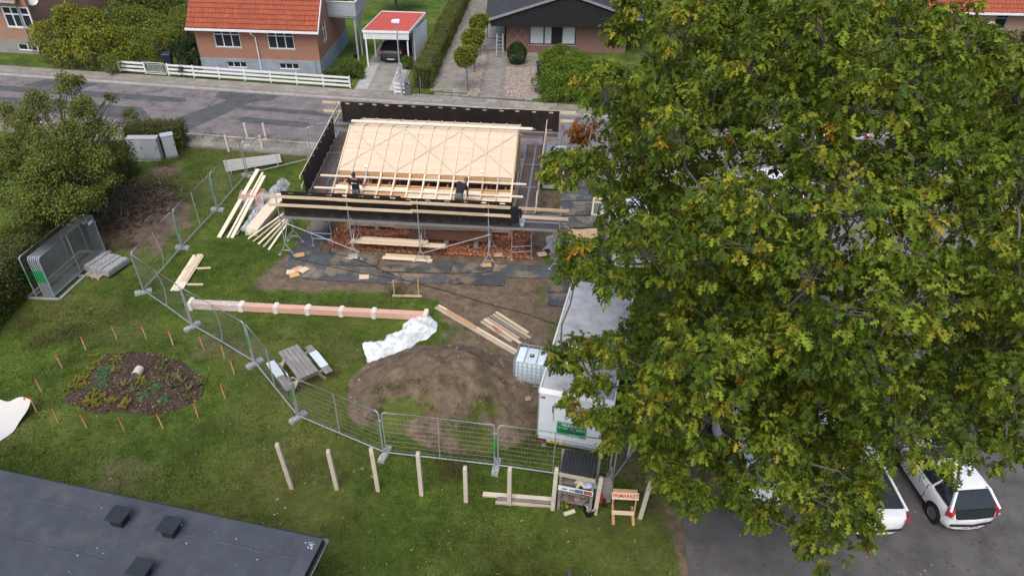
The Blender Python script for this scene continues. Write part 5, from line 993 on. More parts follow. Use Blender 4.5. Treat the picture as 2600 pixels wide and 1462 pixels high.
def panel_row(a, b, lens, labels, group, lift=None, z=2.1):
    a, b = Vector(a), Vector(b); d = (b-a).normalized(); ang = math.atan2(d.y, d.x); s_ = 0; k = (b-a).length/sum(lens)
    for i, L in enumerate(lens):
        c = a+d*(s_+L*k/2); s_ += L*k; off = Vector((-d.y, d.x, 0))*(.012 if i % 2 else -.012); dz = (lift or [0]*9)[i]
        M = Matrix.Translation((c.x+off.x, c.y+off.y, z+dz)) @ Matrix.Rotation(ang+RNG.uniform(-.004, .004), 4, 'Z') @ Matrix.Rotation(RNG.uniform(-.02, .02), 4, 'X')
        tag(inst('shutter_panel', hole_panel(L*k+.06), M, SCAF), labels[i])
panel_row(bf(-5.95, -5.5), bf(4.12, -5.53), [2.5, 2.75, 2.45, 2.4], ['leftmost black plywood panel with hand holes along the front scaffold', 'second black plywood panel from the left along the front scaffold, behind the upright worker', 'third black plywood panel from the left along the front scaffold, below the bending worker', 'rightmost black plywood panel along the front scaffold, ending at the hung jacket'], 'black plywood panels along the front of the scaffold', [0, .02, -.02, -.01])
panel_row(bf(-6.05, 4.8), bf(5.98, 4.72), [2.2, 4.4, 2.7, 2.7], ['leftmost black plywood panel standing on the rear scaffold', 'long black plywood panel second from left on the rear scaffold', 'black plywood panel third from left on the rear scaffold', 'rightmost black plywood panel on the rear scaffold near the oak'], 'black plywood panels along the rear of the scaffold', [.03, .02, 0, 0])
panel_row((-9.66, 29.45, 0), (-9.62, 35.75, 0), [3.1, 3.1], ['nearer dark plywood panel on the left side of the scaffold', 'farther dark plywood panel on the left side of the scaffold'], 'plywood panels on the left side of the scaffold')
panel_row((1.02, 28.3, 0), (1.6, 35.2, 0), [3.4, 3.4], ['nearer plywood panel on the right side of the scaffold, seen edge-on', 'farther plywood panel on the right side of the scaffold, seen edge-on'], 'plywood panels on the right side of the scaffold')
def deck(name, quad, label, n=1, z=2.05):
    """scaffold deck: ply plates held in aluminium edge frames; quad = four world xy corners (long side first)"""
    q = [Vector((*p, z)) for p in quad]; c = (q[0]+q[2])/2; t = sub(name, label, (c.x, c.y, 2.0), SCAF)
    for i in range(n):
        a, b, c2, d = q[0].lerp(q[1], i/n), q[0].lerp(q[1], (i+1)/n), q[3].lerp(q[2], (i+1)/n), q[3].lerp(q[2], i/n)
        e = (b-a).normalized()*.02; obj('deck_plate', MB().prism([a+e, b-e, c2-e, d+e], (0, 0, -.03)), m_deckply, t, W=True)
        for s0, s1 in ((a+e, b-e), (d+e, c2-e)): obj('edge_frame', MB().beam(s0+Vector((0, 0, -.03)), s1+Vector((0, 0, -.03)), .045, .1), m_alu, t, W=True)
        obj('end_hook', MB().beam(a+e*1.5+Vector((0, 0, -.01)), d+e*1.5+Vector((0, 0, -.01)), .05, .035), m_alu, t, W=True)
deck('scaffold_deck', [bf(-6.15, -5.6).xy, bf(6.25, -5.6).xy, bf(6.25, -5.02).xy, bf(-6.15, -5.02).xy], 'outer front scaffold deck with blue-marked aluminium edge', 4)
deck('scaffold_deck', [bf(-6.15, -4.98).xy, bf(6.25, -4.98).xy, bf(6.25, -4.4).xy, bf(-6.15, -4.4).xy], 'inner front scaffold deck where the two workers stand', 4)
deck('scaffold_deck', [(-9.62, 28.7), (-9.66, 36.9), (-9.02, 36.9), (-8.98, 28.7)], 'left scaffold deck beside the plank roof', 3)
deck('scaffold_deck', [(-8.96, 28.7), (-9.0, 36.9), (-8.72, 36.9), (-8.68, 28.7)], 'narrow inner deck on the left of the plank roof', 3)
deck('scaffold_deck', [(.0, 28.3), (.66, 35.6), (1.16, 35.6), (.53, 28.3)], 'inner right scaffold deck beside the gable', 3)
deck('scaffold_deck', [(.56, 28.3), (1.19, 35.6), (1.55, 35.6), (.96, 28.3)], 'outer right scaffold deck against the edge-on panel', 3)
deck('scaffold_deck', [bf(-6.6, 4.1).xy, bf(6.0, 4.1).xy, bf(6.0, 4.68).xy, bf(-6.6, 4.68).xy], 'rear scaffold deck along the street side', 4)
deck('scaffold_deck', [bf(-6.6, 4.9).xy, bf(-5.4, 4.9).xy, bf(-5.4, 5.5).xy, bf(-6.6, 5.5).xy], 'short outer deck at the rear left corner of the scaffold', 1)
def frame(pf, pb, label, top=3.25, z=2.05, splay=.34, brd=True):
    """scaffold frame: front and back upright, each ending in a splayed pair of legs"""
    pf, pb = Vector((pf[0], pf[1], 0)), Vector((pb[0], pb[1], 0)); d = (pb-pf).normalized(); s_ = Vector((-d.y, d.x, 0)); t = sub('scaffold_frame', label, (pf+pb)/2, SCAF); K = .62
    for p, tp in ((pf, top), (pb, z)):
        obj('upright', MB().tube(p+Vector((0, 0, K)), p+Vector((0, 0, tp)), .024, 7), m_galv, t, W=True)
        for k in (-1, 1):
            f = p+s_*(k*splay); obj('leg', MB().path([p+Vector((0, 0, K+.5)) if k > 0 else p+Vector((0, 0, K)), p+s_*(k*.03)+Vector((0, 0, K)), f+Vector((0, 0, .05))], .02, 6), m_galv, t, W=True); obj('base_plate', MB().box(f+Vector((0, 0, .055)), (.13, .13, .015)), m_galv, t, W=True)
        obj('rung', MB().tube(p+s_*(splay*.55)+Vector((0, 0, .32)), p-s_*(splay*.55)+Vector((0, 0, .32)), .016, 6), m_galv, t, W=True)
    for zz in (.75, 1.3, z-.12): obj('crossbar', MB().tube(pf+Vector((0, 0, zz)), pb+Vector((0, 0, zz)), .018, 6), m_galv, t, W=True)
    obj('diagonal', MB().tube(pf+Vector((0, 0, .75)), pb+Vector((0, 0, z-.15)), .016, 6), m_galv, t, W=True)
for i, u in enumerate([-6.18, -3.05, .05, 3.15, 6.25]):
    frame(bf(u, -5.66), bf(u, -4.45), 'galvanised steel frame %s under the front scaffold deck' % ['at the left end', 'second from the left', 'in the middle', 'second from the right', 'at the right end'][i])
def hframe(a, b, label, z=2.0):
    a, b = Vector((a[0], a[1], 0)), Vector((b[0], b[1], 0)); t = sub('scaffold_frame', label, (a+b)/2, SCAF)
    for p in (a, b): obj('upright', MB().path([p, p+Vector((0, 0, 1.3)), p+(b-a)*(.06 if p is a else -.06)+Vector((0, 0, z-.1)), p+(b-a)*(.06 if p is a else -.06)+Vector((0, 0, z))], .022, 7), m_galv, t, W=True); obj('base_plate', MB().box(p+Vector((0, 0, .03)), (.14, .14, .02)), m_galv, t, W=True)
    for zz in (.42, .72, z-.06): obj('rung', MB().tube(a+Vector((0, 0, zz)), b+Vector((0, 0, zz)), .018, 6), m_galv, t, W=True)
for a, b, lb in ((at(796, 624), at(846, 627), 'ladder-shaped frame under the left scaffold deck'), (at(1299, 660), at(1348, 657), 'ladder-shaped frame standing in the clay gravel at the right'), ((-9.6, 32.4), (-8.8, 32.4), 'ladder-shaped frame half way along the left scaffold'), ((-9.6, 36.0), (-8.8, 36.0), 'ladder-shaped frame at the rear of the left scaffold'),
                 ((.4, 32.2), (1.3, 32.0), 'ladder-shaped frame half way along the right scaffold'), ((.75, 35.5), (1.6, 35.4), 'ladder-shaped frame at the rear of the right scaffold')): hframe(a, b, lb)
for i, u in enumerate([-6.4, -2.2, 2.0, 5.9]): frame(bf(u, 5.0), bf(u, 4.2), 'galvanised frame %s under the rear scaffold deck' % ['at the left end', 'second from the left', 'third from the left', 'at the right end'][i], 3.3)
# lattice stair at the right end
t = thing('scaffold_ladder', 'grey lattice ladder leaning at the right end of the front scaffold', 'ladder', at(1450, 632)); a0, a1 = bf(6.35, -5.0, 2.3), at(1462, 632)
for o in (-.16, .16): obj('rail', MB().tube(a0+BX*o, a1+BX*o, .022, 6), m_galv, t, W=True)
for k in range(9): q = a0.lerp(a1, (k+.5)/9); obj('rung', MB().tube(q-BX*.16, q+BX*.16, .014, 6), m_galv, t, W=True)
# braces
for a, b, lb in ((bf(-6.2, -5.7, 1.9), bf(-2.75, -5.7, .45), 'long diagonal tube brace on the left half of the front scaffold'), (bf(.1, -5.7, .55), bf(3.25, -5.72, 1.75), 'long diagonal tube brace on the right half of the front scaffold')):
    obj('scaffold_brace', MB().tube(a, b, .024, 8), m_alu, SCAF, W=True, label=lb)
# timber guard rails
def rail(a, b, label, wd=.13, th=.035, m_=m_pine, g='timber guard rails of the scaffold'):
    d = Vector(b)-Vector(a); d.z = 0; d.normalize(); return plank('guard_rail', a, b, wd, th, m_, SCAF, (d.y, -d.x, 0), label)
seg = [(-6.55, -2.85, 'first'), (-3.45, -.15, 'second'), (-.25, 3.45, 'third'), (3.0, 6.6, 'fourth')]
for j, (z, nm) in enumerate(((3.13, 'upper'), (2.72, 'lower'))):
    for i, (u0, u1, o) in enumerate(seg): rail(bf(u0, -5.71-.045*(i % 2), z+.01*i), bf(u1, -5.71-.045*(i % 2), z), '%s pine guard board from the left in the %s row of the front scaffold' % (o, nm), m_=m_rail if (i+j) % 3 == 0 else m_pine)
for z, nm in ((3.15, 'upper'), (2.65, 'lower')):
    rail(bf(-7.2, 5.05, z), bf(-2.6, 5.05, z), '%s pine guard board at the left end of the rear scaffold' % nm); rail(bf(2.5, 5.05, z), bf(6.9, 5.0, z), '%s pine guard board at the right end of the rear scaffold' % nm)
    rail((-9.75, 38.1, z), (-9.78, 35.3, z), '%s pine board across the rear left corner of the scaffold' % nm); rail((-9.74, 29.2, z), (-9.74, 35.6, z), '%s pine guard board outside the left scaffold panels' % nm)
    rail((.98, 27.4, z), (1.72, 36.2, z), '%s pine guard board outside the right scaffold panels' % nm); 
# jacket hung over the rail, tub on the deck
q = bf(4.3, -5.74, 3.2); t = thing('black_jacket', 'black work jacket hung over the guard rail at the right', 'jacket', (q.x, q.y, 2.4)); jb = MB()
jb.loft([[(q.x+x*wd, q.y+y*dp, z) for x, y in ((-.2, -.05), (-.06, -.09), (.09, -.07), (.2, -.04), (.2, .03), (0, .06), (-.2, .03))] for z, wd, dp in ((2.42, .8, .8), (2.55, 1.0, 1.1), (2.75, .85, 1.0), (2.95, .95, 1.1), (3.12, 1.05, .9), (3.22, .9, .7))]); obj('body', jb, mat('black_cloth', (.012, .012, .014), .9, .3, 6, .4), t, W=True, smooth=True)
obj('sleeve', MB().path([(q.x+.19, q.y-.05, 3.14), (q.x+.26, q.y-.07, 2.95), (q.x+.22, q.y-.06, 2.72)], [.07, .065, .05], 8), bpy.data.materials['black_cloth'], t, W=True, smooth=True)
q = bf(4.6, -5.35, 2.06); t = thing('plastic_tub', 'pale translucent tub standing on the front scaffold deck', 'tub', q); obj('bucket', MB().lathe([(.1, 0), (.13, .24), (.14, .25), (.125, .24), (.09, .02)], (0, 0, 0), 14, False), mat('milky_plastic', (.55, .68, .78), .4), t); obj('handle', MB().path([(-.14, 0, .22), (-.1, -.09, .3), (0, -.12, .33), (.1, -.09, .3), (.14, 0, .22)], .006, 5), m_galv, t)
# tools on the deck
q = bf(-1.85, -4.55, 2.07); t = thing('power_tool', 'yellow and black cordless saw lying on the front deck', 'tool', q); my_ = paint('tool_yellow', (.65, .45, .02)); obj('housing', MB().loft([[(x, -.06, -.0), (x, .06, 0), (x, .06, hh), (x, -.06, hh)] for x, hh in ((-.12, .1), (-.05, .18), (.06, .18), (.12, .12))]), my_, t); obj('blade_guard', MB().lathe([(.02, -.01), (.12, -.01), (.12, .02), (.02, .02)], (.2, 0, .1), 14), m_galv, t); obj('handle', MB().path([(-.1, 0, .1), (-.14, 0, .2), (-.02, 0, .26), (.05, 0, .18)], .018, 6), m_black, t)
# ---- ground plates
PL = [([(722, 690), (792, 690), (818, 628), (745, 628)], 'left'), ([(747, 624), (820, 624), (845, 560), (795, 560)], 'left, farther back'),
      ([(760, 706), (815, 708), (848, 648), (796, 640)], 'second from the left'), ([(826, 640), (965, 648), (958, 678), (812, 672)], 'beside the gravel, left of centre'), ([(808, 676), (956, 682), (966, 720), (772, 710)], 'in front, left of centre'),
      ([(972, 676), (1150, 664), (1142, 696), (964, 690)], 'centre, upper'), ([(962, 694), (1142, 700), (1138, 720), (966, 722)], 'centre, lower'), ([(1152, 665), (1250, 676), (1248, 692), (1146, 697)], 'right of centre, upper'), ([(1144, 700), (1282, 694), (1280, 728), (1140, 722)], 'right of centre, lower'),
      ([(1254, 674), (1420, 676), (1418, 708), (1284, 706), (1284, 694), (1252, 690)], 'right'), ([(1390, 712), (1500, 714), (1496, 744), (1388, 744)], 'beside the trailer, upper'), ([(1396, 746), (1480, 747), (1470, 784), (1390, 776)], 'beside the trailer, lower'), ([(1426, 676), (1520, 672), (1520, 706), (1424, 708)], 'far right'),
      ([(1424, 482), (1500, 482), (1503, 510), (1422, 512)], 'right of the building, second'), ([(1422, 514), (1503, 513), (1506, 548), (1418, 550)], 'right of the building, third'), ([(1378, 445), (1480, 442), (1490, 478), (1380, 480)], 'right of the building, farthest'), ([(1402, 552), (1506, 552), (1505, 580), (1400, 580)], 'right of the building, fourth'), ([(1404, 586), (1432, 588), (1420, 665), (1396, 662)], 'along the right side of the gravel'), ([(1440, 590), (1540, 590), (1540, 640), (1440, 640)], 'by the plank frames'), ([(1425, 642), (1540, 642), (1540, 668), (1428, 668)], 'right, near the ladder')]
for i, (q, lb) in enumerate(PL):
    p = [at(*c) for c in q]; z = .03+.006*(i % 3); o = obj('ground_plate', MB().prism([(c.x, c.y, z) for c in p], (0, 0, .018)), m_mat, label='dark grey ground protection plate, %s of the row' % lb if i < 13 else 'grey ground protection plate %s' % lb, cat='plate', group='ground protection plates'); ctr = sum(p, Vector())/len(p)
    for c in p[:4]: e = c.lerp(ctr, .1); obj('lifting_hole', MB().lathe([(.03, 0), (.03, .004)], (e.x, e.y, z+.0185), 8), m_black, o, W=True)
# ================================================================== THINGS ON THE SITE
# ---- mesh site fence
m_green = paint('green_tape', (.02, .35, .1), .6, 0, .1); m_foot = mat('grey_fence_foot', (.3, .31, .31), .8, .2, 5, .3, ov=.1)
_WM = {}
def fence_mesh(L, h=1.98, dense=False):
    k = (round(L, 1), dense)
    if k not in _WM:
        mb = MB(); n = int(L/(.05 if dense else .1))
        for i in range(1, n): x = -L/2+L*i/n; mb.path([(x, 0, .1), (x, 0, h)], .0026 if dense else .0017, 3, False)
        for j in range(1, 9): z = .1+(h-.1)*j/9; mb.path([(-L/2, .004, z), (L/2, .004, z)], .0021, 3, False)
        me = mesh_of('wire_mesh', mb); me.materials.append(m_wire); _WM[k] = me
    return _WM[k]
def fence_panel(a, b, label, bend=0.0, green=False, tagp=False, h=2.02, name='site_fence_panel', group='panels of the mesh site fence', gap=.06, z0=.1):
    a, b = Vector((a[0], a[1], 0)), Vector((b[0], b[1], 0)); d = (b-a); L = d.length-2*gap; ang = math.atan2(d.y, d.x); t = thing(name, label, 'fence panel', (a+b)/2, ang, group); M = wm(t); X = L/2; r = .13
    arc = [(-X, 0, z0), (-X, 0, h-r)]+[(-X+r-r*math.cos(q), 0, h-r+r*math.sin(q)) for q in (.5, 1.07)]+[(-X+r, 0, h), (X-r, 0, h)]+[(X-r+r*math.sin(q), 0, h-r+r*math.cos(q)) for q in (.5, 1.07)]+[(X, 0, h-r), (X, 0, z0)]
    obj('frame', MB().path(arc, .026, 7), m_galv, t, smooth=True); obj('bottom_rail', MB().path([(-X, 0, z0+.07), (0, bend*.2, z0+.07), (X, 0, z0+.07)], .023, 7), m_galv, t)
    if not group.startswith('spare') or tagp: obj('middle_post', MB().path([(0, 0, h), (.02, bend*.6, h*.75), (.0, bend, h*.5), (0, bend*.6, h*.25), (0, 0, z0+.07)], .02, 6), m_galv, t, smooth=True)
    dn_ = group.startswith('spare'); inst('wire_mesh', fence_mesh(L, dense=dn_), M @ Matrix.Diagonal((L/round(L, 1), 1, 1, 1)), t)['kind'] = 'stuff'
    if green: sx_ = -X if name == 'site_fence_panel' and group.startswith('spare') else X; obj('green_sleeve', MB().tube((sx_, 0, .8), (sx_, 0, 1.4), .029, 7), m_green, t)
    obj('clamp', MB().box((X+.03, 0, 1.62), (.09, .05, .06)), m_galv, t)
    if tagp: obj('name_plate', MB().bx(X-.42, X-.12, -.035, -.025, h-.32, h-.2), m_white, t)
    return t
def foot_mesh():
    mb = MB(); mb.bx(-.34, .34, -.115, .115, 0, .07)
    for s_ in (-1, 1): mb.bx(s_*.215-.115, s_*.215+.115, -.108, .108, .07, .13)
    mb.bx(-.06, .06, -.1, .1, .07, .105)
    me = mesh_of('fence_foot', mb); me.materials.append(m_foot); hb = MB()
    for s_ in (-1, 1):
        for q in (-1, 1): hb.lathe([(.022, .131), (.022, .134)], (s_*.215+q*.05, .03*q, 0), 8)
    h_ = mesh_of('socket_hole', hb); h_.materials.append(m_black); return me, h_
FOOT, FOOTH = foot_mesh()
def foot(p, rz, label, group='feet of the mesh site fence', z=0.0):
    o = tag(inst('fence_foot', FOOT, TR((p[0], p[1], z), rz)), label, 'fence foot', group); q = inst('socket_holes', FOOTH, wm(o).copy(), o); q['kind'] = 'stuff'; return o
FB = [(-11.92, 38.0), (-14.82, 35.85), (-15.14, 32.17), (-15.55, 28.62), (-15.88, 25.11), (-12.95, 22.99), (-9.79, 21.0), (-7.4, 18.32), (-4.05, 16.84), (-.23, 16.53), (3.5, 16.09)]
FPX = [(786.6, 410), (628, 448.7), (553.7, 534.7), (464.7, 631.2), (365.3, 744), (489.9, 832), (647.8, 925.6), (758, 1062.7), (978, 1156), (1260, 1188), (1548, 1229)]
FB = [at(*p) for p in FPX]
fl = ['seen edge-on towards the road above the slatted board', 'leading from the slatted board towards the brick pallet', 'beside the brushwood heap on the left', 'with bent middle bar nearest the stacked fence panels', 'along the lawn by the small plank pile', 'along the lawn left of the long wrapped column', 'between the long column and the picnic table', 'passing in front of the picnic table', 'crossing the foot of the soil mound at left', 'standing upright in front of the soil mound', 'in front of the white trailer']
for i in range(10): fence_panel(FB[i], FB[i+1], 'galvanised mesh fence panel '+fl[i if i < 1 else i], [0, 0, 0, .16, .14, .12, .0, .0, 0, 0][i] , i in (1, 2, 5, 6, 8), i in (0,))
for i, p in enumerate(FB[1:], 1):
    d = (FB[min(i+1, 10)]-FB[i-1]); foot(p, math.atan2(d.y, d.x)+R_(90), 'grey two-holed fence foot, %s along the fence from the road' % ORD[i-1])
e = at(1652, 1092); fence_panel(FB[10]+Vector((.05, .02, 0)), e, 'mesh fence panel carrying a white banner right of the trailer'); 
bt = thing('banner', 'white banner with a dark gable silhouette tied to the fence right of the trailer', 'banner', FB[10].lerp(e, .6)); u = (e-FB[10]).normalized(); n_b = Vector((u.y, -u.x, 0))
Pb = lambda s_, z, o=.03: FB[10]+u*s_+n_b*o+Vector((0, 0, z))
obj('sheet', MB().prism([Pb(1.0, .35), Pb(2.9, .35), Pb(2.9, 1.5), Pb(1.0, 1.5)], n_b*.004), m_white, bt, W=True); obj('silhouette', MB().prism([Pb(1.1, .45, .036), Pb(2.2, .45, .036), Pb(2.2, .75, .036), Pb(1.8, 1.1, .036), Pb(1.3, .7, .036)], n_b*.002), m_black, bt, W=True)
fence_panel(FB[0]+Vector((.05, .03, 0)), (-8.6, 38.9), 'mesh fence panel behind the rear left corner of the scaffold', tagp=True)
fence_panel((2.7, 38.6), (3.1, 35.2), 'mesh fence panel behind the right rear corner of the scaffold')
# stack of spare panels standing in a transport frame
n0, n1, f1 = Vector((-20.05, 24.05, 0)), Vector((-19.25, 24.0, 0)), Vector((-18.78, 27.55, 0)); dv = (f1-n1)
for i in range(7): a = n0.lerp(n1, [0, .45, .57, .68, .79, .9, 1][i]); fence_panel(a, a+dv, 'spare mesh fence panel, %s from the hedge in the upright stack' % ORD[i], green=i < 6, group='spare fence panels stacked upright', gap=.0, z0=.06, tagp=i in (3, 6))
t = thing('transport_frame', 'grey steel transport frame lying under the stacked fence panels', 'frame', (-19.5, 25.8, 0))
for a, b in ((n0+Vector((-.35, -.1, .04)), n1+Vector((.25, -.1, .04))), (n0+Vector((-.35, -.1, .04)), n0+dv+Vector((-.35, 0, .04))), (n1+Vector((.25, -.1, .04)), f1+Vector((.25, 0, .04))), (n0+dv*.45+Vector((-.3, 0, .04)), n1+dv*.45+Vector((.2, 0, .04))), (n0+dv*.98+Vector((-.35, 0, .04)), f1+Vector((.25, 0, .04)))): obj('beam', MB().beam(a, b, .1, .07), m_foot, t, W=True)
# pallets
m_pal = wood('pallet_wood', (.45, .36, .25), .2, .15, .85, True, (.3, .27, .24))
def pallet(p, rz, label, L=1.2, w_=.8):
    t = thing('pallet', label, 'pallet', p, rz); M = wm(t)
    for k in range(5): y = -w_/2+.07+k*(w_-.14)/4; plank('deck_board', M @ Vector((-L/2, y, .13)), M @ Vector((L/2, y, .13)), .12, .022, m_pal, t)
    for x in (-L/2+.05, 0, L/2-.05): plank('stringer', M @ Vector((x, -w_/2, .107)), M @ Vector((x, w_/2, .107)), .1, .022, m_pal, t); [obj('block', MB().box((x, y, .058), (.1, .1, .075)), m_pal, t) for y in (-w_/2+.07, 0, w_/2-.07)]
    for y in (-w_/2+.07, 0, w_/2-.07): plank('runner', M @ Vector((-L/2, y, .011)), M @ Vector((L/2, y, .011)), .1, .02, m_pal, t)
    return t
pc = at(262, 690); prz = R_(70); pallet((pc.x, pc.y, 0), prz, 'weathered pallet under the stack of grey fence feet'); PM = TR((pc.x+.12, pc.y+.15, 0), prz)
for lay in range(2):
    for k in range(5):
        for j in range(1, -1, -1): q = PM @ Vector((-.42+k*.24+.02*(lay), -.34+j*.7-.02*lay, .145+lay*.135)); foot(q, prz+R_(90), 'grey fence foot stacked on the pallet in the %s layer' % ('upper' if lay else 'lower'), 'fence feet stacked on the pallet', q.z)
# ---- planks and timber
def pile(name, label, boards, cat='planks', group=None):
    b0 = Vector(boards[0][0]); t = thing(name, label, cat, (b0.x, b0.y, 0), 0, group)
    for a, b, wd, th, m_ in boards: plank('board', a, b, wd, th, m_, t)
    return t
def loose(a, b, wd, th, m_, label, group): return plank('loose_plank', a, b, wd, th, m_, None, (0, 0, 1), label, 'plank', group)
A0, A1 = at(556, 603, .05), at(655, 430, 1.35); sh = Vector((.34, .1, 0))
for k, (dx, wd, lb) in enumerate(((0, .2, 'pair of leftmost'), (.42, .1, 'narrow middle'), (.62, .16, 'rightmost'))):
    d = Vector((dx, -.03*dx, 0)); loose(A0+d, A1+d*.75+Vector((0, -.25*k, -.05*k)), wd, .05, m_pinep, '%s long pale plank leaning over the wrapped brick pallet' % lb.replace('pair of ', ''), 'planks leaning on the brick pallet'); 
bp = Vector((-13.2, 31.85, 0)); pallet(bp, R_(8), 'pallet carrying the plastic-wrapped bricks'); BMx = TR(bp, R_(8)); m_brk = mat('stacked_brick', (.42, .24, .17), .85, .15, 8, .2, ov=.2, dirt=(.5, .44, .4), da=.4); me_b = mesh_of('brick', MB().box((0, 0, 0), (.225, .105, .054))); me_b.materials.append(m_brk)
t = thing('brick_stack', 'cube of pale red bricks wrapped in clear film on a pallet', 'bricks', BMx @ Vector((0, 0, .145)), R_(8))
for l in range(12):
    for i in range(5):
        for j in range(7):
            if i in (0, 4) or j in (0, 6) or l == 11: inst('brick', me_b, BMx @ Matrix.Translation((-.46+i*.232, -.34+j*.114, .175+l*.06)) @ Matrix.Rotation(RNG.uniform(-.03, .03), 4, 'Z'), t)
wrap = MB(); rg = []
for z, k in ((.15, 1.08), (.3, 1.05), (.6, 1.04), (.84, 1.06), (.885, 1.0)): rg.append([BMx @ Vector((x*k*(1+RNG.uniform(-.02, .02)), y*k*(1+RNG.uniform(-.02, .02)), z)) for x, y in ((-.58, -.4), (-.2, -.41), (.2, -.4), (.58, -.4), (.58, 0), (.58, .4), (.2, .41), (-.2, .4), (-.58, .4), (-.58, 0))])
obj('film_wrap', wrap.loft(rg, False), film('shrink_wrap', (.8, .82, .84), .32), t, W=True, smooth=True); 
obj('film_flap', MB().loft([[BMx @ Vector((.5, -.42, .9)), BMx @ Vector((.62, -.1, .92)), BMx @ Vector((.66, .3, .9))], [BMx @ Vector((.56, -.5, .72)), BMx @ Vector((.74, -.12, .74)), BMx @ Vector((.7, .3, .7))], [BMx @ Vector((.55, -.47, .58)), BMx @ Vector((.72, -.1, .6)), BMx @ Vector((.68, .28, .62))]], False, False), m_film, t, W=True); obj('blue_label', MB().box(BMx @ Vector((.25, -.1, .9)), (.16, .14, .01), R_(8)), paint('blue_label', (.02, .08, .5)), t, W=True)
plank('orange_block', BMx @ Vector((.2, .15, .93)), BMx @ Vector((.5, .2, .93)), .1, .06, mat('terracotta', (.5, .15, .06), .8), t)
def crumple(name, pts, wd, ht_, label, cat, n=46, m=16, mt=None, seed=0, rag=.3):
    """crumpled plastic sheet lying along a polyline"""
    pts = [Vector(p) for p in pts]; cum = [0]
    for a, b in zip(pts, pts[1:]): cum.append(cum[-1]+(b-a).length)
    def P(s_):
        for i in range(len(pts)-1):
            if s_ <= cum[i+1] or i == len(pts)-2: f = (s_-cum[i])/(cum[i+1]-cum[i]); return pts[i].lerp(pts[i+1], f), (pts[i+1]-pts[i]).normalized()
    mb = MB()
    for i in range(n+1):
        c, d = P(cum[-1]*i/n); nn = Vector((-d.y, d.x, 0)); w_ = wd*(.7+.6*float(vnoise(np.array(i*.22), np.array(seed), 1.0)))
        for j in range(m+1):
            v = j/m*2-1; x = c+nn*(v*w_/2)+d*(.12*(float(vnoise(np.array(i*.5), np.array(j*.5+seed), 1.0))-.5))
            h = ht_*(1-abs(v)**2.5)*(.35+.9*float(fbm(np.array(i*.35), np.array(j*.45+seed), 1.0, 3)))+.25*ht_*math.sin(j*2.3+i*.7)*(1-v*v); mb.v.append((x.x, x.y, max(.015, c.z+h)))
    mb.f = [(i*(m+1)+j, i*(m+1)+j+1, (i+1)*(m+1)+j+1, (i+1)*(m+1)+j) for i in range(n) for j in range(m)]; mb.mi = [0]*len(mb.f)
    return obj(name, mb, mt or m_film, label=label, cat=cat, smooth=True)
crumple('plastic_sheet', [at(722, 468), at(690, 510), at(650, 555), at(622, 602)], .85, .4, 'crumpled clear plastic sheet lying along the pale lumber stack', 'plastic sheet', seed=3)
crumple('plastic_sheet', [at(1078, 812), at(1058, 845), at(1015, 868), at(980, 888), at(928, 900)], 1.15, .3, 'white crumpled plastic sheet below the end of the long wrapped column', 'plastic sheet', seed=9, mt=film('white_film', (.82, .87, .9), .8))
L0, L1 = at(637, 590, .2), at(712, 500, .2); d = (L1-L0)
t = pile('lumber_stack', 'stack of wide fresh pine boards beside the front left scaffold foot', [(L0+Vector((.01*k, 0, -.16+k*.055)), L1+Vector((.01*k, 0, -.16+k*.055)), .62+.0*k, .05, m_pinep if k > 3 else m_pine) for k in range(7)], 'lumber')
for k in range(5): loose(at(630+k*13, 606+k*7, .04+.03*(k % 2)), at(740, 528+k*6, 1.25-.14*k), .1, .035, m_old if k % 2 else m_pinep, '%s thin long batten from the left leaning on the scaffold front corner' % ORD[k], 'battens leaning on the scaffold')
Q0, Q1 = at(448, 742), at(505, 652); dq = (Q1-Q0).normalized(); sq = Vector((dq.y, -dq.x, 0))
pile('plank_pile', 'small pile of pale planks on two bearers inside the bent fence', [(at(473, 722, .04), at(516, 722, .04), .09, .05, m_pine), (at(490, 682, .04), at(535, 680, .04), .09, .05, m_pine)]+[(Q0+sq*(-.18+.13*k)+Vector((0, 0, .09)), Q1+sq*(-.18+.13*k)+dq*RNG.uniform(-.2, .1)+Vector((0, 0, .09)), .12, .045, m_pinep) for k in range(4)]+[(Q0+sq*(-.1+.13*k)+dq*(.6+.9*(k == 0))+Vector((0, 0, .14)), Q1+sq*(-.1+.13*k)-dq*(.9 if k == 0 else 0)+Vector((0, 0, .14)), .12, .045, m_pine) for k in range(3)])
p0, p1 = at(1106, 780, .06), at(1308, 898, .06); sd2 = Vector((p1.y-p0.y, p0.x-p1.x, 0)).normalized()
pile('plank_bundle', 'long bundle of planks pointing from the mats to the water tank', [(p0, p1, .14, .05, m_old), (p0+sd2*-.17+Vector((0, 0, .01)), p1+sd2*-.15, .1, .05, m_pine), (p0.lerp(p1, .12)+sd2*-.1+Vector((0, 0, .05)), p0.lerp(p1, .5)+sd2*-.1+Vector((0, 0, .05)), .16, .05, m_pineo)])
q0, q1 = at(1224, 815, .05), at(1312, 872, .05); s3 = Vector((q1.y-q0.y, q0.x-q1.x, 0)).normalized()
t = pile('plank_pile', 'short weathered planks with a red strap in the bare soil', [(q0-s3*(-.05+.17*k)+Vector((0, 0, .03*(k % 2))), q1-s3*(-.05+.17*k)+(q1-q0)*RNG.uniform(-.15, .1), .12, .045, [m_old, m_pine, m_old, m_grey][k % 4]) for k in range(6)])
mbs = MB()
for k in range(4): mbs.path([at(1250+RNG.uniform(-6, 8), 830+RNG.uniform(-8, 8), .12), at(1262+RNG.uniform(-6, 6), 838+RNG.uniform(-6, 6), .16), at(1275+RNG.uniform(-6, 6), 843+RNG.uniform(-6, 6), .12)], .012, 4)
obj('red_strap', mbs, m_red, t, W=True)
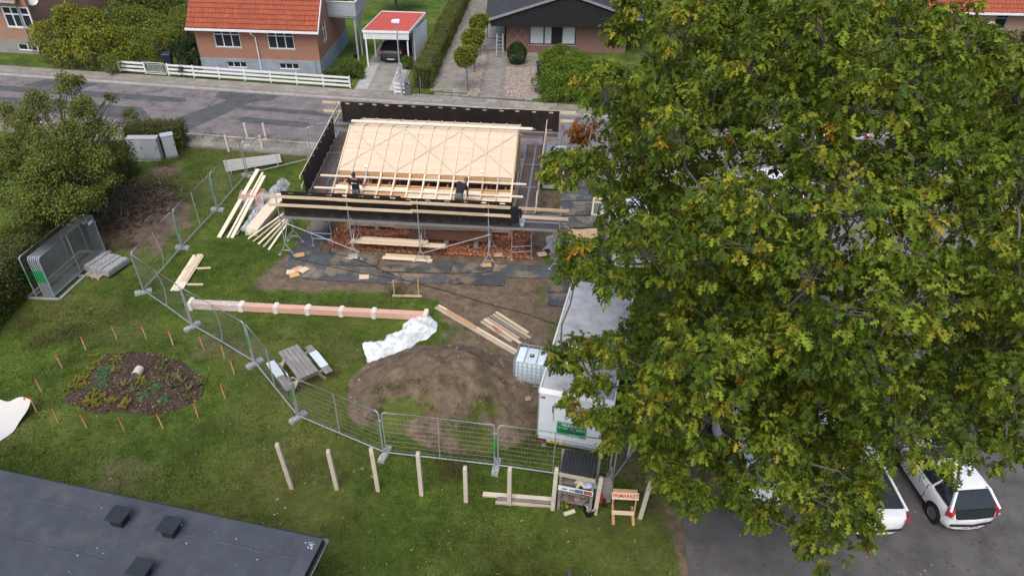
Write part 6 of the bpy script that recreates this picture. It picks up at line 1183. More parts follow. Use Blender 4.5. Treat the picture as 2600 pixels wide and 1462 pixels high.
for k, (a, b, nm) in enumerate((((1226, 1254), (1405, 1268), 'upper'), ((1262, 1266), (1408, 1278), 'middle'), ((1258, 1275), (1400, 1284), 'lower'))): loose(at(*a, .05), at(*b, .05), .17-.03*k, .05, [m_oldpost, m_grey, m_old][k], '%s weathered plank lying behind the post row near the shelf stand' % nm, 'planks lying by the posts')
# plank frame (two stakes with a cross board)
t = thing('stake_frame', 'two pine stakes joined by a low cross board on the lawn', 'frame', at(1034, 752))
for x in (1002, 1064): a = at(x, 752); obj('stake', MB().bx(a.x-.025, a.x+.025, a.y-.025, a.y+.025, 0, .85), m_pineo, t, W=True)
plank('cross_board', at(997, 749, .12)+Vector((0, -.05, 0)), at(1071, 750, .12)+Vector((0, -.05, 0)), .1, .022, m_pine, t, (0, 1, 0))
# ---- timber and beams under the scaffold
def stackb(name, label, u0, u1, v0, rows, cols, wd, th, z0, m_, t=None):
    bs = []
    for r in range(rows):
        for c in range(cols): e = RNG.uniform(-.12, .12); bs.append((bf(u0+e, v0+c*wd*1.04, z0+r*th*1.02), bf(u1+e, v0+c*wd*1.04, z0+r*th*1.02), wd, th, m_[RNG.randrange(len(m_))]))
    return pile(name, label, bs, 'beams')
stackb('beam_stack', 'stack of reddish glued beams strapped under the front scaffold', -.75, 3.0, -4.0, 2, 3, .13, .17, .36, [wood('glulam', (.34, .17, .11), .25, .25)])
pile('old_beam', 'long grey-brown beam lying on the beam stack under the scaffold', [(bf(-1.5, -3.85, .78), bf(3.3, -3.7, .8), .18, .16, m_old), (bf(-.6, -3.4, .93), bf(2.0, -3.4, .93), .2, .06, m_pine), (bf(-1.0, -3.2, 1.0), bf(2.4, -3.25, 1.0), .12, .05, m_pine)], 'beam')
for u in (-.3, 1.0, 2.4): obj('support_block', MB().box(bf(u, -4.05, .15), (.2, .5, .22), BA), m_conc, label='concrete support block %s under the reddish beams' % {-.3: 'at the left', 1.0: 'in the middle', 2.4: 'at the right'}[u], cat='block', group='support blocks')
pile('board_trestle', 'pale planed boards laid across the scaffold legs', [(bf(-3.3, -5.05, .62), bf(1.1, -5.1, .62), .3, .06, m_pinep), (bf(-2.9, -5.0, .7), bf(.2, -5.05, .7), .28, .06, m_pine), (bf(-2.75, -5.0, .77), bf(.3, -5.05, .76), .2, .06, m_pinep)], 'boards')
pile('board_pair', 'two short pale boards lying on the plates in front of the gravel', [(bf(-1.75, -5.55, .12), bf(.55, -5.6, .12), .2, .05, m_pinep), (bf(-1.65, -5.42, .17), bf(.45, -5.45, .17), .2, .05, m_pine)], 'boards')
for k, (px, py, rz) in enumerate(((740, 693, .2), (758, 686, .6), (772, 690, 1.0), (748, 701, .5), (925, 707, .1), (762, 652, .3), (897, 655, .2), (1236, 676, .1), (1376, 650, .3), (1410, 640, .4), (1265, 650, .2))):
    p = at(px, py); tag(inst('plywood_offcut', plank_mesh(.42, .34, .02, m_pineo if k % 2 else m_pine), TR((p.x, p.y, .07+.02*(k % 3)), rz)), '%s square plywood offcut on the plates, counting from the left heap' % ORD[k], 'offcut', 'plywood offcuts on the plates')
# cable
t = obj('power_cable', MB().path([at(1420, 826, .03), at(1330, 795, .03), at(1230, 768, .03), at(1120, 735, .03), at(1030, 712, .06), at(980, 690, .07), at(930, 668, .07), at(880, 650, .07), at(835, 642, .07), at(838, 630, .07)], .016, 5), m_black, label='black power cable running across the plates to the trailer', cat='cable')
obj('power_cable', MB().path([at(1030, 712, .065), at(900, 690, .075), at(800, 668, .075), at(745, 655, .06), at(728, 640, .05)], .014, 5), m_black, label='thin black cable crossing the left plates', cat='cable')
# ---- long wrapped column
c0, c1 = at(482, 772, .18), at(1088, 802, .18); t = thing('wrapped_column', 'long pinkish square timber column with pale collars lying on the lawn', 'column', ((c0+c1)/2).to_2d().to_3d()); dc = (c1-c0); Lc = dc.length
plank('shaft', c0, c1, .27, .27, wood('pink_wrapped_wood', (.62, .38, .29), .12, .05), t)
for k, s_ in enumerate((0.008, .22, .366, .5, .64, .775, .99)):
    p = c0+dc*s_; ex = dc.normalized(); wdt = .42 if k in (0, 6) else .36; sdv = Vector((-ex.y, ex.x, 0)); rings = []
    for o, w_ in ((-.11, .29), (-.07, wdt), (.07, wdt), (.11, .29)): rings.append([p+ex*o+sdv*(a*w_/2)+Vector((0, 0, b*w_/2)) for a, b in ((-1, -.85), (1, -.85), (1, 1), (-1, 1))])
    obj('collar', MB().loft(rings), mat('pale_foam', (.72, .66, .58), .7, .1, 5, .3) if k == 0 else bpy.data.materials['pale_foam'], t, W=True)
for k, s_ in enumerate((.04, .92)): pass
obj('film_wrap', MB().loft([[c0+dc*s_+Vector((-dc.normalized().y*a*.155, dc.normalized().x*a*.155, b*.152)) for a, b in ((-1, -.9), (1, -.9), (1, 1), (-1, 1))] for s_ in (.012, .1, .21)], False), bpy.data.materials['shrink_wrap'], t, W=True)
# ---- slatted board, cabinets, roadside posts
t = thing('slatted_board', 'white slatted timber deck section lying in the grass by the fence', 'slatted board', at(640, 415)); s0 = [at(566, 408, .22), at(710, 391, .22), at(716, 412, .22), at(575, 437, .22)]
for k in range(9): f = (k+.5)/9; plank('slat', s0[0].lerp(s0[3], f), s0[1].lerp(s0[2], f), .095, .025, wood('weathered_white_slat', (.46, .44, .41), .15, .1, .8) if k == 0 else bpy.data.materials['weathered_white_slat'], t)
for f in (.08, .5, .92): plank('bearer', s0[0].lerp(s0[1], f)+Vector((0, 0, -.05)), s0[3].lerp(s0[2], f)+Vector((0, 0, -.05)), .07, .06, m_grey, t); [obj('foot', MB().bx(q.x-.04, q.x+.04, q.y-.04, q.y+.04, 0, .14), m_grey, t, W=True) for q in (s0[0].lerp(s0[1], f), s0[3].lerp(s0[2], f))]
m_cab = mat('cabinet_grey', (.36, .38, .4), .6, .06, 2, .05, dirt=(.25, .25, .24), da=.3)
def cabinet(p, rz, w_, d, h, doors, label):
    t = thing('utility_cabinet', label, 'cabinet', p, rz); obj('body', MB().bx(-w_/2, w_/2, -d/2, d/2, .12, h), m_cab, t); obj('plinth', MB().bx(-w_/2+.02, w_/2-.02, -d/2+.02, d/2-.02, 0, .12), m_conc, t)
    obj('roof', MB().loft([[(-w_/2-.03, -d/2-.03, h), (w_/2+.03, -d/2-.03, h), (w_/2+.03, d/2+.03, h), (-w_/2-.03, d/2+.03, h)], [(-w_/2-.03, -d/2-.03, h+.03), (w_/2+.03, -d/2-.03, h+.03), (w_/2+.03, d/2+.03, h+.07), (-w_/2-.03, d/2+.03, h+.07)]]), m_cab, t)
    for k in range(doors): x = -w_/2+w_*(k+.5)/doors; dr = obj('door', MB().bx(x-w_/doors/2+.012, x+w_/doors/2-.012, -d/2-.02, -d/2-.001, .2, h-.05), m_cab, t); obj('handle', MB().bx(x+w_/doors*.35, x+w_/doors*.35+.03, -d/2-.035, -d/2-.021, .75, .92), m_black, dr)
p = at(374, 411); cabinet((p.x, p.y+.2, 0), R_(3), 1.62, .38, 1.36, 2, 'wide grey two-door utility cabinet under the left tree'); p = at(436, 404); cabinet((p.x, p.y+.15, 0), R_(28), .62, .4, 1.4, 1, 'narrow grey utility cabinet beside the wide one')
for k, (b, h) in enumerate((((582, 385), 1.05), ((630, 355), 1.1), ((668, 382), .95), ((676, 352), 1.0))):
    p = at(*b); t = thing('road_post', '%s pale wooden post by the road verge, counted from the cabinets' % ORD[k], 'post', (p.x, p.y, 0), group='pale posts by the road'); obj('shaft', MB().loft([[(x*s_+lx, y*s_, z) for x, y in ((-.06, -.06), (.06, -.06), (.06, .06), (-.06, .06))] for z, s_, lx in ((0, 1, 0), (h-.03, .95, -.03), (h, .7, -.03))]), m_oldpost, t); obj('top', MB().box((-.03, 0, h+.002), (.07, .07, .01)), m_grey, t)
# ---- row of posts in front
hs = [2.05, 1.8, 1.96, 1.96, 1.62, 1.68, 1.93, 1.7, 1.76]; PP = [(741, 1238), (856, 1240), (960, 1245), (1071, 1255), (1184, 1272), (1293, 1279), (1403, 1293), (1511, 1303), (1625, 1314)]
for k, (b, h) in enumerate(zip(PP, hs)):
    p = at(*b); ex = [.0, 0, 0, 0, .0, .0, .05, .04, 0][k]; t = thing('timber_post', '%s bleached square timber post from the left in the front row' % ORD[k], 'post', (p.x, p.y, 0), RNG.uniform(-.3, .3), 'bleached timber posts in a row'); le = [-.1, -.05, -.03, 0, 0, .0, .03, .05, .12][k]
    obj('shaft', MB().loft([[(x*s_+le*z/2, y*s_, z) for x, y in ((-.062, -.062), (.062, -.062), (.062, .062), (-.062, .062))] for z, s_ in ((0, 1), (.4, 1.02), (1.1, .98), (h-.05, .98), (h, .72))]), m_oldpost, t); obj('end_grain', MB().box((le*h/2, 0, h+.002), (.07, .07, .006)), m_old, t)
# ---- water tank (IBC)
t = thing('water_tank', 'white plastic water tank in a galvanised cage beside the trailer', 'tank', (.78, 19.6, 0), R_(-13)); tw_, td, z0, z1 = 1.14, .96, .16, 1.14; m_tank = mat('tank_plastic', (.62, .72, .78), .35, .06, 3, .05, dirt=(.38, .42, .4), da=.3)
rg = []
for z, k in ((z0, .92), (z0+.05, 1), (z1-.1, 1), (z1-.02, .93), (z1, .82)):
    w2, d2, r = tw_/2*k-.02, td/2*k-.02, .13; rg.append([(sx*(w2-r)+r*math.cos(a), sy*(d2-r)+r*math.sin(a), z) for sx, sy, a0 in ((1, 1, 0), (-1, 1, 90), (-1, -1, 180), (1, -1, 270)) for a in (R_(a0), R_(a0+45), R_(a0+90))])
obj('tank_body', MB().loft(rg), m_tank, t, smooth=True)
for x, w_ in ((-.38, .3), (.38, .3)): obj('top_pad', MB().loft([[(x-w_/2, -td*.38, z1-.01), (x+w_/2, -td*.38, z1-.01), (x+w_/2, td*.38, z1-.01), (x-w_/2, td*.38, z1-.01)], [(x-w_/2+.03, -td*.35, z1+.04), (x+w_/2-.03, -td*.35, z1+.04), (x+w_/2-.03, td*.35, z1+.04), (x-w_/2+.03, td*.35, z1+.04)]]), m_tank, t)
cap = obj('filler_cap', MB().lathe([(.085, 0), (.085, .04), (.07, .05), (.05, .05)], (0, -.02, z1), 18), m_black, t); obj('cap_knob', MB().lathe([(.03, .05), (.03, .065)], (0, -.02, z1), 12), m_white, cap); X, Y = tw_/2+.015, td/2+.015
for i in range(8): x = -X+2*X*i/7; [obj('cage_bar', MB().tube((x, s_*Y, .14), (x, s_*Y, z1+.06), .011, 5), m_galv, t) for s_ in (-1, 1)]
for i in range(1, 6): y = -Y+2*Y*i/6; [obj('cage_bar', MB().tube((s_*X, y, .14), (s_*X, y, z1+.06), .011, 5), m_galv, t) for s_ in (-1, 1)]
for z in (.15, .33, .5, .67, .84, 1.0, z1+.06): obj('cage_ring', MB().path([(-X, -Y, z), (X, -Y, z), (X, Y, z), (-X, Y, z), (-X, -Y, z)], .012, 5), m_galv, t)
for x in (-.22, .22): obj('top_bar', MB().tube((x, -Y, z1+.07), (x, Y, z1+.07), .014, 6), m_galv, t)
pb = MB(); [pb.bx(x-.06, x+.06, -Y, Y, .0, .14) for x in (-X+.07, 0, X-.07)]; obj('skid', pb, m_black, t)
# ---- picnic table
tp = (at(710, 892.6, .72)+at(753, 875.5, .72)+at(806.5, 943, .72)+at(759, 961.5, .72))/4; d = at(806.5, 943, .72)-at(753, 875.5, .72); ang = math.atan2(d.y, d.x); t = thing('picnic_table', 'weathered grey picnic table with pale covers on its benches behind the fence', 'picnic table', (tp.x, tp.y, 0), ang); M = wm(t)
for k in range(5): y = -.31+k*.155; plank('top_plank', M @ Vector((-.91, y, .72)), M @ Vector((.91, y, .72)), .142, .04, m_grey, t)
for s_ in (-1, 1):
    for k in range(2): y = s_*(.68+k*.15); plank('bench_plank', M @ Vector((-.91, y, .44)), M @ Vector((.91, y, .44)), .14, .04, m_grey, t)
for x in (-.62, .62):
    plank('cross_beam', M @ Vector((x, -.9, .39)), M @ Vector((x, .9, .39)), .05, .1, m_old, t); plank('top_beam', M @ Vector((x, -.36, .665)), M @ Vector((x, .36, .665)), .05, .08, m_old, t)
    for s_ in (-1, 1): plank('leg', M @ Vector((x+.052, s_*.66, .0)), M @ Vector((x+.052, s_*.25, .68)), .045, .11, m_old, t, (1, 0, 0))
mcv = mat('pale_bench_cover', (.55, .64, .66), .5, .06, 4, .1); tag(obj('bench_cover', MB().box(M @ Vector((.03, .755, .468)), (1.0, .31, .012), ang), mcv), 'pale blue cover plate on the far bench of the picnic table', 'cover', 'bench covers'); tag(obj('bench_cover', MB().box(M @ Vector((-.42, -.755, .468)), (.95, .31, .012), ang), mcv), 'pale blue cover plate on the near bench of the picnic table', 'cover', 'bench covers')
# ---- flower bed with stakes, string and log
bc = Vector((-13.5, 18.85, 0)); bedpx = [(153, 1022), (178, 985), (215, 950), (235, 925), (268, 897), (330, 890), (400, 893), (455, 912), (500, 938), (528, 965), (532, 985), (520, 1008), (480, 1030), (430, 1050), (380, 1060), (330, 1052), (280, 1050), (240, 1056), (205, 1046), (180, 1030)]
bp_ = [at(*p) for p in bedpx]; cen = sum(bp_, Vector())/len(bp_); mb = MB(); rings = []
m_bed = mat('mulched_soil', (.045, .032, .024), .95, .35, 3, .8, dirt=(.1, .068, .045), da=.6, fine=22)
NB = 5
for r in range(NB+1): k = 1-r/NB; rings.append([(cen.x+(p.x-cen.x)*k, cen.y+(p.y-cen.y)*k, -.02+.16*(1-k**3)+RNG.uniform(-.015, .02)) for p in bp_])
obj('flower_bed', mb.loft(rings[:-1], False).add([rings[-2][i] for i in range(len(bp_))], [tuple(range(len(bp_)))]), m_bed, kind='structure', smooth=True)
nch = 2600; an = NR.uniform(0, 6.28, nch); rr = np.sqrt(NR.random(nch))*.96; idx = (an/6.283*len(bp_)).astype(int) % len(bp_); bpa = np.array([(p.x, p.y) for p in bp_]); ce = np.array([cen.x, cen.y]); Pq = ce+(bpa[idx]*(1-(an/6.283*len(bp_) % 1))[:, None]+bpa[(idx+1) % len(bp_)]*(an/6.283*len(bp_) % 1)[:, None]-ce)*rr[:, None]
P3 = np.stack([Pq[:, 0], Pq[:, 1], .0+.16*(1-rr**3)], 1); VV, FF, CC = leaves(P3, np.stack([np.cos(an*7), np.sin(an*7), NR.normal(size=nch)*.4], 1), np.stack([NR.normal(size=nch)*.4, NR.normal(size=nch)*.4, np.ones(nch)], 1), NR.uniform(.05, .11, nch), palette(nch, [(.15, .09, .055), (.26, .18, .11), (.07, .045, .03), (.35, .27, .17)], [4, 2, 4, .6]), 'leaf')
fromnp('bark_mulch', VV, FF, m_leafd, None, CC, kind='stuff', label='bark chips on the flower bed', cat='mulch')
def rosette_plant(p, kind):
    n, sz, cols, lb = {'y': (22, .13, [(.2, .2, .02), (.14, .17, .025), (.24, .17, .03)], 'small yellow-green plant in the oval flower bed'), 'b': (14, .27, [(.06, .12, .06), (.08, .15, .06)], 'broad-leaved blue-green plant in the oval flower bed'), 's': (16, .34, [(.12, .15, .07), (.2, .19, .1)], 'thin upright grassy plant in the oval flower bed'), 'g': (20, .12, [(.09, .14, .025), (.13, .17, .03)], 'small fresh green plant in the oval flower bed')}[kind]
    t = thing('bed_plant', lb, 'plant', p, 0, {'y': 'yellow-green bed plants', 'b': 'broad-leaved bed plants', 's': 'grassy bed plants', 'g': 'green bed plants'}[kind]); a = NR.uniform(0, 6.28, n); up = {'y': .5, 'b': .25, 's': 2.0, 'g': .5}[kind]
    D = np.stack([np.cos(a), np.sin(a), NR.uniform(.2, 1, n)*up], 1); P = np.array(p)+D*NR.uniform(.0, .14, (n, 1))*(0 if kind in 'bs' else 1)+np.array([0, 0, .02]); Nn = np.stack([-np.cos(a)*.3, -np.sin(a)*.3, np.ones(n)], 1)
    VV, FF, CC = leaves(P, D, Nn, NR.uniform(.6, 1.2, n)*sz, palette(n, cols, [1]*len(cols)), 'needle' if kind == 's' else 'oak' if kind == 'b' else 'leaf'); fromnp('foliage', VV, FF, m_leaf, t, CC, M=Matrix.Identity(4)); obj('stem', MB().tube((0, 0, -.03), (0, 0, .06), .01, 5), m_leafd, t)
BP = [(240, 905, 'y'), (247, 922, 'y'), (300, 915, 'y'), (315, 905, 'g'), (285, 925, 'y'), (296, 948, 'y'), (205, 960, 'y'), (195, 965, 'y'), (215, 965, 'y'), (172, 985, 'y'), (203, 985, 'g'), (216, 985, 'y'), (232, 943, 'y'), (233, 1028, 'y'), (228, 1024, 'y'), (258, 1015, 'y'), (290, 1025, 'y'), (318, 1035, 'y'), (322, 1030, 'y'), (252, 1032, 'y'), (245, 1005, 'y'), (242, 990, 'b'), (268, 980, 'b'), (262, 960, 'b'), (258, 947, 'b'), (283, 938, 'b'), (400, 992, 'b'), (418, 1018, 'b'), (366, 1010, 'b'), (452, 960, 'g'), (415, 945, 'g'), (445, 918, 'g'), (410, 930, 'g'), (420, 970, 'g'), (360, 975, 'y'), (375, 985, 'g'), (455, 970, 's'), (440, 990, 's'), (465, 978, 's'), (505, 980, 's'), (342, 1003, 's'), (480, 995, 's'), (317, 990, 's'), (515, 970, 'g'), (475, 1010, 'g')]
for x, y, k in BP: p = at(x, y); rr_ = min(1, (p-cen).length/2.4); rosette_plant((p.x, p.y, .16*(1-rr_**3)), k)
p = at(352, 950, .16); t = thing('log_stump', 'bleached cut log lying in the middle of the flower bed', 'log', (p.x, p.y, .12)); obj('bark', MB().path([(0, -.16, .13), (0, .2, .15)], [.17, .16], 12), m_oldpost, t, smooth=True); obj('cut_face', MB().path([(0, -.17, .13), (0, -.162, .13)], [.155, .155], 12), m_bark, t)
KT = [(620, 65, 650, 130), (783, 62, 815, 130), (935, 82, 963, 165), (1105, 122, 1133, 188), (1228, 162, 1250, 242), (1277, 243, 1303, 328), (1222, 378, 1253, 462), (1079, 485, 1103, 570), (862, 547, 908, 628), (660, 570, 690, 640), (440, 552, 485, 627), (290, 515, 327, 597), (170, 455, 207, 540), (132, 468, 172, 525), (190, 350, 237, 432), (305, 222, 348, 292), (452, 123, 480, 195)]
tops = []
for k, (a, b, c_, d_) in enumerate(KT):
    p = at(c_/2.189, 800+d_/2.189); h = .62; tt = at(a/2.189, 800+b/2.189, h); lean = (tt-p); lean.z = 0; lean = lean*.5 if lean.length < .5 else lean.normalized()*.12; e = p+lean+Vector((0, 0, h)); tops.append(e)
    t = thing('marker_stake', '%s orange-tipped stake clockwise from the top around the flower bed' % ORD[k], 'stake', p, group='orange-tipped stakes round the flower bed'); obj('shaft', MB().beam(p, p.lerp(e, .86), .038, .038, (0, 1, 0)), m_pineo, t, W=True); obj('painted_tip', MB().beam(p.lerp(e, .862), e, .041, .041, (0, 1, 0)), m_orange, t, W=True)
sm = MB(); ring = tops+[tops[0]]
for f in (.9, .45):
    for a, b in zip(ring, ring[1:]): A = Vector((a.x, a.y, a.z*f)); B = Vector((b.x, b.y, b.z*f)); mid = (A+B)/2+Vector((0, 0, -.05)); sm.path([A, mid, B], .0025, 3, False)
obj('string', sm, mat('garden_twine', (.16, .2, .1), .9), label='two rounds of green twine strung between the orange-tipped stakes', cat='string')
# white tarp at the left edge
tm = MB(); n, m = 26, 26; c = [at(-130, 1010, .3), at(76, 1016, .55), at(2, 1120, .05), at(-150, 1140, .05)]
for i in range(n+1):
    for j in range(m+1):
        u_, v_ = i/n, j/m; p = c[0].lerp(c[1], u_).lerp(c[3].lerp(c[2], u_), v_); sagz = .1*math.sin(u_*9+v_*3)*(1-v_)*.6+.05*math.sin(u_*23)*(1-v_)**3-.18*math.sin(math.pi*v_)*(.5+.5*u_); tm.v.append((p.x+.03*math.sin(v_*11), p.y+.06*math.sin(u_*15)*(1-v_), max(.02, p.z+sagz)))
tm.f = [(i*(m+1)+j, (i+1)*(m+1)+j, (i+1)*(m+1)+j+1, i*(m+1)+j+1) for i in range(n) for j in range(m)]; tm.mi = [0]*len(tm.f); obj('white_tarp', tm, mat('tarp_cloth', (.6, .6, .57), .7, .04, 2, .2), label='cream white sun sail hanging low at the left edge of the lawn', cat='tarp', smooth=True)
# ---- heap of brushwood and soil behind the fence
def brush_heap():
    c = at(350, 560); mbh = MB(); n = 34; GXh = np.linspace(-2.1, 2.1, n); GYh = np.linspace(-2.6, 2.6, n); X, Y = np.meshgrid(GXh, GYh); Z = .75*np.clip(1-(X/2)**2-(Y/2.5)**2, 0, 1)**.9*(.6+.9*fbm(X+5, Y, .9, 4))-.04
    ii = (np.arange(n-1)[:, None]*n+np.arange(n-1)[None]).ravel(); fromnp('brush_heap', np.stack([(X+c.x).ravel(), (Y+c.y).ravel(), Z.ravel()], 1), np.stack([ii, ii+1, ii+n+1, ii+n], 1), m_ground, None, np.stack([np.ones(n*n)*.9, np.ones(n*n)*.6, np.zeros(n*n)], 1), True, kind='structure')
    t = thing('brushwood', 'heap of dry grey-brown twigs and roots behind the mesh fence at left', 'brushwood', (c.x, c.y, 0)); nb = 4200; P = np.stack([c.x+NR.normal(size=nb)*.75-.2, c.y+NR.normal(size=nb)*1.1+.5, NR.uniform(.2, .95, nb)], 1); D = rand_dirs(nb); D[:, 2] = np.abs(D[:, 2])*.5
    VV, FF, CC = leaves(P, D, rand_dirs(nb), NR.uniform(.2, .55, nb), palette(nb, [(.13, .095, .07), (.09, .07, .055), (.17, .13, .1)], [3, 3, 2]), 'needle'); V2 = VV.reshape(-1, 3, 3); mid = V2.mean(1, keepdims=True); V2[:, :2] = V2[:, 2:3]*0+V2[:, :2]; fromnp('twigs', VV, FF, m_leafd, t, CC, M=Matrix.Identity(4), kind='stuff')
    for k in range(9): a = Vector((c.x+RNG.uniform(.1, 1.5), c.y+RNG.uniform(-.6, .5), .3)); limb_ = MB(); limb(limb_, a, a+Vector((RNG.uniform(-.9, .9), RNG.uniform(-.5, .5), RNG.uniform(.1, .5))), .03, .01, 5, .1, 4); obj('branch', limb_, m_old, t, W=True)
brush_heap()
# clods and small stones thrown about the mound, fallen leaves on the lawn
def scatter_leaves():
    n = 170; x = NR.uniform(-9, 5.5, n); y = NR.uniform(10, 19, n); x = np.concatenate([x, NR.uniform(5.2, 15, 260)]); y = np.concatenate([y, NR.uniform(9.5, 14.5, 260)]); n = len(x)
    P = np.stack([x, y, np.full(n, .045)], 1); a = NR.uniform(0, 6.28, n); VV, FF, CC = leaves(P, np.stack([np.cos(a), np.sin(a), NR.normal(size=n)*.15], 1), np.stack([NR.normal(size=n)*.3, NR.normal(size=n)*.3, np.ones(n)], 1), NR.uniform(.05, .12, n), palette(n, [(.18, .09, .035), (.33, .2, .06), (.16, .08, .03), (.4, .32, .16)], [4, 2, 3, 1]), 'oak')
    fromnp('fallen_leaves', VV, FF, m_leafd, None, CC, kind='stuff', label='brown fallen oak leaves on lawn and asphalt', cat='leaves')
scatter_leaves()
m_fstone = mat('dull_field_stone', (.17, .15, .125), .9, .25, 5, .4)
for k, p in enumerate([(705, 1268), (712, 1330), (920, 1190), (900, 1197), (945, 1210), (1330, 892), (1248, 905), (725, 1290)]):
    q = at(*p); s_ = RNG.uniform(.04, .075); obj('field_stone', MB().lathe([(s_*.7, 0), (s_, s_*.3), (s_*.8, s_*.6), (s_*.3, s_*.75)], (q.x, q.y, mound_z(q.x, q.y)), 7), m_fstone, label='%s small grey stone lying between the posts and the mound' % ORD[k], cat='stone', group='scattered stones', smooth=False)
# weeds
tufts('long_grass', [(*at(x, y).xy, 0) for x, y in ((1150, 1190), (1140, 1200), (1165, 1185), (1010, 745), (170, 850), (100, 870), (60, 830), (480, 355), (520, 352), (560, 358), (610, 362), (700, 366), (740, 372), (450, 400), (420, 415), (330, 620))], 9000, .32, [(.1, .11, .04), (.2, .18, .08), (.07, .09, .03)], [3, 3, 2], 'tufts of long dry grass at the verge and posts', 'grass', .012, .3, 'stuff')
# ================================================================== VEHICLES, TRAILER, FLAT ROOF, SHELF STAND
m_cw = paint('white_car_paint', (.78, .79, .8), .25); m_cg = paint('dark_grey_car_paint', (.035, .042, .046), .35, 0, .35); m_cb = paint('black_car_paint', (.012, .013, .016), .2); m_cs = paint('silver_car_paint', (.42, .43, .44), .3, .5)
m_tail = paint('tail_light', (.38, .012, .015), .15); m_lamp = paint('clear_lamp', (.5, .42, .38), .15); m_plate = mat('number_plate', (.72, .72, .7), .4, .03, 5, 0, ov=0); m_yplate = mat('yellow_plate', (.8, .5, .03), .4, .03, 5, 0, ov=0); m_text = mat('black_print', (.01, .01, .012), .5, .05, 5, 0, ov=0); m_rim = mat('alloy_rim', (.22, .23, .24), .4, .1, 6, 0, metal=.7)
def wheel(t, c, r=.31, wd=.2, sx=1):
    M = wm(t) @ Matrix.Translation(c) @ Matrix.Rotation(R_(90)*sx, 4, 'Y'); w_ = inst('wheel', mesh_of('tyre', MB().lathe([(r*.62, -wd/2), (r*.95, -wd/2), (r, -wd*.3), (r, wd*.3), (r*.95, wd/2), (r*.62, wd/2)], (0, 0, 0), 24, False), None, True), M, t); w_.data.materials.append(m_tyre)
    rm = MB().lathe([(.02, wd*.34), (r*.2, wd*.34), (r*.22, wd*.28), (r*.5, wd*.22), (r*.62, wd*.5), (r*.64, wd*.46)], (0, 0, 0), 20); 
    for k in range(5): a = k*2*math.pi/5; rm.beam((r*.1*math.cos(a), r*.1*math.sin(a), wd*.36), (r*.6*math.cos(a), r*.6*math.sin(a), wd*.42), r*.16, .02, (0, 0, 1))
    me = mesh_of('rim', rm, None, True); me.materials.append(m_rim); inst('rim', me, M, w_)
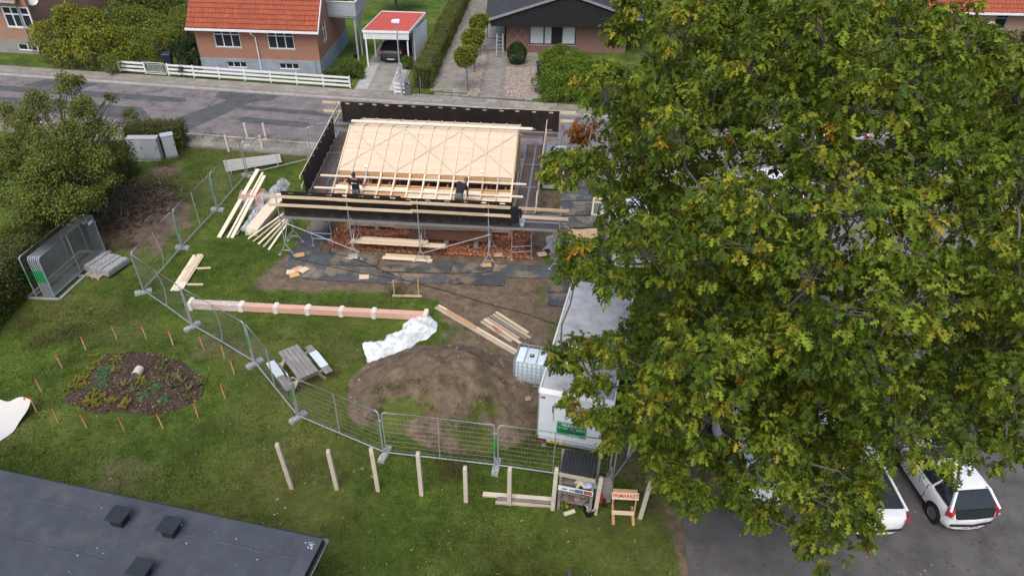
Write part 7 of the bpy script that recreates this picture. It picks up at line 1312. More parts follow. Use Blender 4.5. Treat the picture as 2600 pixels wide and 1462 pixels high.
def car(label, loc, rz, L, W, H, paint_, style='hatch', plate=None, plate_m=None, tailz=(.78, 1.02), name='parked_car', rearglass=None, roofp=None, cat='car'):
    t = thing(name, label, cat, loc, rz); hw = W/2; M = wm(t); van = style == 'van'
    St = [(0, .66, .38, .7, 0), (.006, .8, .32, .8, .01), (.022, .89, .28, .91, .015), (.07, .965, .23, .97, .02), (.2, 1, .2, .97, .02), (.45, 1, .2, .95, .02), (.66, .995, .2, .93, .03), (.74, .985, .2, .9, .05), (.88, .955, .22, .8, .06), (.955, .88, .26, .7, .05), (.99, .76, .3, .6, .03), (1, .66, .36, .52, .01)]
    if van: St = [(0, .9, .36, 1.0, 0), (.006, .97, .3, 1.1, 0), (.04, 1, .24, 1.12, 0), (.3, 1, .22, 1.12, 0), (.72, 1, .22, 1.12, .02), (.85, .98, .22, 1.02, .05), (.96, .9, .26, .88, .05), (1, .72, .34, .7, .02)]
    rings = []
    for s_, k, zl, zt, cr in St:
        y = -L/2+L*s_; w_ = hw*k; half = [(w_*.84, zl), (w_*.965, zl+.09), (w_*.985, zl+(zt-zl)*.35), (w_, zl+(zt-zl)*.62), (w_*.985, zt-.09), (w_*.93, zt-.015), (w_*.8, zt+cr*.4)]; rings.append([(x, y, z) for x, z in half]+[(0, y, zt+cr)]+[(-x, y, z) for x, z in half[::-1]])
    obj('body', MB().loft(rings), paint_, t, smooth=True)
    yb0, yb1, yt0, yt1 = {'hatch': (.035, .74, .15, .5), 'fast': (.0, .74, .36, .55), 'van': (.005, .84, .012, .68), 'wagon': (.03, .7, .08, .5)}[style]; yy = lambda s_: -L/2+L*s_; zb = 1.08 if van else .945; wb, wt = hw*.93, hw*(.86 if van else .62)
    if style == 'fast': yb0 = .06
    Bc = [(-wb, yy(yb0), zb), (wb, yy(yb0), zb), (wb, yy(yb1), zb-.02), (-wb, yy(yb1), zb-.02)]; Tc = [(-wt, yy(yt0), H-.05), (wt, yy(yt0), H-.05), (wt*.96, yy(yt1), H-.06), (-wt*.96, yy(yt1), H-.06)]; B, T = [Vector(p) for p in Bc], [Vector(p) for p in Tc]
    inner = MB().add([*(b*1 for b in B), *T], [(0, 1, 5, 4), (1, 2, 6, 5), (2, 3, 7, 6), (3, 0, 4, 7)]); 
    obj('cabin', MB().add([*(Vector((b.x*.97, b.y*.985, b.z)) for b in B), *(Vector((q.x*.97, q.y*.985, q.z)) for q in T)], [(0, 1, 5, 4), (1, 2, 6, 5), (2, 3, 7, 6), (3, 0, 4, 7), (4, 5, 6, 7)]), m_dark, t)
    def pane(nm, a, b, c, d, i0=.05, i1=.95, j0=.04, j1=.95, mt=None):
        f = lambda u_, v_: a.lerp(b, u_).lerp(d.lerp(c, u_), v_); n_ = (b-a).cross(d-a).normalized(); cc = sum((a, b, c, d), Vector())/4; n_ = n_ if n_.dot(cc-Vector((0, cc.y*.3, .8))) > 0 else -n_
        gd = 5; mb = MB(); mb.v = [tuple(f(i0+(i1-i0)*i/gd, j0+(j1-j0)*j/gd)+n_*(.012+.03*math.sin(math.pi*i/gd)*math.sin(math.pi*(.15+.7*j/gd)))) for j in range(gd+1) for i in range(gd+1)]
        mb.f = [(j*(gd+1)+i, j*(gd+1)+i+1, (j+1)*(gd+1)+i+1, (j+1)*(gd+1)+i) for j in range(gd) for i in range(gd)]; mb.mi = [0]*len(mb.f); return obj(nm, mb, mt or m_glass, t, smooth=True)
    pane('rear_window', B[0], B[1], T[1], T[0]); pane('windscreen', B[2], B[3], T[3], T[2])
    for s_, q in ((1, (B[1], B[2], T[2], T[1])), (-1, (B[3], B[0], T[0], T[3]))):
        spl = ((.03, .36), (.42, .68), (.72, .95)) if not van else ((.05, .3), (.34, .62), (.72, .95))
        for k, (i0, i1) in enumerate(spl): a_, b_ = (i0, i1) if s_ > 0 else (1-i1, 1-i0); pane('side_window', *q, a_, b_, .08, .9, mt=(paint_ if van and k < 2 else None))
    for a, b in zip(B, T): obj('pillar', MB().beam(a, b, .075, .07, (1, 0, 0)), paint_, t)
    for a, b in ((T[1], T[2]), (T[3], T[0])): obj('roof_rail', MB().beam(a, b, .06, .05), paint_, t)
    for s_ in (1, -1): obj('pillar', MB().beam((s_*wb*1.0, yy(yb0+.39*(yb1-yb0)), zb), (s_*wt*1.01, yy(yt0+.39*(yt1-yt0)), H-.06), .07, .04, (0, 1, 0)), paint_, t)
    rr = []
    for s_ in (0, .08, .5, .92, 1): a, b = T[0].lerp(T[3], s_), T[1].lerp(T[2], s_); e = math.sin(math.pi*s_)**.4 if 0 < s_ < 1 else 0; rr.append([a+Vector((-.02, 0, 0)), a.lerp(b, .15)+Vector((0, 0, .05*e)), a.lerp(b, .5)+Vector((0, 0, .075*e)), a.lerp(b, .85)+Vector((0, 0, .05*e)), b+Vector((.02, 0, 0))])
    obj('roof', MB().loft(rr, False, False), roofp or paint_, t, smooth=True)
    r = .31 if L < 4 else .33
    for yw in (-L/2+L*.17, L/2-L*.19):
        for s_ in (-1, 1):
            obj('wheel_arch', MB().lathe([(r*1.16, 0), (r*1.16, .012)], (0, 0, 0), 20), m_black, t).matrix_basis = Matrix.Translation((s_*(hw*.985), yw, r)) @ Matrix.Rotation(R_(90)*s_, 4, 'Y'); wheel(t, (s_*(hw-.09), yw, r), r, .2, s_)
    ry = -L/2
    for s_ in (-1, 1):
        x = s_*hw
        if style == 'fast': obj('tail_light', MB().loft([[(x*.99, ry+.28, .86), (x*.96, ry+.1, .84), (x*.78, ry+.025, .83), (x*.78, ry+.02, .79), (x*.97, ry+.08, .76), (x*1.0, ry+.28, .8)], [(x*1.015, ry+.27, .855), (x*.985, ry+.08, .83), (x*.79, ry, .82), (x*.79, ry-.005, .795), (x*.99, ry+.06, .77), (x*1.02, ry+.27, .8)]]), m_tail, t)
        else:
            z0, z1 = tailz; o_ = Vector((s_*.045, -.055, 0)); q4 = [Vector((x*.97, ry+.2, z0)), Vector((x*.8, ry+.02, z0+.02)), Vector((x*.78, ry+.09, z1)), Vector((x*.92, ry+.26, z1+.02))]; tl = obj('tail_light', MB().loft([[p-o_ for p in q4], [p+o_*.6 for p in q4], [q4[0].lerp(q4[2], .12)+o_, q4[1].lerp(q4[3], .12)+o_, q4[2].lerp(q4[0], .12)+o_, q4[3].lerp(q4[1], .12)+o_]]), m_tail, t, smooth=True); obj('lamp_lens', MB().lathe([(.045, 0), (.035, .012)], (0, 0, 0), 12), m_lamp, tl).matrix_basis = Matrix.Translation((x*.88, ry+.0, (z0+z1)/2-.03)) @ Matrix.Rotation(R_(90), 4, 'X')
        mm = obj('mirror', MB().loft([[(x*1.0, L*.17, .95), (x*1.0, L*.2, .95), (x*1.0, L*.2, 1.03), (x*1.0, L*.17, 1.03)], [(x*1.2, L*.165, .96), (x*1.2, L*.2, .96), (x*1.2, L*.19, 1.09), (x*1.2, L*.165, 1.09)]]), m_black if style == 'hatch' else paint_, t); obj('head_light', MB().box((x*.72, L/2-.12, .66), (.26, .16, .12)), m_lamp, t)
        obj('door_handle', MB().box((s_*(hw*.995), yy(.38), .8), (.03, .16, .025)), paint_, t); obj('door_seam', MB().bx(s_*hw*.99-.006, s_*hw*.99+.006, yy(.335), yy(.34), .3, .92), m_black, t)
    obj('bumper', MB().loft([[(sx*W*.46*k, ry+o, z) for sx, o in ((-1, .26), (-.84, .07), (-.6, -.0), (0, -.05), (.6, -.0), (.84, .07), (1, .26))]+[(sx*W*.44*k, ry+.32, z) for sx in (1, -1)] for z, k in ((.26, .97), (.38, 1.04), (.55, 1.05), (.63, 1.0))]), paint_, t, smooth=True)
    obj('bumper_strip', MB().loft([[(sx*W*.40, ry+o-.035, z) for sx, o in ((-1, .03), (-.7, -.01), (0, -.045), (.7, -.01), (1, .03))]+[(sx*W*.38, ry+.1, z) for sx in (1, -1)] for z in (.42, .5)]), m_black, t)
    if plate:
        p = obj('number_plate', MB().bx(-.26, .26, ry-.062, ry-.055, .3 if style == 'hatch' else .6, .41 if style == 'hatch' else .71), plate_m or m_plate, t); zc = .355 if style == 'hatch' else .655
        txt('plate_text', plate, .1, m_text, M @ frame_of((0, ry-.0635, zc), (1, 0, 0), (0, -1, 0)), p, .0008)
    if rearglass:
        z0, z1 = rearglass; obj('tailgate_panel', MB().loft([[(-W*.355, ry+.0, z0+.02), (0, ry-.03, z0), (W*.355, ry+.0, z0+.02), (W*.4, ry+.14, z1), (0, ry+.12, z1+.02), (-W*.4, ry+.14, z1)], [(-W*.345, ry-.04, z0+.03), (0, ry-.06, z0+.01), (W*.345, ry-.04, z0+.03), (W*.39, ry+.1, z1+.03), (0, ry+.07, z1+.04), (-W*.39, ry+.1, z1+.03)]]), m_glass, t, smooth=True)
    return t
p = at(2460, 1345, .35); car('small white hatchback with black tailgate window at the lower right', (p.x-.1, 13.2+1.7, .02), R_(6), 3.4, 1.64, 1.45, m_cw, 'hatch', 'BW 45 472', rearglass=(.73, .97), tailz=(.74, 1.0))
car('larger white car with sloping rear window, half under the oak branches', (10.75, 12.95+2.35, .02), R_(1), 4.7, 1.9, 1.46, m_cw, 'fast', 'EA 38 126')
car('white car mostly hidden by oak leaves, leftmost in the parking lot', (7.75, 13.9+2.1, .02), R_(2), 4.2, 1.78, 1.48, m_cw, 'hatch', 'AX 61 209', tailz=(.72, .98))
car('dark grey hatchback parked under the red-roofed carport', (-9.35, 53.95+2.1, .03), R_(-3), 4.2, 1.76, 1.5, m_cg, 'hatch', 'AV 44 607', tailz=(.74, .98))
car('white van behind the oak next to the building', (5.35, 29.3, .02), R_(2), 5.2, 1.95, 1.95, m_cw, 'van', None, tailz=(.8, 1.1), name='delivery_van', cat='van')
p = st(31.5, -1.5); car('silver car on the street seen through the gap high in the oak', (p.x, p.y, .02), R_(82), 4.2, 1.78, 1.46, m_cs, 'wagon', 'CB 20 318')
p = at(1955, 500); car('white car parked along the side street, glimpsed through the middle of the oak', (p.x, p.y, .02), R_(4), 4.3, 1.8, 1.46, m_cw, 'wagon', 'DL 17 554')
p = at(1360, 1463, .95); car('black car at the bottom edge, only its mirror and window line in view', (p.x+.1, p.y-.98, .02), R_(-90), 4.4, 1.84, 1.46, m_cb, 'wagon', None)
# ---- site trailer
def trailer():
    t = thing('site_trailer', 'white box trailer with grey roof and green company sign under the oak', 'trailer', (.9, 16.15, 0), R_(-13)); M = wm(t); W, L, z0, z1 = 2.33, 6.15, .78, 2.72; m_tw = mat('trailer_panel', (.72, .78, .82), .35, .04, 2, .02, dirt=(.5, .52, .52), da=.25); m_tr = mat('weathered_roof_sheet', (.43, .44, .45), .55, .16, 2.5, .3, dirt=(.2, .2, .19), da=.6, fine=60)
    obj('body', MB().bx(0, W, .0, L, z0, z1), m_tw, t); obj('roof', MB().loft([[(.03, .03, z1), (W-.03, .03, z1), (W-.03, L-.03, z1), (.03, L-.03, z1)], [(.06, .12, z1+.05), (W-.06, .12, z1+.05), (W-.06, L-.06, z1+.05), (.06, L-.06, z1+.05)]]), m_tr, t)
    for x in (0, W): obj('roof_trim', MB().bx(x-.025, x+.025, -.02, L+.02, z1-.03, z1+.045), m_white, t); obj('corner_trim', MB().bx(x-.02, x+.02, -.02, .02, z0, z1-.03), m_alu, t)
    obj('roof_trim', MB().loft([[(.026, -.03, z1-.06), (W-.026, -.03, z1-.06), (W-.026, .12, z1-.06), (.026, .12, z1-.06)], [(.026, -.03, z1-.02), (W-.026, -.03, z1-.02), (W-.026, .12, z1+.06), (.026, .12, z1+.06)]]), m_white, t)
    h = obj('hatch', MB().bx(.52, 1.75, -.03, -.002, 1.62, 2.28), m_tw, t); obj('hatch_rail', MB().bx(.5, 1.78, -.05, -.002, 2.29, 2.33), m_galv, h); obj('hatch_edge', MB().bx(.49, .518, -.045, -.002, 1.6, 2.3), m_galv, h); obj('hatch_stay', MB().bx(.455, .485, -.05, -.002, 1.95, 2.2), m_black, h)
    s_ = obj('company_sign', MB().bx(.62, 1.6, -.016, -.002, .98, 1.58), paint('sign_green', (.01, .22, .08), .4), t); q = lambda x, z: M @ frame_of((x, -.0185, z), (1, 0, 0), (0, -1, 0)); b = MB()
    for x0, x1, zz0, zz1 in ((.63, 1.59, 1.555, 1.57), (.63, 1.59, .99, 1.005), (.63, .64, 1.005, 1.555), (1.58, 1.59, 1.005, 1.555)): b.bx(x0, x1, -.019, -.0165, zz0, zz1)
    obj('sign_border', b, m_white, s_); txt('sign_text', 'HELE FYENS', .125, m_white, q(1.11, 1.46), s_); txt('sign_text', '29 11 76 18', .06, m_white, q(.83, 1.32), s_); txt('sign_text', '60 20 76 16', .06, m_white, q(1.4, 1.32), s_)
    txt('sign_text', 'FEERS STILLADS ApS', .082, m_text, q(1.11, 1.18), s_, .001, 'CENTER', .35); txt('sign_text', 'www.stilladser.dk', .045, m_white, q(1.2, 1.05), s_)
    em = MB(); em.prism([(1.0, -.0195, 1.22), (1.24, -.0195, 1.22), (1.24, -.0195, 1.3), (1.12, -.0195, 1.4), (1.0, -.0195, 1.3)], (0, .002, 0)); obj('sign_emblem', em, m_alu, s_); em2 = MB()
    for k in range(4): em2.bx(1.0, 1.24, -.0215, -.0197, 1.235+k*.028, 1.243+k*.028); em2.bx(1.02+k*.06, 1.028+k*.06, -.0225, -.0216, 1.22, 1.31)
    obj('emblem_lines', em2, m_text, s_)
    for x in (.14, W-.2): obj('marker_lamp', MB().box((x, -.02, 2.52), (.14, .04, .045)), m_tail, t)
    fr = obj('chassis', MB().bx(.06, W-.06, -.02, L, .6, .775), m_galv, t); obj('rear_beam', MB().beam((.05, -.05, .66), (W-.05, -.05, .66), .06, .14), m_galv, t)
    for x in (.16, W-.18): l = obj('light_cluster', MB().box((x, -.11, .67), (.3, .06, .13)), m_black, t); obj('tail_light', MB().box((x, -.142, .675), (.17, .01, .09)), m_tail, l)
    pl = obj('number_plate', MB().bx(.36, .86, -.1, -.085, .62, .73), m_yplate, t); txt('plate_text', 'BJ 2055', .1, m_text, q(.61, .675) @ Matrix.Translation((0, 0, .083)), pl, .0008)
    for y in (2.8, 3.55):
        for x, sx in ((.12, -1), (W-.12, 1)): wheel(t, (x, y, .31), .31, .2, sx)
    for x in (.2, W-.2):
        for y in (.3, L-.4): obj('corner_jack', MB().tube((x, y, .03), (x, y, .62), .025, 7), m_galv, t); obj('jack_plate', MB().box((x, y, .02), (.16, .16, .02)), m_galv, t)
    obj('tow_bar', MB().path([(.5, L, .66), (W/2, L+1.3, .62), (W-.5, L, .66)], .045, 6), m_galv, t); obj('step', MB().bx(W+.02, W+.45, 3.9, 4.6, .25, .3), m_galv, t)
    d = obj('door', MB().bx(W+.003, W+.025, 3.85, 4.65, .85, 2.65), m_tw, t); obj('door_handle', MB().box((W+.04, 3.95, 1.7), (.04, .03, .14)), m_black, d)
trailer()
# ---- flat roofed building bottom left
def flat_roof():
    t = thing('flat_roof_building', 'low building with dark bitumen flat roof in the lower left corner', 'building', (-4.54, 10.59, 0), R_(-12)); M = wm(t); z = 3.0; m_bit = mat('bitumen_felt', (.052, .061, .076), .75, .16, 2.2, .35, dirt=(.085, .09, .095), da=.7, fine=90)
    obj('wall', MB().bx(-15.5, -.35, -9, -.3, 0, z-.2), m_brick1, t); rf = obj('roof', MB().bx(-16, 0, -9.5, 0, z-.2, z), m_bit, t); zz = z+.002
    for x0, x1, y in ((-16, -5.45, -.62), (-5.2, -4.15, -.66), (-3.95, -.35, -.66), (-16, -4.9, -1.72), (-4.3, -.4, -2.85)): obj('felt_seam', MB().loft([[(x0, y-.02, zz), (x1, y-.02, zz), (x1, y+.02, zz), (x0, y+.02, zz)], [(x0, y-.008, zz+.014), (x1, y-.008, zz+.014), (x1, y+.008, zz+.014), (x0, y+.008, zz+.014)]]), m_bit, rf)
    obj('felt_strip', MB().bx(-.35, -.005, -9.4, -.01, zz, zz+.006), m_bit, rf); obj('edge_trim', MB().bx(-16, 0, .0, .02, z-.22, z+.015), m_black, rf)
    g = obj('gutter', MB().prism([(.0, .0, z-.03), (.0, .0, z-.14), (.13, .0, z-.14), (.14, .0, z-.02), (.125, .0, z-.02), (.115, .0, z-.125), (.015, .0, z-.125), (.012, .0, z-.03)], (0, -9.4, 0)), m_black, t); obj('gutter_lip', MB().bx(.141, .152, -9.4, .0, z-.06, z+.0), m_alu, g); obj('gutter_end', MB().bx(.0, .152, .001, .008, z-.14, z), m_alu, g)
    for k, (px, py) in enumerate(((308, 1325), (437, 1352), (364, 1460))):
        q = M.inverted() @ at(px, py, z); v = obj('roof_vent', MB().bx(q.x-.15, q.x+.15, q.y-.15, q.y+.15, z, z+.27), m_black, t); obj('vent_cap', MB().loft([[(q.x-.24, q.y-.2, z+.27), (q.x+.22, q.y-.2, z+.27), (q.x+.22, q.y+.24, z+.27), (q.x-.24, q.y+.24, z+.27)], [(q.x-.25, q.y-.21, z+.3), (q.x+.23, q.y-.21, z+.3), (q.x+.23, q.y+.25, z+.31), (q.x-.25, q.y+.25, z+.31)]]), mat('vent_plastic', (.022, .027, .03), .4) if k == 0 else bpy.data.materials['vent_plastic'], v)
    sp = MB()
    for k in range(40):
        x, y = (-.12-abs(RNG.gauss(0, .1)), -.16-abs(RNG.gauss(0, .09))) if k < 26 else (RNG.uniform(-6, -.4), RNG.uniform(-2.2, -.1)); s_ = RNG.uniform(.006, .014); sp.box((x, y, zz+.008), (s_*2, s_*1.6, .004), RNG.uniform(0, 3))
    o = obj('bird_droppings', sp, m_white, rf); o['kind'] = 'stuff'
flat_roof()
# ---- covered shelf stand between the posts
def stand():
    c = [at(1423, 1195, 1.75), at(1511, 1212, 1.75), at(1512, 1166, 1.95), at(1425, 1150, 1.95)]; x = (c[1]-c[0]).normalized(); y = Vector((-x.y, x.x, 0)); o = Vector((c[0].x, c[0].y, 0)); W = (c[1]-c[0]).length; D = .62
    t = thing('shelf_stand', 'small open shelf stand with corrugated dark roof and picture strip between posts', 'stand', o+x*W/2, math.atan2(x.y, x.x)); P = lambda a, b, z: Vector((a-W/2, b, z)); n = 44; rg = []; m_cor = mat('dark_corrugated_sheet', (.035, .04, .045), .55, .2, 3, .1)
    for k in range(n+1): a = W*k/n; rg.append((a, .025*math.sin(a/W*2*math.pi*11)))
    mb = MB(); mb.v = [tuple(P(a, -.05, 1.78+h)) for a, h in rg]+[tuple(P(a, D, 1.98+h)) for a, h in rg]+[tuple(P(a, -.05, 1.77+h)) for a, h in rg]+[tuple(P(a, D, 1.97+h)) for a, h in rg]; m = n+1; mb.f = [(i, i+1, m+i+1, m+i) for i in range(n)]+[(2*m+i+1, 2*m+i, 3*m+i, 3*m+i+1) for i in range(n)]+[(i+1, i, 2*m+i, 2*m+i+1) for i in range(n)]; mb.mi = [0]*len(mb.f); obj('roof_sheet', mb, m_cor, t)
    obj('front_board', MB().bx(-W/2-.02, W/2+.02, -.09, -.06, 1.62, 1.76), wood('greenish_board', (.46, .43, .31), .12, .05), t)
    for a, b, h in ((.03, 0, 1.72), (W-.03, 0, 1.72), (-.04, D, 1.98), (W+.04, D, 1.92)): obj('post', MB().bx(a-W/2-.04, a-W/2+.04, b-.04, b+.04, 0, h), m_grey, t)
    for z in (.25, .62, 1.1): obj('shelf', MB().bx(-W/2+.0, W/2, .1, D-.05, z, z+.03), m_grey, t)
    obj('back_panel', MB().bx(-W/2, W/2, D-.03, D-.01, .2, 1.75), m_black, t); obj('side_panel', MB().bx(-W/2+.005, -W/2+.02, .05, D-.05, 1.14, 1.7), m_black, t); st_ = obj('picture_strip', MB().bx(-W/2-.02, W/2-.0, -.085, -.07, 1.0, 1.2), m_white, t)
    pc = [paint('print_a', (.05, .2, .45), .4), paint('print_b', (.3, .15, .07), .4), paint('print_c', (.04, .05, .08), .4), paint('print_d', (.4, .07, .05), .4)]
    for k in range(2): obj('picture', MB().bx(-.02+k*.26, .22+k*.26, -.0885, -.0855, 1.02, 1.18), pc[k*3 if k else 0], st_); obj('picture_detail', MB().prism([(.02+k*.26, -.09, 1.03), (.2+k*.26, -.09, 1.03), (.16+k*.26, -.09, 1.1), (.08+k*.26, -.09, 1.12)], (0, .001, 0)), pc[1], st_)
    for k in range(7): obj('picture', MB().bx(-W/2+.1+k*.055+(.06 if k > 2 else 0), -W/2+.14+k*.055+(.06 if k > 2 else 0), -.0885, -.0855, 1.06, 1.13), pc[2], st_)
    M = wm(t); items = [('teddy_bear', 'cream soft toy sitting on the upper shelf', 'toy', (.12, .15, 1.13), (.6, .48, .3), 'toy'), ('folded_cloth', 'blue and white folded cloth on the upper shelf', 'cloth', (.35, .2, 1.13), (.25, .35, .6), 'cloth')]
    q = M @ Vector((.1, .18, 1.13)); tt = thing('soft_toy', 'cream soft toy sitting on the upper shelf of the stand', 'toy', q); mt = mat('cream_plush', (.6, .5, .34), .95, .15, 9, .5)
    obj('torso', MB().lathe([(.03, 0), (.1, .03), (.11, .1), (.08, .18), (.03, .21)], (0, 0, 0), 12), mt, tt, smooth=True); obj('head', MB().lathe([(.02, .2), (.07, .22), (.085, .28), (.06, .34), (.02, .36)], (0, 0, 0), 12), mt, tt, smooth=True)
    for s_ in (-1, 1): obj('arm', MB().path([(s_*.08, 0, .17), (s_*.17, -.05, .1)], [.04, .035], 8), mt, tt, smooth=True); obj('leg', MB().path([(s_*.06, -.04, .04), (s_*.12, -.18, .04)], [.05, .045], 8), mt, tt, smooth=True); obj('ear', MB().lathe([(.01, 0), (.03, .01), (.01, .02)], (s_*.06, 0, .34), 8), mt, tt)
    q = M @ Vector((.38, .2, 1.13)); tt = thing('cloth_bundle', 'blue-white cloth bundle on the upper shelf of the stand', 'cloth', q); rgc = [[(x_*.16*k+dx, y_*.12*k, z) for x_, y_ in ((-1, -1), (0, -1.2), (1, -1), (1.15, 0), (1, 1), (0, 1.1), (-1, 1), (-1.1, 0))] for z, k, dx in ((0, 1, 0), (.06, 1.1, .01), (.14, .9, -.01), (.22, .55, .02))]; obj('bundle', MB().loft(rgc), paint('print_cloth', (.4, .45, .62), .8, 0, 0), tt, smooth=True); obj('fold', MB().path([(-.15, -.12, .03), (.02, -.14, .12), (.14, -.1, .2)], .018, 6), m_white, tt)
    for k in range(5):
        q = M @ Vector((-.3+k*.16, .2+.05*(k % 2), .28 if k < 3 else .65)); tt = thing('storage_box', '%s dull box from the left on the lower shelves of the stand' % ORD[k], 'box', q, RNG.uniform(-.3, .3), 'boxes on the shelf stand'); obj('box', MB().loft([[(-.09, -.11, 0), (.09, -.11, 0), (.09, .11, 0), (-.09, .11, 0)], [(-.1, -.12, .16), (.1, -.12, .16), (.1, .12, .16), (-.1, .12, .16)]]), mat('cardboard_%d' % k, [(.2, .15, .11), (.12, .1, .1), (.25, .2, .16), (.1, .08, .07), (.16, .13, .12)][k], .9), tt); obj('flap', MB().box((0, -.06, .165), (.18, .1, .008)), bpy.data.materials['cardboard_%d' % k], tt)
    # plants, crate and bucket in front
    for k, (px, py) in enumerate(((1432, 1290), (1447, 1278), (1460, 1285), (1470, 1275))):
        p = at(px, py); bush('potted_plant', [((p.x, p.y, .17), (.11, .11, .1))], 130, [[(.06, .12, .04), (.35, .28, .02)], [(.08, .14, .03), (.5, .35, .02)], [(.05, .1, .05), (.25, .05, .2)], [(.07, .12, .03), (.2, .2, .25)]][k], [3, 1], .07, '%s small potted plant from the left before the shelf stand' % ORD[k], 'plant', 'leaf', group='potted plants by the shelf stand', stemr=.006); obj('pot', MB().lathe([(.06, 0), (.08, .12), (.07, .12)], (0, 0, 0), 10), m_black, bpy.context.scene.objects[[o.name for o in C.objects if o.name.startswith('potted_plant')][-1]])
    p = at(1495, 1303); tt = thing('black_bucket', 'black bucket filled with cut wood beside the second post from the right', 'bucket', p); obj('pail', MB().lathe([(.15, 0), (.2, .3), (.21, .31), (.19, .3), (.14, .03)], (0, 0, 0), 18, False), m_black, tt, smooth=True); [obj('stick', MB().beam((RNG.uniform(-.1, .1), RNG.uniform(-.1, .1), .1), (RNG.uniform(-.15, .15), RNG.uniform(-.15, .15), .33), .05, .03), m_old, tt) for k in range(7)]
    p = at(1442, 1300); loose(at(1432, 1305, .05), at(1460, 1296, .1), .13, .03, m_oldpost, 'short pale board lying in front of the potted plants', 'boards near the stand')
    # red wheelbarrow tipped on its nose
    p = at(1530, 1275); tt = thing('wheelbarrow', 'grey wheelbarrow with red tray insert tipped up beside the post', 'wheelbarrow', p, R_(10)); obj('tray', MB().loft([[(-.2, -.1, .1), (.2, -.1, .1), (.18, .05, .1), (-.18, .05, .1)], [(-.3, -.05, .5), (.3, -.05, .5), (.27, .2, .5), (-.27, .2, .5)], [(-.24, .1, .85), (.24, .1, .85), (.22, .26, .85), (-.22, .26, .85)]]), m_grey, tt); obj('red_panel', MB().bx(-.24, -.06, -.13, -.115, .15, .6), m_red, tt); obj('wheel', MB().tube((-.04, -.1, .16), (.04, -.1, .16), .16, 16), m_tyre, tt)
    for s_ in (-1, 1): obj('handle', MB().path([(s_*.2, .1, .2), (s_*.26, .24, .9), (s_*.26, .3, 1.25)], .02, 6), m_galv, tt)
stand()
# ---- hand-lettered sign frame
a, b = at(1553, 1308), at(1608, 1311); x = (b-a).normalized(); c = (a+b)/2; t = thing('sign_frame', 'low pine sign frame with red hand-painted lettering on the grass', 'sign', c, math.atan2(x.y, x.x)); M = wm(t)
for s_ in (-1, 1): plank('foot', M @ Vector((s_*.3, -.34, .03)), M @ Vector((s_*.3+.02, .34, .03)), .09, .045, m_pineo, t); plank('upright', M @ Vector((s_*.33, .05, .06)), M @ Vector((s_*.35, .12, .95)), .045, .07, m_pineo, t, (0, 1, 0))
plank('low_board', M @ Vector((-.33, 0, .16)), M @ Vector((.33, 0, .16)), .14, .03, m_pine, t, (0, -1, .3)); o = plank('sign_board', M @ Vector((-.4, .06, .88)), M @ Vector((.4, .06, .88)), .22, .03, m_pine, t, (0, -1, .55)); plank('back_board', M @ Vector((-.36, .17, .97)), M @ Vector((.36, .17, .97)), .12, .03, m_pineo, t)
nn = (M.to_3x3() @ Vector((0, -1, .55))).normalized(); txt('sign_text', 'FRIMARKET', .15, paint('red_brush_paint', (.5, .012, .01), .5, 0, .1), frame_of(M @ Vector((0, .06, .88))+nn*.017, M.to_3x3() @ Vector((1, 0, 0)), nn), o, .001, 'CENTER', .15)
# ---- behind the right scaffold: sheets, window frames, tubes
t = thing('sheet_stack', 'stack of pale grey sheets behind the right rear corner of the scaffold', 'sheets', (2.25, 36.2, 0), R_(-5)); ms = mat('pale_grey_sheet', (.52, .54, .56), .6, .06, 2, .05)
for k in range(6): obj('sheet', MB().bx(-.55+.01*(k % 2), .55+.01*(k % 2), -1.9, 1.9, .1+k*.13, .1+k*.13+.12), ms, t)
for y in (-1.4, 0, 1.4): obj('bearer', MB().bx(-.5, .5, y-.05, y+.05, 0, .095), m_old, t)
fx = at(1525, 530); t = thing('window_frame', 'pine window frame lying on the plates at the edge of the oak', 'frame', fx, R_(-8)); M = wm(t)
for a_, b_ in (((-.4, -.85), (-.4, .85)), ((.4, -.85), (.4, .85)), ((.05, -.8), (.05, .8)), ((-.45, -.85), (.45, -.85)), ((-.45, .85), (.45, .85)), ((-.4, .45), (.4, .45))): plank('bar', M @ Vector((*a_, .1)), M @ Vector((*b_, .1)), .09, .07, m_pine, t)
for k in range(4): q0, q1 = at(1496+k*4, 566, .08), at(1512+k*4, 500, .08); obj('scaffold_tube', MB().tube(q0, q1, .024, 7), m_alu, label='%s aluminium tube lying beside the window frame, from the left' % ORD[k], cat='tube', group='loose aluminium tubes')
p = at(1475, 598, .35); t = thing('cardboard_sheets', 'pile of buckled tan cardboard sheets right of the scaffold ladder', 'cardboard', (p.x, p.y, 0)); 
for k in range(4): obj('sheet', MB().loft([[(p.x-.7+.35*i+.02*k, p.y-.45+.03*k, .25+.05*k+.05*math.sin(i*1.7+k)) for i in range(5)], [(p.x-.6+.35*i, p.y+.45, .3+.05*k+.05*math.sin(i*1.4+k)) for i in range(5)]], False, False), mat('tan_cardboard', (.5, .38, .22), .9) if k == 0 else bpy.data.materials['tan_cardboard'], t, W=True)
obj('crate', MB().bx(p.x-.55, p.x+.55, p.y-.35, p.y+.35, 0, .2), m_old, t, W=True)
crumple('plastic_sheet', [at(1388, 640), at(1402, 625), at(1398, 605)], .5, .18, 'small crumpled grey film at the right edge of the clay gravel', 'plastic sheet', 20, 10, mt=film('grey_film', (.5, .53, .56), .8), seed=5)
crumple('plastic_sheet', [at(1500, 600), at(1512, 596)], .5, .25, 'silvery crumpled film beside the cardboard sheets', 'plastic sheet', 12, 8, seed=15)
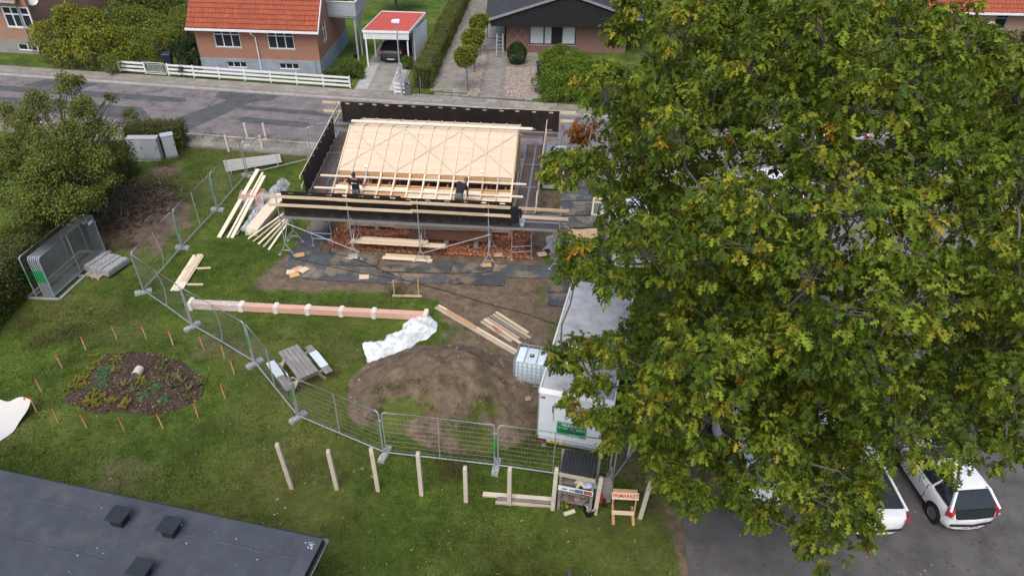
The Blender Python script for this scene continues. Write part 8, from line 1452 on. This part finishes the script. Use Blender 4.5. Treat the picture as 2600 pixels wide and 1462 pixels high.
# ================================================================== PEOPLE
m_skin = mat('skin', (.45, .24, .16), .55, .08, 6, .05, ov=0); m_shirt = mat('black_tshirt', (.012, .013, .016), .85, .25, 7, .3, ov=0); m_hair1 = mat('dark_brown_hair', (.045, .028, .02), .7, .3, 30, .5, ov=0); m_hair2 = mat('light_brown_hair', (.14, .08, .045), .7, .3, 30, .5, ov=0); m_pants = mat('grey_work_trousers', (.13, .14, .135), .9, .2, 8, .3, ov=0); m_boot = mat('work_boot', (.03, .025, .02), .7, .2, 8, .2, ov=0)
def person(label, loc, rz, J, hair, hairm, logo=None):
    """J: joint name -> (pos, radius, tag); one skinned surface grown over the skeleton"""
    names = list(J); idx = {k: i for i, k in enumerate(names)}; E_ = [('pelvis', 'waist'), ('waist', 'chest'), ('chest', 'neck'), ('neck', 'jaw'), ('jaw', 'head'), ('head', 'crownh')]
    for s_ in 'LR':
        E_ += [('chest', 'sh'+s_), ('sh'+s_, 'el'+s_), ('el'+s_, 'wr'+s_), ('wr'+s_, 'pa'+s_), ('pelvis', 'hi'+s_), ('hi'+s_, 'kn'+s_), ('kn'+s_, 'an'+s_), ('an'+s_, 'to'+s_)]
    pts = [Vector(J[k][0]) for k in names]; rad = [J[k][1] for k in names]; tags = [J[k][2] for k in names]; ed = [(idx[a], idx[b]) for a, b in E_]
    for s_ in 'LR':                                                   # five fingers per hand
        pa = Vector(J['pa'+s_][0]); d = (pa-Vector(J['wr'+s_][0])).normalized(); sd_ = d.cross(Vector((0, 1, .2))).normalized(); bend = d.cross(sd_)
        for f, (o, ln) in enumerate(((-.035, .065), (-.012, .078), (.012, .074), (.033, .058), (.05, .045))):
            a = pa+sd_*o*.8+d*(.02 if f < 4 else -.03); b_ = a+d*ln*.5+(sd_*.02 if f == 4 else Vector()); c = b_+(d*.6+bend*.5).normalized()*ln*.5; i0 = len(pts); pts += [a, b_, c]; rad += [.0105, .0095, .008]; tags += ['skin']*3; ed += [(idx['pa'+s_], i0), (i0, i0+1), (i0+1, i0+2)]
    me = bpy.data.meshes.new('figure'); me.from_pydata(pts, ed, []); tmp = bpy.data.objects.new('figure_tmp', me)
    sk = tmp.modifiers.new('skin', 'SKIN'); sk.use_smooth_shade = True; ss = tmp.modifiers.new('sub', 'SUBSURF'); ss.levels = 2; ss.render_levels = 2
    for v, r in zip(me.skin_vertices[0].data, rad): v.radius = (r if isinstance(r, tuple) else (r, r)); v.use_root = False
    me.skin_vertices[0].data[idx['pelvis']].use_root = True
    out = baked(tmp)
    mats = [m_skin, m_shirt, m_pants, m_boot]; out.materials.clear(); [out.materials.append(m) for m in mats]; P = np.array([p for p in pts]); mi = {'skin': 0, 'shirt': 1, 'pants': 2, 'boot': 3}
    ctr = np.empty(len(out.polygons)*3, np.float32); out.polygons.foreach_get('center', ctr); ctr = ctr.reshape(-1, 3); bd = np.full(len(ctr), 9.0); bi = np.zeros(len(ctr), np.int32)
    for a, b in ed:
        A, B, ta, tb = P[a], P[b], tags[a], tags[b]; t_ = np.clip(((ctr-A) @ (B-A))/np.dot(B-A, B-A), 0, 1); q = np.linalg.norm(ctr-A-t_[:, None]*(B-A), axis=1); cut = .62 if ta+tb == 'shirtskin' else .5
        up_ = q < bd; bd = np.where(up_, q, bd); bi = np.where(up_, np.where(t_ < cut, mi[ta], mi[tb]), bi)
    out.polygons.foreach_set('material_index', bi.astype(np.int32)); out.polygons.foreach_set('use_smooth', np.ones(len(ctr), bool))
    o = bpy.data.objects.new('person', out); M = TR(loc, rz) @ Matrix.Scale(1.06, 4); place(o, M); tag(o, label, 'person', 'workers on the scaffold')
    hd = Vector(J['head'][0]); up = (Vector(J['crownh'][0])-Vector(J['jaw'][0])).normalized(); fw = Vector(hair); fw = (fw-up*fw.dot(up)).normalized(); sx = fw.cross(up)
    def hp(a, b, c_): return hd+sx*a+fw*b+up*c_
    rg = []                                                           # hair: cap over the back and top of the skull
    for k in range(7):
        th = R_(-5+k*14.5); z = math.sin(th)*.125+.02; r = math.cos(th); rg.append([hp(.092*r*math.cos(q), (-.014)+.108*r*math.sin(q)-(.0 if math.sin(q) < .3 else .018*(1-k/7)), z-(.05 if math.sin(q) < -.2 and k < 2 else 0)+(.035 if math.sin(q) > .5 and k < 2 else 0)) for q in [i*math.pi/6 for i in range(12)]])
    obj('hair', MB().loft(rg), hairm, o, smooth=True)
    nz = MB().loft([[hp(-.016, .098, -.035), hp(.016, .098, -.035), hp(0, .125, -.032)], [hp(-.008, .1, .02), hp(.008, .1, .02), hp(0, .106, .02)]]); obj('nose', nz, m_skin, o)
    for s_ in (-1, 1): obj('ear', MB().path([hp(s_*.088, -.01, -.03), hp(s_*.1, -.02, 0), hp(s_*.09, -.012, .03)], [.012, .018, .01], 6), m_skin, o, smooth=True); obj('eye', MB().lathe([(.004, 0), (.013, .004), (.004, .008)], (0, 0, 0), 8), m_text, o).matrix_basis = Matrix.Translation(hp(s_*.034, .09, .012)) @ fw.to_track_quat('Z', 'Y').to_matrix().to_4x4()
    obj('mouth', MB().box((0, 0, 0), (.045, .006, .01)), mat('lips', (.35, .12, .1), .5), o).matrix_basis = Matrix.Translation(hp(0, .094, -.062))
    if logo:
        F = M @ frame_of(logo[0], logo[1], logo[2]); obj('shirt_logo', MB().lathe([(.032, 0), (.032, .003)], (0, 0, 0), 14), m_white, o).matrix_basis = wm(o).inverted() @ F @ Matrix.Translation((-.085, 0, 0)); txt('shirt_text', 'Kammer', .055, m_white, F @ Matrix.Translation((.035, 0, 0)), o, .0015)
    return o
q = bf(-2.85, -4.75, 2.06)
J1 = {'pelvis': ((0, 0, .98), (.155, .115), 'pants'), 'waist': ((0, .01, 1.14), (.15, .11), 'shirt'), 'chest': ((0, .0, 1.38), (.185, .125), 'shirt'), 'neck': ((0, -.02, 1.56), (.062, .062), 'skin'), 'jaw': ((0, -.05, 1.64), (.07, .078), 'skin'), 'head': ((0, -.05, 1.72), (.088, .1), 'skin'), 'crownh': ((0, -.035, 1.79), (.07, .08), 'skin'),
      'shL': ((-.2, 0, 1.45), (.075, .075), 'shirt'), 'elL': ((-.28, .02, 1.17), (.05, .05), 'skin'), 'wrL': ((-.27, -.1, .94), (.034, .034), 'skin'), 'paL': ((-.26, -.14, .86), (.042, .022), 'skin'), 'shR': ((.2, 0, 1.45), (.075, .075), 'shirt'), 'elR': ((.3, .06, 1.2), (.05, .05), 'skin'), 'wrR': ((.3, .25, 1.16), (.034, .034), 'skin'), 'paR': ((.28, .33, 1.17), (.042, .022), 'skin'),
      'hiL': ((-.1, 0, .9), (.095, .1), 'pants'), 'knL': ((-.12, .02, .5), (.068, .068), 'pants'), 'anL': ((-.13, -.02, .1), (.05, .05), 'pants'), 'toL': ((-.14, .17, .05), (.045, .035), 'boot'), 'hiR': ((.1, 0, .9), (.095, .1), 'pants'), 'knR': ((.12, .02, .5), (.068, .068), 'pants'), 'anR': ((.13, -.02, .1), (.05, .05), 'pants'), 'toR': ((.14, .17, .05), (.045, .035), 'boot')}
person('person in black printed T-shirt standing upright on the front deck, looking down at work', q, BA+R_(-6), J1, (0, 1, -.15), m_hair1, ((0, -.118, 1.36), (1, 0, 0), (0, -1, .1)))
q = bf(1.75, -4.75, 2.06)
J2 = {'pelvis': ((0, -.05, .98), (.16, .125), 'pants'), 'waist': ((.02, .05, 1.14), (.15, .11), 'shirt'), 'chest': ((.06, .2, 1.32), (.18, .12), 'shirt'), 'neck': ((.12, .33, 1.42), (.062, .062), 'skin'), 'jaw': ((.15, .4, 1.42), (.07, .076), 'skin'), 'head': ((.17, .45, 1.46), (.088, .098), 'skin'), 'crownh': ((.19, .5, 1.52), (.07, .08), 'skin'),
      'shL': ((-.13, .24, 1.4), (.075, .075), 'shirt'), 'elL': ((-.16, .42, 1.16), (.05, .05), 'skin'), 'wrL': ((.02, .52, 1.02), (.034, .034), 'skin'), 'paL': ((.07, .56, .98), (.042, .022), 'skin'), 'shR': ((.25, .2, 1.36), (.075, .075), 'shirt'), 'elR': ((.28, .28, 1.06), (.05, .05), 'skin'), 'wrR': ((.24, .38, .86), (.034, .034), 'skin'), 'paR': ((.22, .42, .79), (.042, .022), 'skin'),
      'hiL': ((-.1, -.05, .9), (.098, .105), 'pants'), 'knL': ((-.13, .03, .5), (.07, .07), 'pants'), 'anL': ((-.14, -.04, .1), (.05, .05), 'pants'), 'toL': ((-.15, .15, .05), (.045, .035), 'boot'), 'hiR': ((.1, -.05, .9), (.098, .105), 'pants'), 'knR': ((.15, .06, .5), (.07, .07), 'pants'), 'anR': ((.16, 0, .1), (.05, .05), 'pants'), 'toR': ((.18, .19, .05), (.045, .035), 'boot')}
person('person in black T-shirt and grey work trousers bending forward over the eave', q, BA+R_(-12), J2, (.35, .8, -.9), m_hair2)
